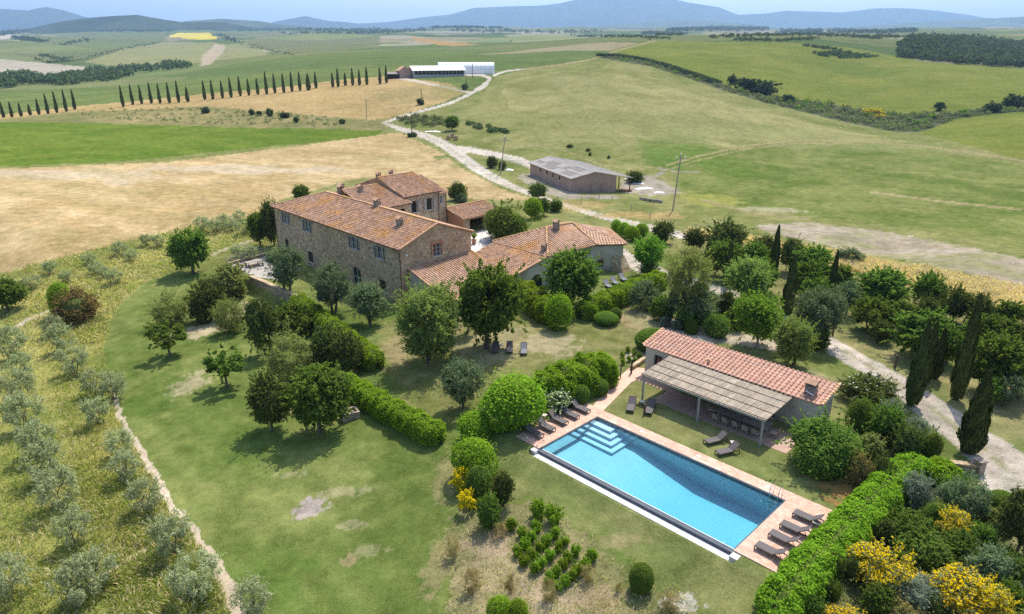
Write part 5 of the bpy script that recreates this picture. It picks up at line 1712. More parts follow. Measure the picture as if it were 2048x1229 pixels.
# ------------------------------------------------------------------ sun loungers
def make_lounger(mat):
    t = thing('sun_lounger', '', 'sun lounger', (0, 0, 0), 0, 'sun loungers')
    mb = MB()
    for y in (-.33, .33):
        mb.beam((0, y, .30), (1.95, y, .30), .05, .06)
    for x in (0.02, .65, 1.3, 1.93):
        mb.beam((x, -.33, .295), (x, .33, .295), .045, .045)
    part('frame', mb, ['metal_dark'], t)
    for x in (.04, 1.88):
        for y in (-.33, .33):
            mb = MB()
            mb.beam((x, y, 0), (x, y, .28), .05, .05)
            part('leg', mb, ['metal_dark'], t)
    mb = MB()
    mb.box((.63, 0, .335), (1.22, .62, .018))
    part('seat', mb, [mat], t)
    a = math.radians(38)
    mb = MB()
    L = .78
    p, q = (1.25, .335), (1.25 + L * math.cos(a), .335 + L * math.sin(a))
    n_ = (-math.sin(a) * .012, math.cos(a) * .012)
    mb.add([(p[0], -.31, p[1]), (q[0], -.31, q[1]), (q[0], .31, q[1]), (p[0], .31, p[1]),
            (p[0] + n_[0], -.31, p[1] + n_[1]), (q[0] + n_[0], -.31, q[1] + n_[1]), (q[0] + n_[0], .31, q[1] + n_[1]), (p[0] + n_[0], .31, p[1] + n_[1])],
           [(3, 2, 1, 0), (4, 5, 6, 7), (0, 1, 5, 4), (1, 2, 6, 5), (2, 3, 7, 6), (3, 0, 4, 7)])
    b = part('backrest', mb, [mat], t)
    mb = MB()
    for y in (-.33, .33):
        mb.beam((p[0], y, p[1]), (q[0], y, q[1]), .045, .04)
    mb.beam((q[0], -.33, q[1]), (q[0], .33, q[1]), .045, .04)
    part('backrest_frame', mb, ['metal_dark'], b)
    for y in (-.27, .27):
        mb = MB()
        mb.beam((1.62, y, .62), (1.78, y, .29), .03, .03)
        part('support', mb, ['metal_dark'], t)
    return t
protos = {'sling': None, 'sling_blue': None}
A0 = math.radians(134.65)
def lounger(foot, rz=None, head=None, mat='sling', lab='', dz=0.0, group='sun loungers'):
    p = at(*foot)
    if protos[mat] is None:
        protos[mat] = make_lounger(mat)
        t = protos[mat]
    else:
        t = copy_tree(protos[mat])
    if head:
        q = at(*head)
        rz = math.atan2(q.y - p.y, q.x - p.x)
    t.location = (p.x, p.y, p.z + dz)
    t.rotation_euler = (0, 0, rz)
    t['label'] = lab
    t['group'] = group
    return t
g1 = 'sun loungers on the brick deck at the steps end of the pool'
for k, (x, y) in enumerate([(1082.7, 879), (1106.6, 866.6), (1132, 853), (1155, 841), (1176.5, 829.5)]):
    lounger((x, y), A0 + R.uniform(-.03, .03), lab='dark sling lounger beside the pool steps, ' + ['nearest the overflow edge', 'second from the overflow edge', 'middle one of five below the domed hedge', 'beside the white flowering shrub', 'nearest the two clipped box balls'][k], dz=DECK, group=g1)
g2 = 'sun loungers on the brick deck at the deep end of the pool'
for k, (x, y) in enumerate([(1587, 1031), (1561.7, 1053), (1539.5, 1072), (1512, 1096)]):
    lounger((x, y), math.radians(-45.35) + R.uniform(-.04, .04), lab='dark sling lounger between deep end and long hedge, ' + ['nearest the pool ladder', 'second from the pool ladder', 'third from the pool ladder', 'farthest from the pool ladder'][k], dz=DECK, group=g2)
g3 = 'sun loungers on the grass between pool and pergola'
for foot, head, l in [((1259, 828), (1269, 794), 'dark lounger on the grass beside the garden path, left of the pergola post'), ((1295, 833), (1309, 802), 'dark lounger on the grass half in the pergola shade, right of its left post'),
                      ((1411, 890), (1458, 879), 'dark lounger in the pergola shade, nearer the middle post'), ((1434, 912), (1487, 900), 'dark lounger half in the pergola shade, nearer the right post')]:
    lounger(foot, head=head, lab=l, group=g3)
g4 = 'sun loungers under the broad tree on the lawn'
for foot, head, l, mt_ in [((991, 710), (992, 683), 'black lounger in deep shade under the broad lawn tree', 'sling'), ((1019, 710), (1020, 683), 'grey lounger in dappled shade, middle of three on the lawn', 'sling'), ((1047.5, 713), (1047.5, 684), 'grey lounger in full sun, right of three on the lawn', 'sling_blue')]:
    lounger(foot, head=head, mat=mt_, lab=l, group=g4)
g5 = 'pale loungers behind the hedge below the annexe'
for foot, head, l in [((1221, 579), (1206, 569), 'pale grey lounger behind the hedge, nearest the round tree'), ((1234, 572), (1218, 561), 'pale grey lounger behind the hedge, middle of three by the annexe'), ((1251, 565), (1236, 554.5), 'pale grey lounger behind the hedge, nearest the gravel drive')]:
    lounger(foot, head=head, mat='sling_blue', lab=l, group=g5)
# small side tables between loungers
st0 = thing('side_table', '', 'side table', (0, 0, 0), 0, 'small side tables between the sun loungers')
mb = MB()
mb.box((0, 0, .39), (.45, .45, .03))
part('table_top', mb, ['cushion'], st0)
for x in (-.19, .19):
    for y in (-.19, .19):
        mb = MB()
        mb.beam((x, y, 0), (x, y, .375), .035, .035)
        part('leg', mb, ['metal_dark'], st0)
for k, (x, y, dz, l) in enumerate([(1088, 839, DECK, 'small table beside the middle lounger at the steps end'), (1115, 825, DECK, 'small table beside the lounger at the white flowering shrub'), (1137, 813, DECK, 'small table nearest the clipped box balls'),
                                   (1632, 1056, DECK, 'small table between loungers at the deep end by the hedge'), (1284, 811, 0, 'small table between two loungers at the left pergola post'), (1003, 697, 0, 'small table in shade between black and grey loungers'), (1466, 893, 0, 'small table between two loungers in the pergola shade')]):
    c = st0 if k == 0 else copy_tree(st0)
    p = at(x, y)
    c.location = (p.x, p.y, p.z + dz)
    c.rotation_euler = (0, 0, RP if k < 5 else 0)
    c['label'] = l

# ------------------------------------------------------------------ terrace furniture
p = on_level(509, 532, -1.34)
tt = thing('terrace_table', 'long wooden table with benches on the farmhouse terrace', 'table', tuple(p))
def tbm(name, pts, mat='wood_grey', par=tt, o=None):
    mb = MB()
    for c, s in pts:
        x, y = c[0], c[1]
        ca, sa = math.cos(RZ + math.pi / 2), math.sin(RZ + math.pi / 2)
        mb.box((o.x + x * ca - y * sa, o.y + x * sa + y * ca, o.z + c[2]), s, RZ + math.pi / 2)
    return part(name, mb, [mat], par, tuple(o))
tbm('table_top', [((0, 0, .75), (2.6, 1.1, .06))], 'wood_grey', tt, p)
for x in (-1.1, 1.1):
    for y in (-.4, .4):
        tbm('leg', [((x, y, .36), (.1, .1, .72))], 'wood_dark', tt, p)
for y, l in ((-.95, 'dark bench on the garden side of the terrace table'), (.95, 'dark bench on the house side of the terrace table')):
    bb = thing('bench', l, 'bench', tuple(p), 0, 'benches at the terrace table')
    tbm('seat', [((0, y, .45), (2.4, .38, .05))], 'wood_dark', bb, p)
    for x in (-1, 1):
        tbm('leg', [((x, y, .21), (.08, .32, .43))], 'wood_dark', bb, p)
# plant pot in the courtyard
p = Vector(H(12.5, 24.4, -.06))
pt = thing('plant_pot', 'terracotta pot with a pale feathery plant on the courtyard paving', 'plant pot', tuple(p))
mb = MB()
mb.tube([p, p + Vector((0, 0, .75)), p + Vector((0, 0, .8))], [.32, .46, .5], 10)
part('pot', mb, ['pot'], pt, tuple(p))
mb = MB()
for i in range(90):
    a, b = R.uniform(0, 6.28), R.uniform(.2, 1.0)
    q = p + Vector((0, 0, .78))
    tip = q + Vector((math.cos(a) * b * .75, math.sin(a) * b * .75, 1.35 - b * .5))
    mid = q.lerp(tip, .55) + Vector((0, 0, .25))
    s = Vector((-math.sin(a), math.cos(a), 0)) * .05
    mb.add([q - s * .4, q + s * .4, mid + s, tip, mid - s], [(0, 1, 2, 3, 4)])
part('plant', mb, ['blade'], pt, tuple(p))
# stone well box beside the hedge
p = at(700, 836)
wl_ = thing('stone_trough', 'small stone trough half hidden under the trees beside the hedge', 'trough', tuple(p), 0.5)
mb = MB()
for c, s in (((0, -.55, .3), (1.6, .2, .9)), ((0, .55, .3), (1.6, .2, .9)), ((-.7, 0, .3), (.2, .9, .9)), ((.7, 0, .3), (.2, .9, .9))):
    mb.box(c, s)
part('wall', mb, ['stone_grey'], wl_)
mb = MB()
mb.box((0, 0, .45), (1.2, .9, .1))
part('lid', mb, ['stone_grey'], wl_)
# wall and pillar by the drive
ln = [at(1866, 936), at(1912, 941), at(1955, 946)]
wall_thing('garden_wall', 'low stone wall with end pillar at the widening of the gravel drive', 'wall', ln, .85, -.4, .4)
gw = COL.objects['garden_wall']
mb = MB()
q = ln[-1]
mb.box((q.x, q.y, .5), (.6, .6, 1.4), .3)
mb.box((q.x, q.y, 1.24), (.75, .75, .1), .3)
part('pillar', mb, ['stone_grey'], gw, tuple(ln[0]))
ln = [at(1262, 741), at(1290, 722)]
wall_thing('planter_wall', 'low beige stone wall beside the little box plants at the pool house corner', 'wall', ln, .45, -.3, .3, ('stone', 'stone'))
for k, (x, y, h, l) in enumerate([(1665, 671, 1.25, 'short dark wooden post beside the drive under the grey green tree'), (1789, 737, 1.35, 'short dark wooden post beside the drive left of the tall cypress'),
                                  (1262, 748, 1.5, 'dark wooden gate post at the head of the garden path'), (1288, 830, 1.0, 'slim dark post standing beside two loungers at the pergola')]):
    p = at(x, y)
    o = thing('wooden_post', l, 'post', tuple(p), 0, 'short wooden posts')
    mb = MB()
    mb.beam((0, 0, -.2), (.05, .03, h), .16, .16)
    part('shaft', mb, ['wood_dark'], o)
    mb = MB()
    mb.box((.05, .03, h + .02), (.18, .18, .04))
    part('cap', mb, ['wood_dark'], o)
a, b = at(1212, 772), at(1241, 757)
tr_ = thing('trellis', 'dark wooden trellis at the path end of the long rounded hedge', 'trellis', tuple(a))
for i in range(4):
    q = a.lerp(b, i / 3)
    mb = MB()
    mb.beam((q.x, q.y, -.1), (q.x, q.y, 1.5), .09, .09)
    part('upright', mb, ['wood_dark'], tr_, tuple(a))
for z in (.5, 1.0, 1.45):
    mb = MB()
    mb.beam((a.x, a.y, z), (b.x, b.y, z), .06, .06)
    part('rail', mb, ['wood_dark'], tr_, tuple(a))

# ------------------------------------------------------------------ power poles, bales, farm clutter
poles = [((1345, 422), (1362, 311), 'tall slim power pole with two white insulators right of the barn', 1), ((1000, 350), (1010, 275), 'grey power pole standing on grass between the two white tracks', 1),
         ((824, 275), (823, 232), 'thin power pole beside the bend of the white track', 0), ((733, 238), (732, 199), 'thin power pole on the dry field left of the track', 1), ((843, 207), (842, 178), 'small power pole on the slope below the cattle shed', 0),
         ((932, 183), (932, 150), 'small power pole in the green triangle between the tracks', 0), ((945, 156), (945, 126), 'dark power pole in front of the white hay tunnel', 0)]
for b, t_, l, arm in poles:
    p = at(*b)
    h = 4.0
    while proj(p.x, p.y, p.z + h)[1] > t_[1] and h < 16:
        h += .1
    o = thing('power_pole', l, 'power pole', tuple(p), 0, 'wooden power poles along the track')
    mb = MB()
    lx = (t_[0] - proj(p.x, p.y, p.z + h)[0]) / FOC * p.y
    mb.tube([(0, 0, -.5), (lx, 0, h)], [.17 if p.y < 250 else .2, .12 if p.y < 250 else .15], 7)
    part('pole', mb, ['wood_grey' if arm else 'wood_dark'], o)
    if arm:
        mb = MB()
        mb.beam((lx - .95, 0, h - .75), (lx + .95, 0, h - .75), .12, .12)
        part('crossarm', mb, ['wood_grey'], o)
        for dx, dz in ((-.85, -.6), (.85, -.6), (0, .1)):
            mb = MB()
            mb.tube([(lx + dx, 0, h + dz), (lx + dx, 0, h + dz + .18), (lx + dx, 0, h + dz + .3)], [.13, .17, .07], 7)
            part('insulator', mb, ['white_thing'], o)
for k, (x, y, l) in enumerate([(897, 280, 'round hay bale at the left, lying beside the track'), (911.5, 281, 'round hay bale at the right, lying beside the track'), (904, 276, 'round hay bale lying behind the front pair')]):
    p = at(x, y)
    o = thing('hay_bale', l, 'hay bale', tuple(p), 0.15 * k, 'round hay bales beside the track')
    mb = MB()
    mb.tube([(0, -.8, .85), (0, .8, .85)], [.9, .9], 14)
    part('bale', mb, ['hay'], o)
    mb = MB()
    for y_ in (-.4, .4):
        mb.tube([(0, y_ - .05, .85), (0, y_ + .05, .85)], [.92, .92], 14)
    part('twine', mb, ['wood_grey'], o)
for k, (x, y, sx, sy, l) in enumerate([(1288, 378, 2.2, .9, 'white plastic sheet heap on the grass right of the barn'), (1276, 368, 1.6, .8, 'small white sheet nearest the barn corner'), (1318, 386, 1.2, .7, 'white tarpaulin farthest right of the barn'),
                                       (866, 264, 3.2, 1.2, 'white tarpaulin strip lying beside the grey tree above the bales'), (1019, 341, 1.2, .8, 'white sack on the grass near the power pole'), (1262, 358, 1.6, .7, 'pale sheet behind the barn roof')]):
    p = at(x, y)
    xs, ys = np.meshgrid(np.linspace(-sx, sx, 12), np.linspace(-sy, sy, 8), indexing='ij')
    hh = .55 * fbm(xs * 1.3 + 9 * k, ys * 1.3, 300 + k, 3) * np.clip(1.15 - (xs / sx) ** 2, 0, 1) * np.clip(1.15 - (ys / sy) ** 2, 0, 1) + .03
    mb = MB()
    vs = np.stack([xs, ys, hh], -1).reshape(-1, 3)
    mb.add(vs, [(i * 8 + j, (i + 1) * 8 + j, (i + 1) * 8 + j + 1, i * 8 + j + 1) for i in range(11) for j in range(7)])
    o = link('tarpaulin', mb.mesh('tarpaulin', ['white_thing']), None, tuple(p), R.uniform(-.4, .4))
    tag(o, l, 'tarpaulin', 'white sheets and tarpaulins lying about')
p = at(1240, 383)
o = thing('timber_stack', 'stack of rusty brown timber at the right corner of the barn', 'timber', tuple(p))
for i in range(12):
    mb = MB()
    mb.beam((-.4 + R.uniform(-.2, .2), -.7 + .3 * (i % 4), .1 + .18 * (i // 4)), (2.6 + R.uniform(-.3, .3), -.7 + .3 * (i % 4) + R.uniform(-.1, .1), .1 + .18 * (i // 4)), .2, .15)
    part('beam', mb, ['brick_wall' if i % 3 else 'wood_dark'], o)
p, q = at(1280, 400), at(1324, 407)
o = thing('log_pile', 'long low pile of grey logs on the grass below the barn', 'log pile', tuple(p))
dlt = (q - p)
for i in range(14):
    mb = MB()
    c = dlt * ((i % 7) / 7) + Vector((R.uniform(-.1, .1), R.uniform(-.3, .3), .18 + .3 * (i // 7)))
    mb.tube([c, c + dlt * .15], [.2, .18], 7)
    part('log', mb, ['wood_grey'], o)
# fence posts of the paddock
fp = [(1224, 402), (1262, 420), (1300, 437), (1340, 452), (1384, 463), (1198, 398), (1162, 408)]
for k, (x, y) in enumerate(fp):
    p = at(x, y)
    mb = MB()
    mb.beam((0, 0, -.2), (.04, .02, 1.25), .13, .13)
    o = link('fence_post', mb.mesh('fence_post', ['wood_grey']), None, tuple(p))
    tag(o, 'weathered fence post on the barn side of the white road, ' + ['third', 'fourth', 'fifth', 'sixth', 'farthest right', 'second', 'farthest left'][k] + ('' if k in (4, 6) else ' from the left'), 'fence post', 'fence posts along the road')
# ------------------------------------------------------------------ foliage builders
def unit(v):
    return v / np.maximum(np.linalg.norm(v, axis=-1, keepdims=True), 1e-9)

def leaves(c, n, l, w, g, tang=None, fold=0.15):
    """Leaf blades: centres c, facing n, length l, width w."""
    k = len(c)
    t = unit(np.cross(n, g.normal(size=(k, 3)))) if tang is None else unit(tang - (tang * n).sum(-1, keepdims=True) * n)
    b = np.cross(n, t)
    l = np.broadcast_to(np.asarray(l, float), (k,))[:, None] * g.uniform(.7, 1.3, (k, 1))
    w = np.broadcast_to(np.asarray(w, float), (k,))[:, None] * g.uniform(.7, 1.3, (k, 1))
    q = np.empty((k, 4, 3))
    q[:, 0] = c - t * l / 2
    q[:, 1] = c + b * w / 2 + n * w * fold
    q[:, 2] = c + t * l / 2 - n * l * fold
    q[:, 3] = c - b * w / 2 + n * w * fold
    return q

def crown(seed, n, K, rc, l, w, mats, up=.75, wild=.7, shell=.45, flowers=0.0, flat=1.0, top=0.0, squash=(1, 1, 1), sprig=.22):
    g = np.random.default_rng(seed)
    d = unit(g.normal(size=(K, 3)))
    d[:, 2] = d[:, 2] * flat + top
    d = unit(d)
    cc = d * (1 - rc) * g.uniform(.35, 1.0, (K, 1)) ** .5
    rr = rc * g.uniform(.5, 1.35, K) if K > 1 else np.array([rc])
    wts = rr ** 2 / (rr ** 2).sum()
    k = g.choice(K, n, p=wts)
    dd = unit(g.normal(size=(n, 3)) + np.array([0, 0, .25]))
    rad = g.uniform(shell, 1.0, n) ** .6 * np.where(g.random(n) < (.10 if K > 1 else .04), g.uniform(1.0, 1.45 if K > 1 else 1.12, n), 1)
    c = cc[k] + dd * (rr[k] * rad)[:, None]
    nn = unit(dd + wild * g.normal(size=(n, 3)) + np.array([0, 0, up]))
    if sprig:                                            # twigs that reach past the crown and break its outline
        ns = int(n * sprig)
        J = max(30, ns // 16)
        dj = unit(g.normal(size=(J, 3)) + np.array([0, 0, .45]))
        j = g.integers(0, J, ns)
        s0 = g.uniform(.60, .86, J)
        tt = g.uniform(0, 1, ns)
        bend = g.normal(size=(J, 3)) * .12
        c[:ns] = dj[j] * (s0[j] + tt * g.uniform(.14, .34, J)[j])[:, None] + bend[j] * tt[:, None] + g.normal(size=(ns, 3)) * .022
        nn[:ns] = unit(g.normal(size=(ns, 3)) + np.array([0, 0, .9]))
        rad[:ns] = 1.0
    q = leaves(c, nn, l, w, g)
    q *= np.array(squash)
    mi = None
    if flowers:
        r = np.linalg.norm(c, axis=1)
        mi = ((g.random(n) < flowers) & (c[:, 2] > -.35) & (rad > .8)).astype(int)
    return quads_mesh('crown', q, mats, mi), cc, rr

def trunk_mesh(seed, cc, rr, stems=1, limbs=9, rad=.09, lean=.05):
    """Tapered trunk with limbs that reach the leaf clumps; foot at z = -1.6, crown centre at 0."""
    g = R_ = random.Random(seed)
    mb = MB()
    idx = list(range(len(cc)))
    R_.shuffle(idx)
    for s in range(stems):
        a = 6.28 * s / stems
        off = .16 if stems > 1 else 0
        foot = Vector((math.cos(a) * off * .5, math.sin(a) * off * .5, -1.75))
        fork = Vector((math.cos(a) * off * 1.6 + R_.uniform(-lean, lean), math.sin(a) * off * 1.6 + R_.uniform(-lean, lean), -.72))
        mb.tube([foot, foot.lerp(fork, .5) + Vector((R_.uniform(-.03, .03), R_.uniform(-.03, .03), 0)), fork], [rad * 1.25 / stems ** .5, rad / stems ** .5, rad * .8 / stems ** .5], 7)
        for i in idx[s::stems][:max(2, limbs // stems)]:
            e = Vector(cc[i])
            mid = fork.lerp(e, .55) + Vector((0, 0, .08))
            mb.tube([fork, mid, e], [rad * .5, rad * .32, rad * .12], 5)
    return mb

TYPES = {}
def kind(key, name, cat, mats, n, K, rc, l, w, trunk=None, tf=.25, variants=2, **kw):
    """trunk: bark material or None for shrubs; tf: share of the height that is bare stem."""
    v = []
    tkw = {k: kw.pop(k) for k in ('stems', 'limbs', 'rad') if k in kw}
    for i in range(variants):
        me, cc, rr = crown(hash_(key) + i, n, K, rc, l, w, mats, **kw)
        tm = trunk_mesh(i + 3, cc, rr, **tkw).mesh('trunk', [trunk], smooth=True) if trunk else None
        v.append((me, tm))
    TYPES[key] = (name, cat, v, tf if trunk else 0.0)
def hash_(s):
    return sum(ord(c) * (i + 7) for i, c in enumerate(s)) % 9973

kind('broad', 'broadleaf_tree', 'tree', ['leaf_mid'], 15000, 34, .30, .11, .065, 'bark', .11, 3, rad=.07)
kind('ash', 'ash_tree', 'tree', ['leaf_light'], 21000, 42, .27, .085, .034, 'bark', .07, 2, rad=.07)
kind('lime', 'lime_green_tree', 'tree', ['leaf_lime'], 13000, 26, .34, .10, .055, 'pale_bark', .14, 2, rad=.05, stems=2)
kind('dark', 'dark_tree', 'tree', ['leaf_dark'], 13000, 30, .32, .10, .06, 'bark', .05, 3, rad=.06)
kind('orchard', 'fruit_tree', 'tree', ['leaf_mid'], 11000, 26, .34, .13, .075, 'bark', .08, 3, rad=.05, stems=2)
kind('willow', 'grey_green_tree', 'tree', ['leaf_olive_dark'], 15000, 34, .28, .10, .03, 'pale_bark', .10, 2, rad=.05, stems=2)
kind('wispytree', 'feathery_tree', 'tree', ['leaf_wispy'], 12000, 40, .24, .10, .022, 'pale_bark', .30, 1, rad=.05, stems=2)
kind('olive', 'olive_tree', 'olive tree', ['leaf_olive_dark'], 19000, 46, .22, .085, .026, 'bark', .12, 3, rad=.0751, stems=2, up=.6)
kind('oliveyoung', 'olive_tree', 'olive tree', ['leaf_olive'], 3800, 34, .20, .13, .03, 'bark', .04, 4, rad=.05, stems=3, up=.6, wild=1.0)
kind('sparse', 'young_tree', 'tree', ['leaf_mid'], 2600, 20, .22, .16, .085, 'bark', .26, 2, rad=.05, limbs=14, wild=.9)
kind('laurel', 'laurel_bush', 'shrub', ['leaf_mid'], 12000, 30, .32, .12, .06, variants=2)
kind('roundbush', 'round_shrub', 'shrub', ['leaf_mid'], 15000, 12, .52, .085, .048, variants=2, shell=.75, sprig=.05)
kind('darkbush', 'dark_shrub', 'shrub', ['leaf_dark'], 9500, 26, .32, .12, .06, variants=2)
kind('wispy', 'feathery_shrub', 'shrub', ['leaf_wispy'], 9000, 34, .26, .17, .022, up=1.1, wild=.5, variants=2)
kind('silver', 'silver_shrub', 'shrub', ['leaf_silver'], 7500, 26, .3, .14, .03, variants=2, up=.7)
kind('olivebush', 'grey_shrub', 'shrub', ['leaf_olive_dark'], 8000, 30, .28, .12, .034, variants=2, up=.6)
kind('ballleaf', 'clipped_ball', 'clipped bush', ['leaf_clip'], 7500, 1, .97, .085, .055, variants=2, sprig=0, shell=.86, wild=.5)
kind('limeball', 'clipped_bush', 'clipped bush', ['leaf_hedge'], 11000, 7, .62, .085, .05, variants=2, sprig=0, shell=.8, wild=.6)
kind('pale', 'pale_shrub', 'shrub', ['leaf_wispy'], 8000, 24, .32, .11, .06, variants=1)
kind('rust', 'rusty_shrub', 'shrub', ['leaf_brown'], 8000, 18, .36, .09, .05, variants=1, shell=.7)
kind('twiggy', 'twiggy_shrub', 'shrub', ['leaf_brown'], 2200, 24, .28, .22, .02, variants=2, up=.9)
kind('broom', 'broom_bush', 'flowering shrub', ['leaf_scrub', 'flower_yellow'], 10000, 34, .27, .085, .04, variants=2, flowers=.6, up=.7)
kind('broomthin', 'broom_bush', 'flowering shrub', ['leaf_mid', 'flower_yellow'], 4200, 26, .25, .13, .05, variants=1, flowers=.8, up=.7)
kind('whiteflower', 'white_flowering_shrub', 'flowering shrub', ['leaf_mid', 'flower_white'], 5200, 22, .32, .13, .085, variants=1, flowers=.45)
kind('oleander', 'flowering_shrub', 'flowering shrub', ['leaf_dark', 'flower_white'], 11000, 26, .33, .10, .045, variants=1, flowers=.05)
kind('vine', 'low_shrub', 'shrub', ['leaf_hedge'], 2600, 16, .36, .17, .10, variants=3)
kind('farbush', 'bush', 'bush', ['leaf_far'], 900, 16, .36, .28, .2, variants=3)

# clipped bushes and domes need something solid inside: their own close-set twigs
def twig_core(name, parent, rx, rz):
    mb = MB()
    for i in range(1, 6):
        pass
    vs, fs = [], []
    for i in range(7):
        a = -math.pi / 2 + math.pi * i / 6
        for k in range(10):
            b = 2 * math.pi * k / 10
            vs.append((rx * math.cos(a) * math.cos(b), rx * math.cos(a) * math.sin(b), rz * math.sin(a)))
    for i in range(6):
        for k in range(10):
            fs.append((i * 10 + k, i * 10 + (k + 1) % 10, (i + 1) * 10 + (k + 1) % 10, (i + 1) * 10 + k))
    mb.add(vs, fs)
    return mb
CORE = twig_core('twigs', None, .84, .84).mesh('twigs', ['leaf_dark'])

count = {}
def plant(key, x0, x1, ytop, xb, yb, label, group=None, dz=0.0, cat=None):
    """A tree or shrub: foot at a point of the ground, crown as wide and as tall as it shows from the air."""
    name, c_, var, tf = TYPES[key]
    p = at(xb, yb)
    i = count[key] = count.get(key, -1) + 1
    me, tm = var[i % len(var)]
    d = proj(p.x, p.y, p.z + 1)[2]
    w = (x1 - x0) * d / FOC
    h, best = 1.0, None
    view = math.atan2(CAM_H - p.z, p.y)
    for h in np.arange(.3, 26, .1):
        cz, hz = (tf + (1 - tf) / 2) * h, (1 - tf) / 2 * h
        _, yc, dd = proj(p.x, p.y, p.z + cz)
        if yc - math.hypot(hz * math.cos(view), w / 2 * math.sin(view)) * FOC / dd <= ytop:
            break
    cz, hz = (tf + (1 - tf) / 2) * h, (1 - tf) / 2 * h
    if not tm:                                           # shrubs are leafy down to the ground
        cz, hz = (.46 * h, .54 * h) if key in ('ballleaf', 'limeball') else (.44 * h, .56 * h)
    # the crown may stand a little to one side of the foot
    cx = ((x0 + x1) / 2 - proj(p.x, p.y, p.z + cz)[0]) * d / FOC
    cx = max(-w * .35, min(w * .35, cx))
    rz = R.uniform(0, 6.28)
    root = thing(name, label, cat or c_, (p.x, p.y, p.z + dz), 0, group)
    k = 1.0 if key in ('ballleaf',) else (1.02 if key in ('limeball', 'rust', 'oliveyoung', 'broom') else 1.0)
    cr = link('crown' if tm else 'foliage', me, root, (cx, 0, cz), rz, (w / 2 * k, w / 2 * k, hz * k))
    if tm:
        ct = cz / 1.68
        tr = link('trunk', tm, root, (cx * .5, 0, cz), rz, (w / 2, w / 2, ct))
    if key in ('ballleaf', 'limeball', 'rust'):
        co = link('twigs', CORE, root, (cx, 0, cz), 0, (w / 2 * (.95 if key == 'ballleaf' else .72), w / 2 * (.95 if key == 'ballleaf' else .72), hz * (.95 if key == 'ballleaf' else .72)))
    return root

def cypress_mesh(seed, n, l, w, lumps=.14):
    g = np.random.default_rng(seed)
    z = g.random(n) ** 1.25 * .985 + .01
    prof = (1 - z) ** .58 * np.minimum(1, (z / .30 + .30)) ** .6 * 1.05
    a = g.uniform(0, 2 * math.pi, n)
    lump = 1 + lumps * np.sin(a * 3 + z * 9 + seed) + lumps * .8 * np.sin(a * 5 - z * 23 + seed * 2)
    r = prof * lump * g.uniform(.72, 1.0, n)
    c = np.c_[r * np.cos(a), r * np.sin(a), z]
    nrm = unit(np.c_[np.cos(a), np.sin(a), .12 + 0 * a] + .35 * g.normal(size=(n, 3)))
    tang = np.c_[.25 * np.cos(a), .25 * np.sin(a), np.ones(n)] + .12 * g.normal(size=(n, 3))
    # blades hug the column: length along z, width across
    q = np.empty((n, 4, 3))
    b = np.c_[-np.sin(a), np.cos(a), 0 * a]
    ll, ww = l * g.uniform(.6, 1.4, (n, 1)), w * g.uniform(.6, 1.4, (n, 1))
    out = np.c_[np.cos(a), np.sin(a), 0 * a]
    up = np.c_[0 * a, 0 * a, np.ones(n)]
    q[:, 0] = c - up * ll * .5
    q[:, 1] = c + b * ww * .5 + out * g.uniform(-.05, .08, (n, 1))
    q[:, 2] = c + up * ll * .6 + out * g.uniform(.0, .12, (n, 1)) * prof[:, None] ** .3
    q[:, 3] = c - b * ww * .5 + out * g.uniform(-.05, .08, (n, 1))
    zz = np.linspace(.02, .97, 12)
    core = []
    for i in range(11):
        r0, r1 = [.74 * (1 - q_) ** .58 * min(1, q_ / .30 + .30) ** .6 for q_ in (zz[i], zz[i + 1])]
        for k in range(10):
            t0, t1 = 2 * math.pi * k / 10, 2 * math.pi * (k + 1) / 10
            core.append([(r0 * math.cos(t0), r0 * math.sin(t0), zz[i]), (r0 * math.cos(t1), r0 * math.sin(t1), zz[i]), (r1 * math.cos(t1), r1 * math.sin(t1), zz[i + 1]), (r1 * math.cos(t0), r1 * math.sin(t0), zz[i + 1])])
    return quads_mesh('crown', np.concatenate([q, np.array(core)]), ['leaf_cypress'])
CYP = [cypress_mesh(i, 6500, .055, .16) for i in range(3)]
CYPF = [cypress_mesh(10 + i, 700, .12, .45) for i in range(3)]
tb2 = MB()
tb2.tube([(0, 0, -.3), (0, 0, 1.0), (0, 0, 3.0)], [.22, .18, .10], 7)
CTR = tb2.mesh('trunk', ['bark'])
ncyp = [0]
def cypress(xb, yb, ytop, wpx, label, group, far_=False, bare=.03):
    p = at(xb, yb)
    d = proj(p.x, p.y, p.z + 2)[2]
    h = .5
    while proj(p.x, p.y, p.z + h)[1] > ytop and h < 25:
        h += .05
    w = wpx * (.80 if not far_ else 1) * d / FOC
    root = thing('cypress', label, 'cypress', tuple(p), 0, group)
    i = ncyp[0]
    ncyp[0] += 1
    link('crown', (CYPF if far_ else CYP)[i % 3], root, (0, 0, h * bare), R.uniform(0, 6.28), (w / 2, w / 2, h * (1 - bare)))
    link('trunk', CTR, root, (0, 0, 0), 0, (max(.4, w / 3), max(.4, w / 3), h / 6))
    return root

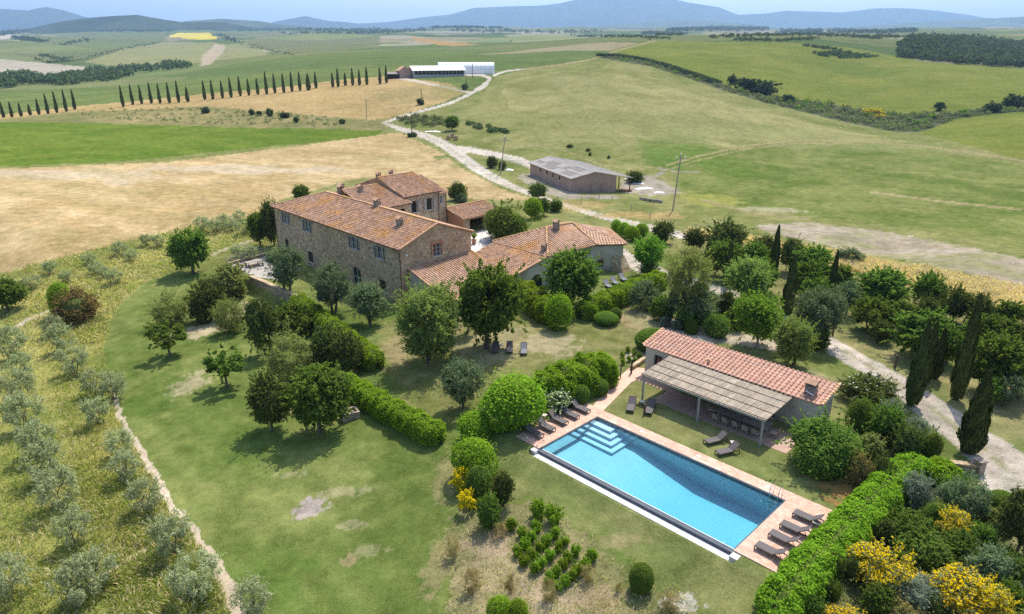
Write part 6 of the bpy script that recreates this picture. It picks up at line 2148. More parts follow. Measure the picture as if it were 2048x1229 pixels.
def hedge(name, label, path_px, width, height, n, mats=('leaf_hedge',), l=.20, w=.125, lump=.13, cat='hedge', seed=0, taper=None, dz=0.0, flowers=0.0):
    g = np.random.default_rng(400 + seed)
    P_ = np.array([tuple(at(*q)) for q in path_px])
    seg = np.r_[0, np.cumsum(np.linalg.norm(np.diff(P_[:, :2], axis=0), axis=1))]
    L = seg[-1]
    def frame(s):
        s = np.clip(s, 0, L)
        c = np.stack([np.interp(s, seg, P_[:, k]) for k in range(3)], -1)
        e = .6
        a = np.stack([np.interp(np.clip(s - e, 0, L), seg, P_[:, k]) for k in range(2)], -1)
        b = np.stack([np.interp(np.clip(s + e, 0, L), seg, P_[:, k]) for k in range(2)], -1)
        t = unit(b - a)
        return c, t
    def surf(s, th, infl=0.0):
        c, t = frame(s)
        side = np.stack([t[:, 1], -t[:, 0]], -1)
        endd = np.minimum(s, L - s)
        rnd = np.sqrt(np.clip(1 - (1 - np.clip(endd / (width * .5), 0, 1)) ** 2, 0.02, 1))
        lm = 1 + lump * (np.sin(s * 2.1 + th * 2 + seed) * .5 + np.sin(s * 4.7 - th * 3 + seed * 3) * .35 + np.sin(s * 9.3 + th * 5) * .2)
        tp = 1.0 if taper is None else np.interp(s / L, [0, 1], taper)
        cs, sn = np.cos(th), np.sin(th)
        hx = np.sign(cs) * np.abs(cs) ** .55 * width / 2 * lm * rnd * tp + infl * cs
        hz = np.abs(sn) ** .55 * height * lm * (.55 + .45 * rnd) * tp + infl * sn
        return np.stack([c[:, 0] + side[:, 0] * hx, c[:, 1] + side[:, 1] * hx, c[:, 2] + hz + dz], -1), side, cs, sn, t, endd
    s = g.uniform(0, L, n)
    th = g.uniform(0.02, math.pi - .02, n)
    p, side, cs, sn, t, endd = surf(s, th, 0.0)
    p = p + g.normal(size=(n, 3)) * .07
    endn = np.where((s < L / 2), -1, 1)[:, None] * t * np.clip(1 - endd / (width * .5), 0, 1)[:, None]
    nn = unit(np.c_[side * cs[:, None] + endn, sn * 1.1] + .6 * g.normal(size=(n, 3)))
    p = p + np.c_[side * cs[:, None], sn] * (.22 * (fbm(p[:, 0] / .7 + 3, p[:, 1] / .7 + p[:, 2], 77 + seed, 3) - .5))[:, None]
    mi = (g.random(n) < flowers).astype(int) if flowers else None
    q = leaves(p, nn, l, w, g)
    o = P_[0].copy()
    o[2] += dz
    root = thing(name, label, cat, tuple(o))
    link('foliage', quads_mesh('foliage', q - o, list(mats), mi), root)
    ss, tt = np.meshgrid(np.linspace(.1, L - .1, max(4, int(L / .5))), np.linspace(0, math.pi, 9), indexing='ij')
    pc, *_ = surf(ss.ravel(), tt.ravel(), -.16)
    mb = MB()
    a, b = ss.shape
    mb.add(pc, [(i * b + j, (i + 1) * b + j, (i + 1) * b + j + 1, i * b + j + 1) for i in range(a - 1) for j in range(b - 1)])
    part('twigs', mb, ['leaf_dark'], root, tuple(o))
    return root

# ------------------------------------------------------------------ hedges and clipped bushes of the garden
hedge('hedge', 'bright green clipped hedge running down from the terrace wall, upper of two in line', [(592, 614), (680, 684), (756, 744)], 2.3, 2.0, 17000, seed=1)
hedge('hedge', 'bright green clipped hedge below the dark round trees, lower of two in line', [(686, 780), (780, 838), (880, 892)], 2.1, 1.8, 16000, seed=2)
hedge('hedge', 'long rounded bright hedge above the white flowering shrub and box balls', [(1072, 810), (1140, 787), (1222, 754)], 3.9, 2.7, 19000, seed=3, lump=.16)
hedge('hedge', 'sloping bright hedge in front of the arched porch room', [(1030, 594), (1070, 622), (1108, 650)], 3.2, 2.6, 12000, seed=4, lump=.18)
hedge('hedge', 'long clipped hedge in front of the pale loungers and the annexe', [(1160, 642), (1225, 614), (1300, 582), (1326, 572)], 2.5, 2.2, 15000, seed=5)
hedge('hedge', 'thick bright hedge beside the deep end loungers running to the bottom edge', [(1535, 1262), (1600, 1178), (1690, 1082), (1780, 985), (1838, 938)], 2.5, 1.55, 30000, seed=6, l=.18, w=.115)
hedge('hedge', 'low leafy hedge turning from the thick hedge towards the garden wall', [(1830, 948), (1880, 962), (1915, 990)], 2.4, 1.3, 8000, seed=7, l=.18, w=.11, lump=.2)
plant('limeball', 958, 1096, 752, 1028, 858, 'big domed clipped bush between the loungers and the olive tree')
plant('limeball', 916, 992, 818, 955, 872, 'small clipped bush at the left foot of the big dome')
plant('limeball', 898, 996, 872, 947, 950, 'round clipped bush standing alone above the yellow broom')
plant('limeball', 1090, 1152, 590, 1122, 656, 'round end bush of the sloping hedge on the lawn')
plant('ballleaf', 1142, 1180, 768, 1161, 806, 'clipped box ball beside the lounger nearest the path')
plant('ballleaf', 1166, 1190, 772, 1180, 796, 'small clipped box ball squeezed between two larger balls')
plant('ballleaf', 1177, 1218, 756, 1198, 790, 'clipped box ball nearest the trellis')
plant('whiteflower', 1082, 1146, 776, 1114, 822, 'white flowering shrub behind the loungers at the steps end')
plant('ballleaf', 1186, 1238, 622, 1212, 648, 'low flat clipped cushion bush before the long hedge')
plant('ballleaf', 1218, 1244, 615, 1231, 642, 'small clipped ball beside the flat cushion bush')
plant('ballleaf', 1370, 1398, 638, 1384, 668, 'dark clipped ball beside the pale trunk of the feathery tree')
plant('ballleaf', 1268, 1348, 655, 1305, 700, 'broad low clipped bush behind the left corner of the pool house')
plant('ballleaf', 1257, 1309, 1126, 1283, 1180, 'round yellow green ball bush alone on the bank below the pool')
for k, (x, y) in enumerate([(1246, 716), (1256, 706), (1258, 724), (1268, 712), (1270, 728), (1279, 718), (1282, 702), (1246, 730)]):
    plant('vine', x - 6, x + 6, y - 13, x, y, 'tiny rounded plant in the bed by the pool house corner, ' + words[k] + ' in the cluster', 'little round plants at the pool house corner', cat='small plant')
for k, (x, y, r, l) in enumerate([(1234, 470, 13, 'dark clipped ball at the left end of the row by the white road'), (1248, 476, 14, 'bright clipped ball second in the row by the white road'), (1264, 482, 17, 'bright clipped ball third in the row by the white road'), (1286, 478, 17, 'bright clipped ball at the right end of the row by the white road')]):
    plant('limeball', x - r, x + r, y - 30, x, y, l, 'clipped balls by the white road')

# ------------------------------------------------------------------ trees near the house
T = plant
T('broad', 336, 416, 457, 388, 548, 'lone round broadleaf tree on the mown edge left of the terrace')
T('broad', 492, 538, 424, 522, 492, 'bright leafy tree at the far corner of the farmhouse, left of a pair')
T('dark', 520, 562, 398, 550, 492, 'darker tree touching the far corner of the farmhouse, right of a pair')
T('broad', 584, 620, 370, 602, 408, 'small tree top rising behind the long farmhouse roof')
T('olive', 528, 612, 487, 576, 584, 'grey green olive tree nearest the terrace table')
T('olive', 620, 706, 528, 668, 626, 'grey green olive tree in front of the arched farmhouse door')
T('olive', 688, 778, 562, 744, 652, 'grey green olive tree under the farmhouse corner downpipe')
T('olive', 878, 972, 715, 926, 818, 'olive tree standing between the two shaded lawns and the domed bush')
T('ash', 780, 932, 564, 860, 726, 'large pale green ash tree hiding the lean-to corner')
T('broad', 912, 1046, 524, 964, 698, 'broad spreading tree shading the lawn loungers')
T('lime', 912, 960, 572, 936, 668, 'yellow green young tree squeezed left of the broad lawn tree')
T('broad', 1086, 1202, 497, 1147, 614, 'round headed tree on a straight trunk before the annexe')
T('roundbush', 966, 1070, 397, 1017, 480, 'huge rounded laurel beside the courtyard')
T('limeball', 1046, 1086, 396, 1066, 438, 'bright clipped dome just behind the huge laurel')
T('dark', 1072, 1102, 396, 1088, 432, 'small dark tree right of the bright dome near the road')
T('dark', 1056, 1096, 366, 1076, 400, 'dark round tree beside the white road below the barn')
T('darkbush', 894, 936, 365, 914, 402, 'dark rounded bush behind the small garage')
T('olivebush', 912, 938, 386, 926, 406, 'pale grey bush in front of the dark bush by the garage')
T('dark', 1302, 1352, 442, 1328, 488, 'dark bushy tree at the end of the clipped ball row')
T('lime', 1264, 1332, 470, 1296, 552, 'light green tree at the bend of the gravel drive by the annexe')
T('laurel', 1276, 1322, 526, 1300, 558, 'dense green bush under the light green tree at the drive bend')
T('wispytree', 1322, 1428, 492, 1372, 652, 'tall feathery olive green tree with pale trunk above the bare soil')
T('willow', 1330, 1440, 560, 1400, 650, 'grey green tree mingling with the feathery tree')
T('olivebush', 1254, 1322, 556, 1286, 620, 'silvery spreading bush at the right end of the long hedge')
T('laurel', 1300, 1352, 590, 1330, 642, 'mixed green bush below the silvery spreading bush')
T('silver', 1316, 1342, 632, 1328, 654, 'small silver lavender clump on the bare soil, left of two')
T('silver', 1342, 1366, 636, 1354, 660, 'small silver lavender clump on the bare soil, right of two')
T('roundbush', 1402, 1462, 628, 1432, 672, 'rounded garden shrub above the curving footpath')
T('darkbush', 1452, 1490, 612, 1470, 660, 'dark low shrub behind the lime green tree')
T('dark', 1364, 1412, 456, 1388, 502, 'dark tree left of a large one beside the white road')
T('dark', 1408, 1496, 440, 1452, 512, 'large dark tree above the lime trees beside the white road')
T('broad', 1412, 1490, 482, 1452, 556, 'fresh green tree between the two slim cypresses')
T('ash', 1448, 1544, 512, 1496, 610, 'pale green ash tree left of the stout cypress')
T('lime', 1468, 1574, 584, 1514, 694, 'lime green spreading tree at the footpath behind the pool house')
T('ash', 1548, 1634, 634, 1590, 732, 'pale green bushy tree nearest the pool house roof')
T('willow', 1588, 1694, 574, 1634, 692, 'grey green tree beside the drive right of the stout cypress')
orch = [('dark', 1500, 1560, 470, 1530, 530), ('dark', 1556, 1610, 476, 1580, 545), ('orchard', 1584, 1668, 492, 1626, 575), ('orchard', 1590, 1650, 520, 1616, 600), ('orchard', 1650, 1712, 530, 1680, 590), ('willow', 1668, 1724, 560, 1694, 632),
        ('orchard', 1716, 1818, 536, 1766, 622), ('orchard', 1704, 1790, 592, 1743, 664), ('orchard', 1824, 1892, 544, 1858, 622), ('orchard', 1776, 1830, 600, 1802, 668), ('dark', 1880, 1940, 572, 1910, 645), ('dark', 1926, 1990, 586, 1958, 660),
        ('orchard', 1790, 1912, 616, 1850, 716), ('orchard', 1964, 2044, 634, 2004, 702), ('orchard', 1942, 2052, 668, 1995, 786), ('dark', 2022, 2090, 646, 2056, 712), ('orchard', 1868, 1926, 650, 1896, 730), ('orchard', 2030, 2120, 690, 2076, 800)]
ol = ['nearest the white road', 'behind the tallest cypress', 'right of the tallest cypress', 'between the stout cypress and the slim right one', 'right of the slim right cypress at the wheat edge', 'beside the slim right cypress foot',
      'wide one at the wheat edge', 'standing clear with its shadow by the drive', 'at the wheat edge right of the wide one', 'in the middle of the orchard', 'dark one at the wheat edge', 'dark one at the far wheat corner',
      'bright one behind the left roadside cypress', 'at the right wheat edge', 'large one behind the tall roadside cypress', 'dark one at the right picture edge', 'between the two tall roadside cypresses', 'cut by the right picture edge']
for (k, a, b, c, d_, e), l in zip(orch, ol):
    T(k, a, b, c, d_, e, 'orchard tree ' + l, 'orchard trees between drive and wheat')
T('olive', 1988, 2052, 750, 2006, 814, 'pale olive tree on the dry grass right of the roadside cypress')
cg = 'cypresses standing among the garden trees and along the drive'
for xb, yb, yt, w, l in [(1545, 552, 452, 24, 'tall slim cypress highest among the orchard trees'), (1454, 572, 486, 24, 'slim cypress between the fresh green tree and the pale ash'), (1573, 630, 512, 34, 'stout dark cypress behind the lime green tree'),
                         (1660, 600, 502, 22, 'slim leaning cypress at the edge of the wheat'), (1639, 594, 560, 16, 'short dark cypress left of the slim leaning one'), (1412, 516, 488, 12, 'small dark cypress left of the fresh green tree'),
                         (1822, 812, 644, 44, 'tall roadside cypress with bare foot above the garden bushes'), (1848, 766, 646, 34, 'twin topped cypress across the drive, left stem'), (1868, 758, 658, 30, 'twin topped cypress across the drive, right stem'),
                         (1911, 800, 592, 42, 'tallest cypress on the far side of the drive'), (1937, 906, 744, 64, 'fat squat cypress on the near side of the drive')]:
    cypress(xb, yb, yt, w, l, cg)
fill = [('orchard', 1480, 1540, 484, 1512, 556, 'small tree in the shade between two slim cypresses'), ('orchard', 1600, 1664, 556, 1632, 622, 'leafy tree behind the short dark cypress'),
        ('laurel', 1460, 1520, 590, 1490, 640, 'bush under the pale ash beside the drive'), ('roundbush', 1380, 1430, 590, 1404, 646, 'dense bush filling under the grey green tree'), ('darkbush', 1430, 1470, 580, 1450, 640, 'dark bush at the drive under the ash'), ('orchard', 1500, 1556, 520, 1530, 584, 'orchard tree behind the pale ash crown'),
        ('orchard', 1716, 1760, 572, 1740, 622, 'orchard tree tucked left of the wide one'), ('dark', 1826, 1880, 590, 1852, 650, 'shaded orchard tree below the wheat edge'), ('orchard', 1930, 1990, 626, 1960, 690, 'orchard tree above the tall roadside cypress'),
        ('dark', 1740, 1790, 640, 1766, 686, 'small dark tree in the orchard shadow near the drive'), ('laurel', 1350, 1398, 610, 1372, 660, 'leafy bush behind the dark clipped ball'), ('orchard', 1988, 2050, 600, 2020, 660, 'orchard tree at the wheat corner'),
        ('laurel', 1600, 1660, 640, 1632, 700, 'bush under the grey green roadside tree'), ('orchard', 1960, 2010, 756, 1990, 810, 'low tree behind the pale olive by the right edge')]
for k_, a_, b_, c_, d_, e_, l_ in fill:
    T(k_, a_, b_, c_, d_, e_, l_, 'orchard trees between drive and wheat' if k_ != 'laurel' else None)
# left lawn
T('pale', 418, 506, 524, 466, 594, 'pale yellow green rounded shrub at the end of the terrace wall')
T('darkbush', 372, 452, 562, 410, 642, 'near black shrub left of the terrace wall')
T('wispy', 300, 378, 580, 344, 650, 'feathery olive brown shrub on the lawn left of the black shrub')
T('wispy', 382, 446, 546, 412, 600, 'feathery shrub rising behind the black shrub')
T('wispy', 424, 488, 590, 456, 668, 'feathery green shrub right of the black shrub')
T('sparse', 288, 374, 640, 342, 712, 'small open tree on the lawn, upper of two')
T('sparse', 402, 496, 690, 452, 776, 'small open tree on the lawn, lower of two')
T('rust', 106, 192, 575, 150, 644, 'round clipped bush turned rusty brown in the meadow')
T('limeball', 100, 150, 567, 124, 632, 'bright green half of the rusty bush in the meadow')
T('broad', -28, 46, 554, 14, 622, 'leafy tree cut by the left edge of the picture')
T('dark', 486, 562, 596, 526, 712, 'dark upright shrubby tree at the left of the shrub cluster')
T('laurel', 544, 628, 600, 588, 676, 'dark green arching shrub at the top of the shrub cluster')
T('wispy', 522, 628, 654, 580, 762, 'yellow green feathery shrub in the middle of the cluster')
T('darkbush', 618, 702, 648, 664, 742, 'blackish spiky shrub against the upper hedge')
T('darkbush', 660, 730, 664, 698, 752, 'blackish spiky shrub at the right of the cluster')
T('dark', 494, 584, 742, 542, 862, 'dark tree at the lower left of the shrub cluster')
T('broad', 574, 702, 728, 636, 868, 'broad dark tree at the upper end of the lower hedge')
T('broomthin', 900, 944, 934, 924, 985, 'thin yellow broom below the round clipped bush')
T('broomthin', 912, 956, 978, 936, 1022, 'low yellow broom sprawling below the thin one')
T('roundbush', 928, 990, 930, 960, 990, 'dense dark green shrub beside the yellow broom')
T('laurel', 952, 1004, 988, 978, 1052, 'dark green shrub at the top of the planted bank')
T('dark', 982, 1030, 944, 1008, 1012, 'twiggy dark shrub right of the dense one')
def row_pts(a, b, n):
    return [(a[0] + (b[0] - a[0]) * i / (n - 1) + R.uniform(-2, 2), a[1] + (b[1] - a[1]) * i / (n - 1) + R.uniform(-2, 2)) for i in range(n)]
vine_rows = [[(1076, 1034), (1108, 1048)], [(1022, 1060), (1043, 1074)], row_pts((1074, 1068), (1036, 1114), 4), row_pts((1112, 1076), (1048, 1130), 5), row_pts((1130, 1092), (1068, 1148), 5), row_pts((1150, 1114), (1100, 1164), 5), row_pts((1182, 1124), (1118, 1182), 6)]
for r, row in enumerate(vine_rows):
    for k, (x, y) in enumerate(row):
        s = (21 if r == 0 else 12.5) * R.uniform(.88, 1.12)
        plant('vine', x - s, x + s, y - s * 1.9, x, y, 'low shrub on the planted bank, row ' + ['at the top', 'at the left', 'second from the left', 'third from the left', 'fourth from the left', 'fifth from the left', 'at the right'][r] + ', ' + words[k] + ' from the pool', 'rows of low shrubs on the bank below the pool')
for x, y, w, h, l in [(902, 1112, 44, 40, 'bare twiggy brown shrub at the left of the planted bank'), (944, 1182, 48, 46, 'brown and green twiggy shrub near the bottom edge'), (1000, 1078, 34, 34, 'thin brown twigs beside the low shrub rows'), (1100, 1200, 40, 44, 'dry twiggy plant below the shrub rows'),
                      (1024, 1190, 36, 40, 'dry twiggy plant left of the bottom green bush'), (1175, 1160, 40, 34, 'dry twigs at the right end of the shrub rows'), (1238, 1186, 20, 20, 'small dark twiggy tuft left of the lone ball'), (1340, 1220, 50, 40, 'brown twiggy shrub at the bottom edge')]:
    plant('twiggy', x - w / 2, x + w / 2, y - h, x, y, l)
plant('limeball', 970, 1030, 1190, 1000, 1250, 'bright leafy bush cut by the bottom edge, left of two')
plant('limeball', 1008, 1056, 1200, 1034, 1255, 'bright leafy bush cut by the bottom edge, right of two')
# right garden
T('oleander', 1676, 1802, 742, 1736, 806, 'broad dark bush with a few white flowers behind the pool house chimney')
T('roundbush', 1566, 1720, 818, 1640, 940, 'massive round green bush at the right end of the pergola')
T('roundbush', 1690, 1752, 796, 1720, 866, 'green bush under the end wall of the pool house')
T('laurel', 1736, 1810, 806, 1774, 888, 'fresh green soft bush in the middle of the shrub bank')
T('silver', 1752, 1812, 796, 1784, 840, 'grey soft shrub behind the fresh green bush')
T('silver', 1802, 1862, 830, 1834, 886, 'grey green shrub near the fat cypress')
T('roundbush', 1836, 1884, 850, 1860, 918, 'green rounded shrub at the right end of the shrub bank')
T('darkbush', 1778, 1846, 846, 1812, 920, 'dark shrub at the foot of the shrub bank')
T('pale', 1716, 1770, 866, 1744, 912, 'pale cream green bush below the shrub bank')
T('rust', 1692, 1748, 904, 1722, 968, 'reddish tipped shrub at the end of the shaded lawn')
T('darkbush', 1740, 1790, 912, 1764, 972, 'dark shrub between the reddish shrub and the thick hedge')
T('silver', 1800, 1872, 944, 1838, 1012, 'spiky silver blue shrub growing over the thick hedge')
T('olivebush', 1876, 1976, 944, 1926, 1030, 'large silvery bush below the garden wall')
T('broom', 1874, 1944, 1016, 1910, 1078, 'yellow broom bush nearest the silvery bush')
T('broom', 1698, 1832, 1076, 1764, 1172, 'largest yellow broom bush beside the thick hedge')
T('broom', 1858, 2000, 1124, 1930, 1216, 'wide yellow broom bush near the right corner')
T('broom', 1646, 1744, 1206, 1694, 1262, 'yellow broom bush cut by the bottom edge')
T('broom', 1950, 2030, 1170, 1990, 1250, 'yellow broom bush at the bottom right corner')
T('broomthin', 1706, 1746, 1058, 1724, 1090, 'few yellow broom stems against the thick hedge')
T('laurel', 1776, 1866, 1018, 1822, 1086, 'feathery bright green mound left of the nearest broom')
T('laurel', 1790, 1902, 1056, 1846, 1128, 'bright green arching mound between two broom bushes')
T('laurel', 1884, 1958, 1058, 1920, 1120, 'green shrub below the nearest yellow broom')
T('olivebush', 1926, 2030, 1084, 1976, 1164, 'grey green shrub at the right of the broom bushes')
T('laurel', 1724, 1796, 1164, 1762, 1226, 'dark leafy shrub below the largest broom')
T('silver', 1786, 1880, 1142, 1834, 1216, 'grey wispy shrub between the lower broom bushes')
T('laurel', 1646, 1684, 1160, 1666, 1200, 'small green bush between hedge and lower broom')
T('darkbush', 1684, 1730, 1110, 1704, 1160, 'dark shrub in the shade behind the thick hedge')
T('rust', 1770, 1850, 1194, 1810, 1250, 'olive brown shrub at the bottom edge')
for k_, a_, b_, c_, d_, e_, l_ in [('roundbush', 1846, 1900, 1004, 1872, 1050, 'green shrub filling between silver blue shrub and nearest broom'), ('laurel', 1736, 1792, 986, 1764, 1030, 'leafy shrub tucked against the top of the thick hedge'), ('laurel', 1930, 1990, 1046, 1960, 1100, 'soft green shrub right of the nearest broom'),
                                   ('roundbush', 1880, 1940, 1096, 1910, 1140, 'low green mound above the wide corner broom'), ('laurel', 1990, 2050, 1104, 2020, 1160, 'green shrub at the right edge below the dark tree'), ('darkbush', 1640, 1690, 1106, 1664, 1156, 'dark filler shrub in the hedge shadow'),
                                   ('laurel', 1830, 1880, 1100, 1856, 1150, 'green shrub right of the largest broom'), ('laurel', 1600, 1650, 1186, 1626, 1236, 'green shrub at the bottom edge beside the hedge')]:
    T(k_, a_, b_, c_, d_, e_, l_)
T('laurel', 1980, 2046, 1160, 2016, 1230, 'green shrub in the bottom right corner')
T('darkbush', 1842, 1886, 1190, 1866, 1240, 'dark shrub between broom bushes at the bottom edge')
T('laurel', 1690, 1742, 1020, 1716, 1062, 'small leafy shrub behind the thick hedge')
T('darkbush', 1748, 1790, 1040, 1770, 1086, 'shadowy shrub behind the thick hedge')
T('ballleaf', 1976, 2030, 980, 2004, 1018, 'rounded green shrub beside the widened drive')
T('pale', 1956, 2000, 1010, 1978, 1044, 'small yellow green tufted shrub beside the drive')
T('dark', 2000, 2090, 984, 2040, 1106, 'dark tree cut by the right edge below the drive')
T('olivebush', 1670, 1730, 494, 1702, 522, 'grey bush on the tan slope above the orchard')
T('broad', 888, 920, 232, 904, 262, 'grey green round tree beside the track above the bales', cat='tree')
T('darkbush', 972, 996, 312, 984, 336, 'small dark tree on the grass left of the power pole')
T('darkbush', 994, 1014, 322, 1004, 340, 'small dark bush at the foot of the power pole')
T('darkbush', 1248, 1290, 342, 1268, 366, 'dark bramble behind the right end of the barn')
T('laurel', 1096, 1126, 398, 1112, 424, 'low green bush beside the road below the barn')

# ------------------------------------------------------------------ olive grove in the tall grass
outer = [(14, 1196), (146, 1216), (184, 1178), (146, 1090), (109, 1018), (84, 962), (68, 915), (44, 860), (30, 808), (40, 760), (18, 720)]
inner = [(500, 1236), (388, 1200), (342, 1108), (288, 1024), (246, 962), (236, 912), (192, 850), (226, 800), (186, 790), (146, 748), (118, 706), (104, 672)]
for k, (x, y) in enumerate(outer):
    s = (35 + (y - 700) * .030) * R.uniform(.75, 1.1)
    T('oliveyoung', x - s, x + s, y - s * 2.0, x, y, 'silvery young olive in the outer row of the grassy grove, ' + words[k] + ' from the bottom edge', 'young olives in the tall grass grove')
for k, (x, y) in enumerate(inner):
    s = (31 + (y - 670) * .036) * R.uniform(.75, 1.1)
    T('oliveyoung', x - s, x + s, y - s * 1.9, x, y, 'silvery young olive in the row beside the bare path, ' + words[k] + ' from the bottom edge', 'young olives in the tall grass grove')
back = [(18, 590), (60, 580), (100, 548), (130, 566), (178, 530), (190, 548), (206, 556), (226, 568), (240, 512), (262, 522), (292, 492), (316, 494), (402, 462), (428, 466), (446, 456), (462, 462), (478, 446), (486, 470), (498, 520), (475, 516)]
for k, (x, y) in enumerate(back):
    s = R.uniform(15, 21)
    T('oliveyoung', x - s, x + s, y - s * 1.6, x, y, 'grey olive bush in the upper grove at the stubble edge, ' + words[k] + ' from the left edge', 'olive bushes along the stubble edge')

# ------------------------------------------------------------------ cypress avenue on the ridge
av = [(22, 690, 600), (72, 688, 600), (125, 683, 605), (178, 676, 612), (230, 672, 583), (283, 668, 552), (335, 662, 540), (390, 655, 530), (440, 643, 527), (722, 627, 505), (778, 615, 497), (830, 610, 503), (887, 608, 487), (938, 607, 493), (993, 605, 487),
      (1047, 602, 477), (1100, 598, 512), (1200, 585, 475), (1247, 583, 472), (1304, 577, 477), (1354, 572, 455), (1407, 564, 450), (1458, 560, 463), (1510, 555, 460), (1562, 553, 424), (1610, 548, 435), (1662, 545, 433), (1710, 538, 426), (1757, 533, 425), (1806, 530, 435),
      (1850, 518, 424), (1948, 512, 430), (1980, 510, 405), (2022, 503, 430), (2065, 502, 402), (2105, 500, 412), (2148, 497, 395), (2225, 493, 397), (2262, 487, 388)]
sec = [(0, 9, 'left section'), (9, 17, 'second section'), (17, 31, 'long middle section'), (31, 39, 'section nearest the cattle shed')]
for a, b, nm in sec:
    for k in range(a, b):
        x, y, t = av[k]
        fat = k in (16, 29)
        extra = ', squat and wide' if fat else ''
        cypress(x / 2.926, y / 2.926, t / 2.926, 10 if k == 29 else (8 if fat else 7), 'distant cypress of the ridge avenue, ' + nm + ', ' + words[k - a] + ' from the left' + extra, 'cypress avenue along the ridge', True)
g_ = 'bushes on the rough bank below the avenue'
for k, (x, y, w, h, l) in enumerate([(410, 227, 20, 14, 'dark round bush alone on the rough bank below the avenue'), (503, 230, 15, 12, 'leftmost dark bush of the cluster on the rough bank'), (518, 232, 16, 10, 'low bush second in the cluster on the rough bank'), (539, 233, 15, 17, 'tallest dark bush of the cluster on the rough bank'),
                                     (568, 236, 26, 12, 'wide low bush at the right of the bank cluster'), (592, 246, 14, 12, 'small grey bush at the foot of the rough bank'), (684, 248, 14, 10, 'dark bush beside the stone posts near the track'), (842, 210, 18, 14, 'dark bush under the small pole on the slope'),
                                     (930, 180, 18, 12, 'dark bush in the green triangle between tracks'), (824, 274, 22, 10, 'dark bramble at the foot of the pole by the bend'), (1176, 303, 12, 6, 'dark low bush left on the pasture fence line'), (1140, 296, 18, 7, 'dark bramble left end of the pasture fence line'),
                                     (1180, 312, 8, 7, 'small dark bush on pasture above the barn, left of two'), (1217, 318, 8, 7, 'small dark bush on pasture above the barn, right of two')]):
    plant('farbush', x - w / 2, x + w / 2, y - h, x, y, l, g_ if k < 6 else None)
for k, (x, y, w, h, l) in enumerate([(1492, 182, 60, 26, 'large dark thicket tree at the upper bend of the scrub gully'), (1530, 190, 62, 32, 'largest dark thicket tree of the scrub gully'), (1466, 168, 24, 18, 'dark bush at the narrow upper end of the gully'), (1880, 222, 26, 18, 'dark bush at the right arm of the gully'),
                                     (2030, 215, 46, 28, 'dark thicket tree at the right picture edge of the gully'), (1985, 224, 40, 20, 'dark bush left of the edge thicket in the gully'), (1575, 207, 34, 18, 'round dark bush below the gully thicket')]):
    plant('farbush', x - w / 2, x + w / 2, y - h, x, y, l, 'dark thickets along the scrub gully')
for k, (x, y, w, h, l) in enumerate([(1750, 232, 36, 16, 'large yellow broom patch in the scrub gully'), (1730, 226, 14, 9, 'small orange broom left of the large gully patch'), (1760, 238, 24, 10, 'low broom below the large gully patch'), (1687, 215, 10, 7, 'tiny yellow broom high on the gully edge')]):
    plant('broom', x - w / 2, x + w / 2, y - h, x, y, l, 'yellow broom in the scrub gully')

# ------------------------------------------------------------------ uncountable growth: scrub, woods, brambles, tall grass
def mass(name, spots, mat, nleaf=40, seed=0, leaf=.5, tall=1.0):
    """spots: (x, y, z, radius). One mesh of leaf clusters."""
    g = np.random.default_rng(700 + seed)
    sp = np.array(spots)
    k = np.repeat(np.arange(len(sp)), nleaf)
    n = len(k)
    d = unit(g.normal(size=(n, 3)))
    d[:, 2] = np.abs(d[:, 2]) * 1.0 - .1
    c = sp[k, :3] + d * sp[k, 3:4] * g.uniform(.6, 1, (n, 1)) * np.array([1, 1, tall])
    nn = unit(d + .5 * g.normal(size=(n, 3)) + np.array([0, 0, .3]))
    q = leaves(c, nn, sp[k, 3] * leaf, sp[k, 3] * leaf * .8, g)
    o = link(name, quads_mesh(name, q, [mat]))
    o['kind'] = 'stuff'
    return o

def spots_in(poly, n, r0, r1, seed, lo=0, hi=1e9):
    g = random.Random(seed)
    xs, ys = [p[0] for p in poly], [p[1] for p in poly]
    out = []
    tries = 0
    while len(out) < n and tries < n * 40:
        tries += 1
        x, y = g.uniform(min(xs), max(xs)), g.uniform(min(ys), max(ys))
        ins = False
        for i in range(len(poly)):
            (ax, ay), (bx, by) = poly[i], poly[(i + 1) % len(poly)]
            if (ay > y) != (by > y) and x < ax + (y - ay) * (bx - ax) / (by - ay):
                ins = not ins
        if ins:
            p = at(x, y)
            if lo < p.y < hi:
                r = g.uniform(r0, r1)
                out.append((p.x, p.y, p.z + r * .35, r))
    return out
gully = [(1195, 110), (1260, 120), (1330, 135), (1420, 162), (1500, 190), (1560, 197), (1650, 207), (1720, 221), (1800, 229), (1900, 229), (2060, 207), (2060, 222), (1920, 237), (1850, 262), (1800, 266), (1700, 247), (1600, 223), (1520, 203), (1440, 180), (1380, 158), (1300, 133), (1200, 116)]
mass('gully_scrub', spots_in(gully, 700, .7, 2.2, 1, 350, 760), 'leaf_scrub', 46, 1, .42)
mass('gully_scrub_dark', spots_in(gully, 90, 1.2, 2.6, 2, 350, 760), 'leaf_mid', 46, 2, .42)
mass('hedgerow', [s for a, b in zip([(1195, 115), (1240, 116), (1290, 124), (1340, 138), (1390, 155)], [(1240, 116), (1290, 124), (1340, 138), (1390, 155), (1440, 172)]) for i in range(16) for s in [(*at(a[0] + (b[0] - a[0]) * i / 16, a[1] + (b[1] - a[1]) * i / 16)[:2], at(a[0] + (b[0] - a[0]) * i / 16, a[1] + (b[1] - a[1]) * i / 16).z + 1.2, 2.6)]], 'leaf_far', 50, 3, .45)
mass('bramble_strip', spots_in([(932, 246), (960, 250), (1010, 262), (1016, 268), (980, 266), (940, 256)], 60, .7, 1.3, 4), 'leaf_far', 40, 4)
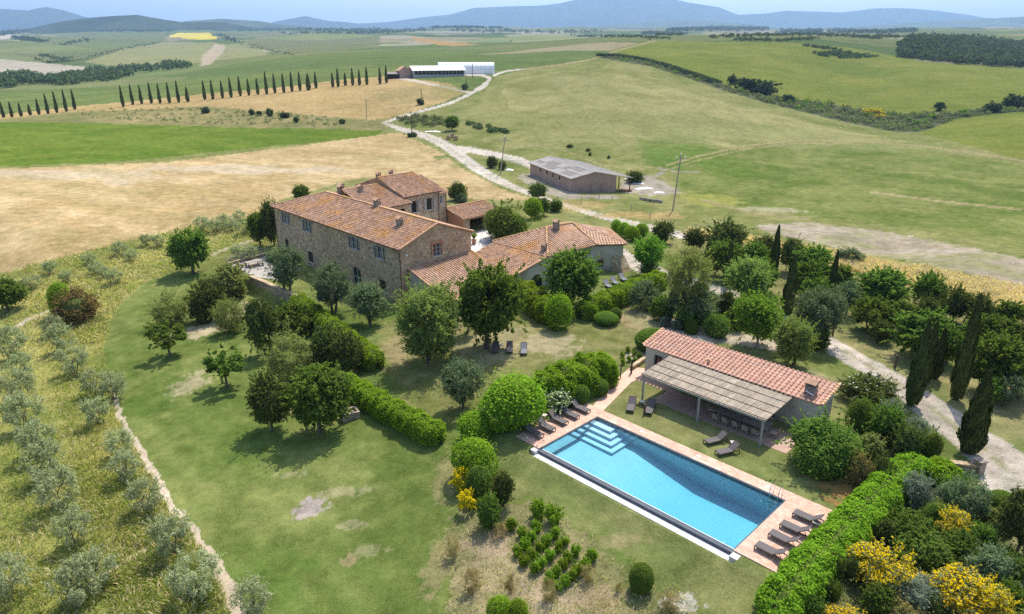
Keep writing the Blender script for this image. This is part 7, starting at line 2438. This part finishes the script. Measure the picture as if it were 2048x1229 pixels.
mass('bramble_strip', spots_in([(790, 240), (830, 232), (890, 238), (890, 254), (830, 256)], 70, .7, 1.5, 5), 'leaf_scrub', 40, 5)
mass('bank_scrub', spots_in([(150, 222), (330, 215), (560, 226), (700, 240), (680, 255), (480, 250), (250, 244), (160, 234)], 230, .4, 1.1, 6), 'leaf_scrub', 26, 6)
mass('hill_scrub', spots_in([(1620, 108), (1680, 104), (1760, 115), (1700, 119), (1640, 114)], 120, 1.5, 3, 7, 600, 950), 'leaf_far', 36, 7)
mass('hill_scrub', spots_in([(1600, 92), (1640, 94), (1690, 102), (1650, 100)], 40, 1.5, 2.5, 8, 600, 980), 'leaf_far', 36, 8)
mass('far_wood', spots_in([(1795, 100), (1815, 78), (1880, 74), (1960, 78), (2060, 92), (2060, 142), (1950, 136), (1860, 124), (1800, 118)], 900, 4.5, 7.5, 9, 700, 3000), 'leaf_far', 30, 9, .5, 1.1)
mass('far_wood', spots_in([(0, 155), (60, 148), (100, 160), (160, 145), (230, 140), (330, 130), (390, 128), (380, 138), (300, 146), (210, 165), (140, 172), (60, 172), (0, 180), (-60, 182), (-60, 160)], 420, 4, 7, 10, 600, 3000), 'leaf_far', 34, 10, .5, 1.1)
def chain(pts, n, r0, r1, seed, spread=3):
    g = random.Random(seed)
    out = []
    L = [0]
    for a, b in zip(pts[:-1], pts[1:]):
        L.append(L[-1] + math.hypot(b[0] - a[0], b[1] - a[1]))
    for i in range(int(n * 2.2)):
        s = g.uniform(0, L[-1])
        x = float(np.interp(s, L, [p[0] for p in pts])) + g.gauss(0, spread)
        y = float(np.interp(s, L, [p[1] for p in pts])) + g.gauss(0, spread * .3)
        p = at(x, y)
        r = min(g.uniform(r0, r1) * .32 * p.y / FOC, 14)
        out.append((p.x, p.y, p.z + r * .4, r))
    return out
ft = []
for pts, n, r0, r1 in [([(30, 76), (60, 80), (90, 84)], 70, 6, 11), ([(60, 96), (110, 94), (160, 84), (180, 80)], 60, 5, 8), ([(80, 110), (120, 120), (140, 116)], 50, 4, 7), ([(70, 118), (100, 126), (140, 122)], 40, 4, 7), ([(160, 120), (230, 102), (300, 88)], 40, 3, 6),
                       ([(170, 63), (250, 63), (340, 62)], 60, 6, 10), ([(440, 70), (470, 84)], 26, 5, 8), ([(470, 84), (560, 105), (590, 110)], 30, 3, 6), ([(0, 70), (60, 62)], 60, 9, 14), ([(480, 62), (600, 60), (700, 62), (780, 62)], 110, 6, 10),
                       ([(700, 67), (780, 66), (860, 60)], 50, 7, 11), ([(860, 55), (960, 52), (1000, 54)], 50, 9, 14), ([(1010, 80), (1026, 82)], 14, 5, 9), ([(900, 62), (1100, 66), (1200, 64)], 60, 7, 11), ([(1150, 74), (1260, 74), (1330, 78)], 70, 6, 10),
                       ([(1340, 62), (1440, 60), (1530, 60)], 110, 9, 15), ([(1420, 76), (1500, 72), (1640, 70), (1760, 78)], 160, 7, 12), ([(1470, 80), (1560, 82), (1640, 78)], 80, 6, 11), ([(1660, 64), (1760, 66), (1830, 62)], 80, 9, 13), ([(1560, 66), (1640, 64)], 60, 9, 14),
                       ([(1290, 68), (1370, 70)], 60, 8, 12), ([(560, 68), (760, 66)], 40, 6, 9), ([(1750, 74), (1800, 76)], 30, 7, 11)]:
    ft += chain(pts, n, r0, r1, len(ft) + 5, 5)
mass('far_trees', ft, 'leaf_far', 26, 11, .55, 1.1)

def blades(name, cls_names, n, ymax, l0, l1, w, mats, dry, seed, ymin=0):
    g = np.random.default_rng(seed)
    ok = np.isin(CLS, [KI[c] for c in cls_names]) & (YY < ymax) & (YY > ymin)
    ok[-1], ok[:, -1] = False, False
    ids = np.argwhere(ok)
    pick = ids[g.integers(0, len(ids), n)]
    fx, fy = g.random(n), g.random(n)
    i, j = pick[:, 0], pick[:, 1]
    y = GY[j] + fy * (GY[j + 1] - GY[j])
    a = GA[i] + fx * (GA[np.minimum(i + 1, len(GA) - 1)] - GA[i])
    z = ZZ[i, j] * (1 - fy) + ZZ[i, np.minimum(j + 1, len(GY) - 1)] * fy
    base = np.c_[a * y, y, z]
    clump = fbm(base[:, 0] / 2.2, base[:, 1] / 2.2, seed, 3)
    L = (l0 + (l1 - l0) * g.random(n)) * (.45 + 1.1 * clump)
    th = g.uniform(0, 2 * math.pi, n)
    wind = 14.0 * fbm(base[:, 0] / 3, base[:, 1] / 3, seed + 1, 3)
    ph_ = g.uniform(0, 2 * math.pi, n)
    lean = np.c_[np.cos(wind) * .35 + np.cos(ph_) * .55, np.sin(wind) * .35 + np.sin(ph_) * .55, np.ones(n)]
    side = np.c_[-np.sin(th), np.cos(th), 0 * th] * (w * g.uniform(.6, 1.4, n))[:, None]
    q = np.empty((n, 4, 3))
    q[:, 0] = base - side * .5
    q[:, 1] = base + side * .5
    mid = base + lean * (L * .6)[:, None]
    q[:, 1] = mid + side * .55
    q[:, 2] = base + lean * np.array([1.35, 1.35, .95]) * L[:, None]
    q[:, 3] = mid - side * .55
    mi = (g.random(n) < dry * (0.3 + 1.4 * fbm(base[:, 0] / 5, base[:, 1] / 5, seed + 5, 3))).astype(int)
    o = link(name, quads_mesh(name, q, mats, mi))
    o['kind'] = 'stuff'
blades('tall_grass', ['tall_grass_meadow'], 100000, 80, .10, .42, .07, ['blade', 'blade_dry'], .25, 31)
blades('meadow_grass', ['tall_grass_meadow'], 26000, 135, .2, .5, .12, ['blade', 'blade_dry'], .35, 32, 80)
blades('dry_grass', ['wheat_field'], 26000, 140, .35, .8, .13, ['blade_dry', 'blade_dry'], 1, 33)
blades('bed_weeds', ['garden_soil'], 12000, 60, .12, .4, .05, ['blade', 'blade_dry'], .4, 34)
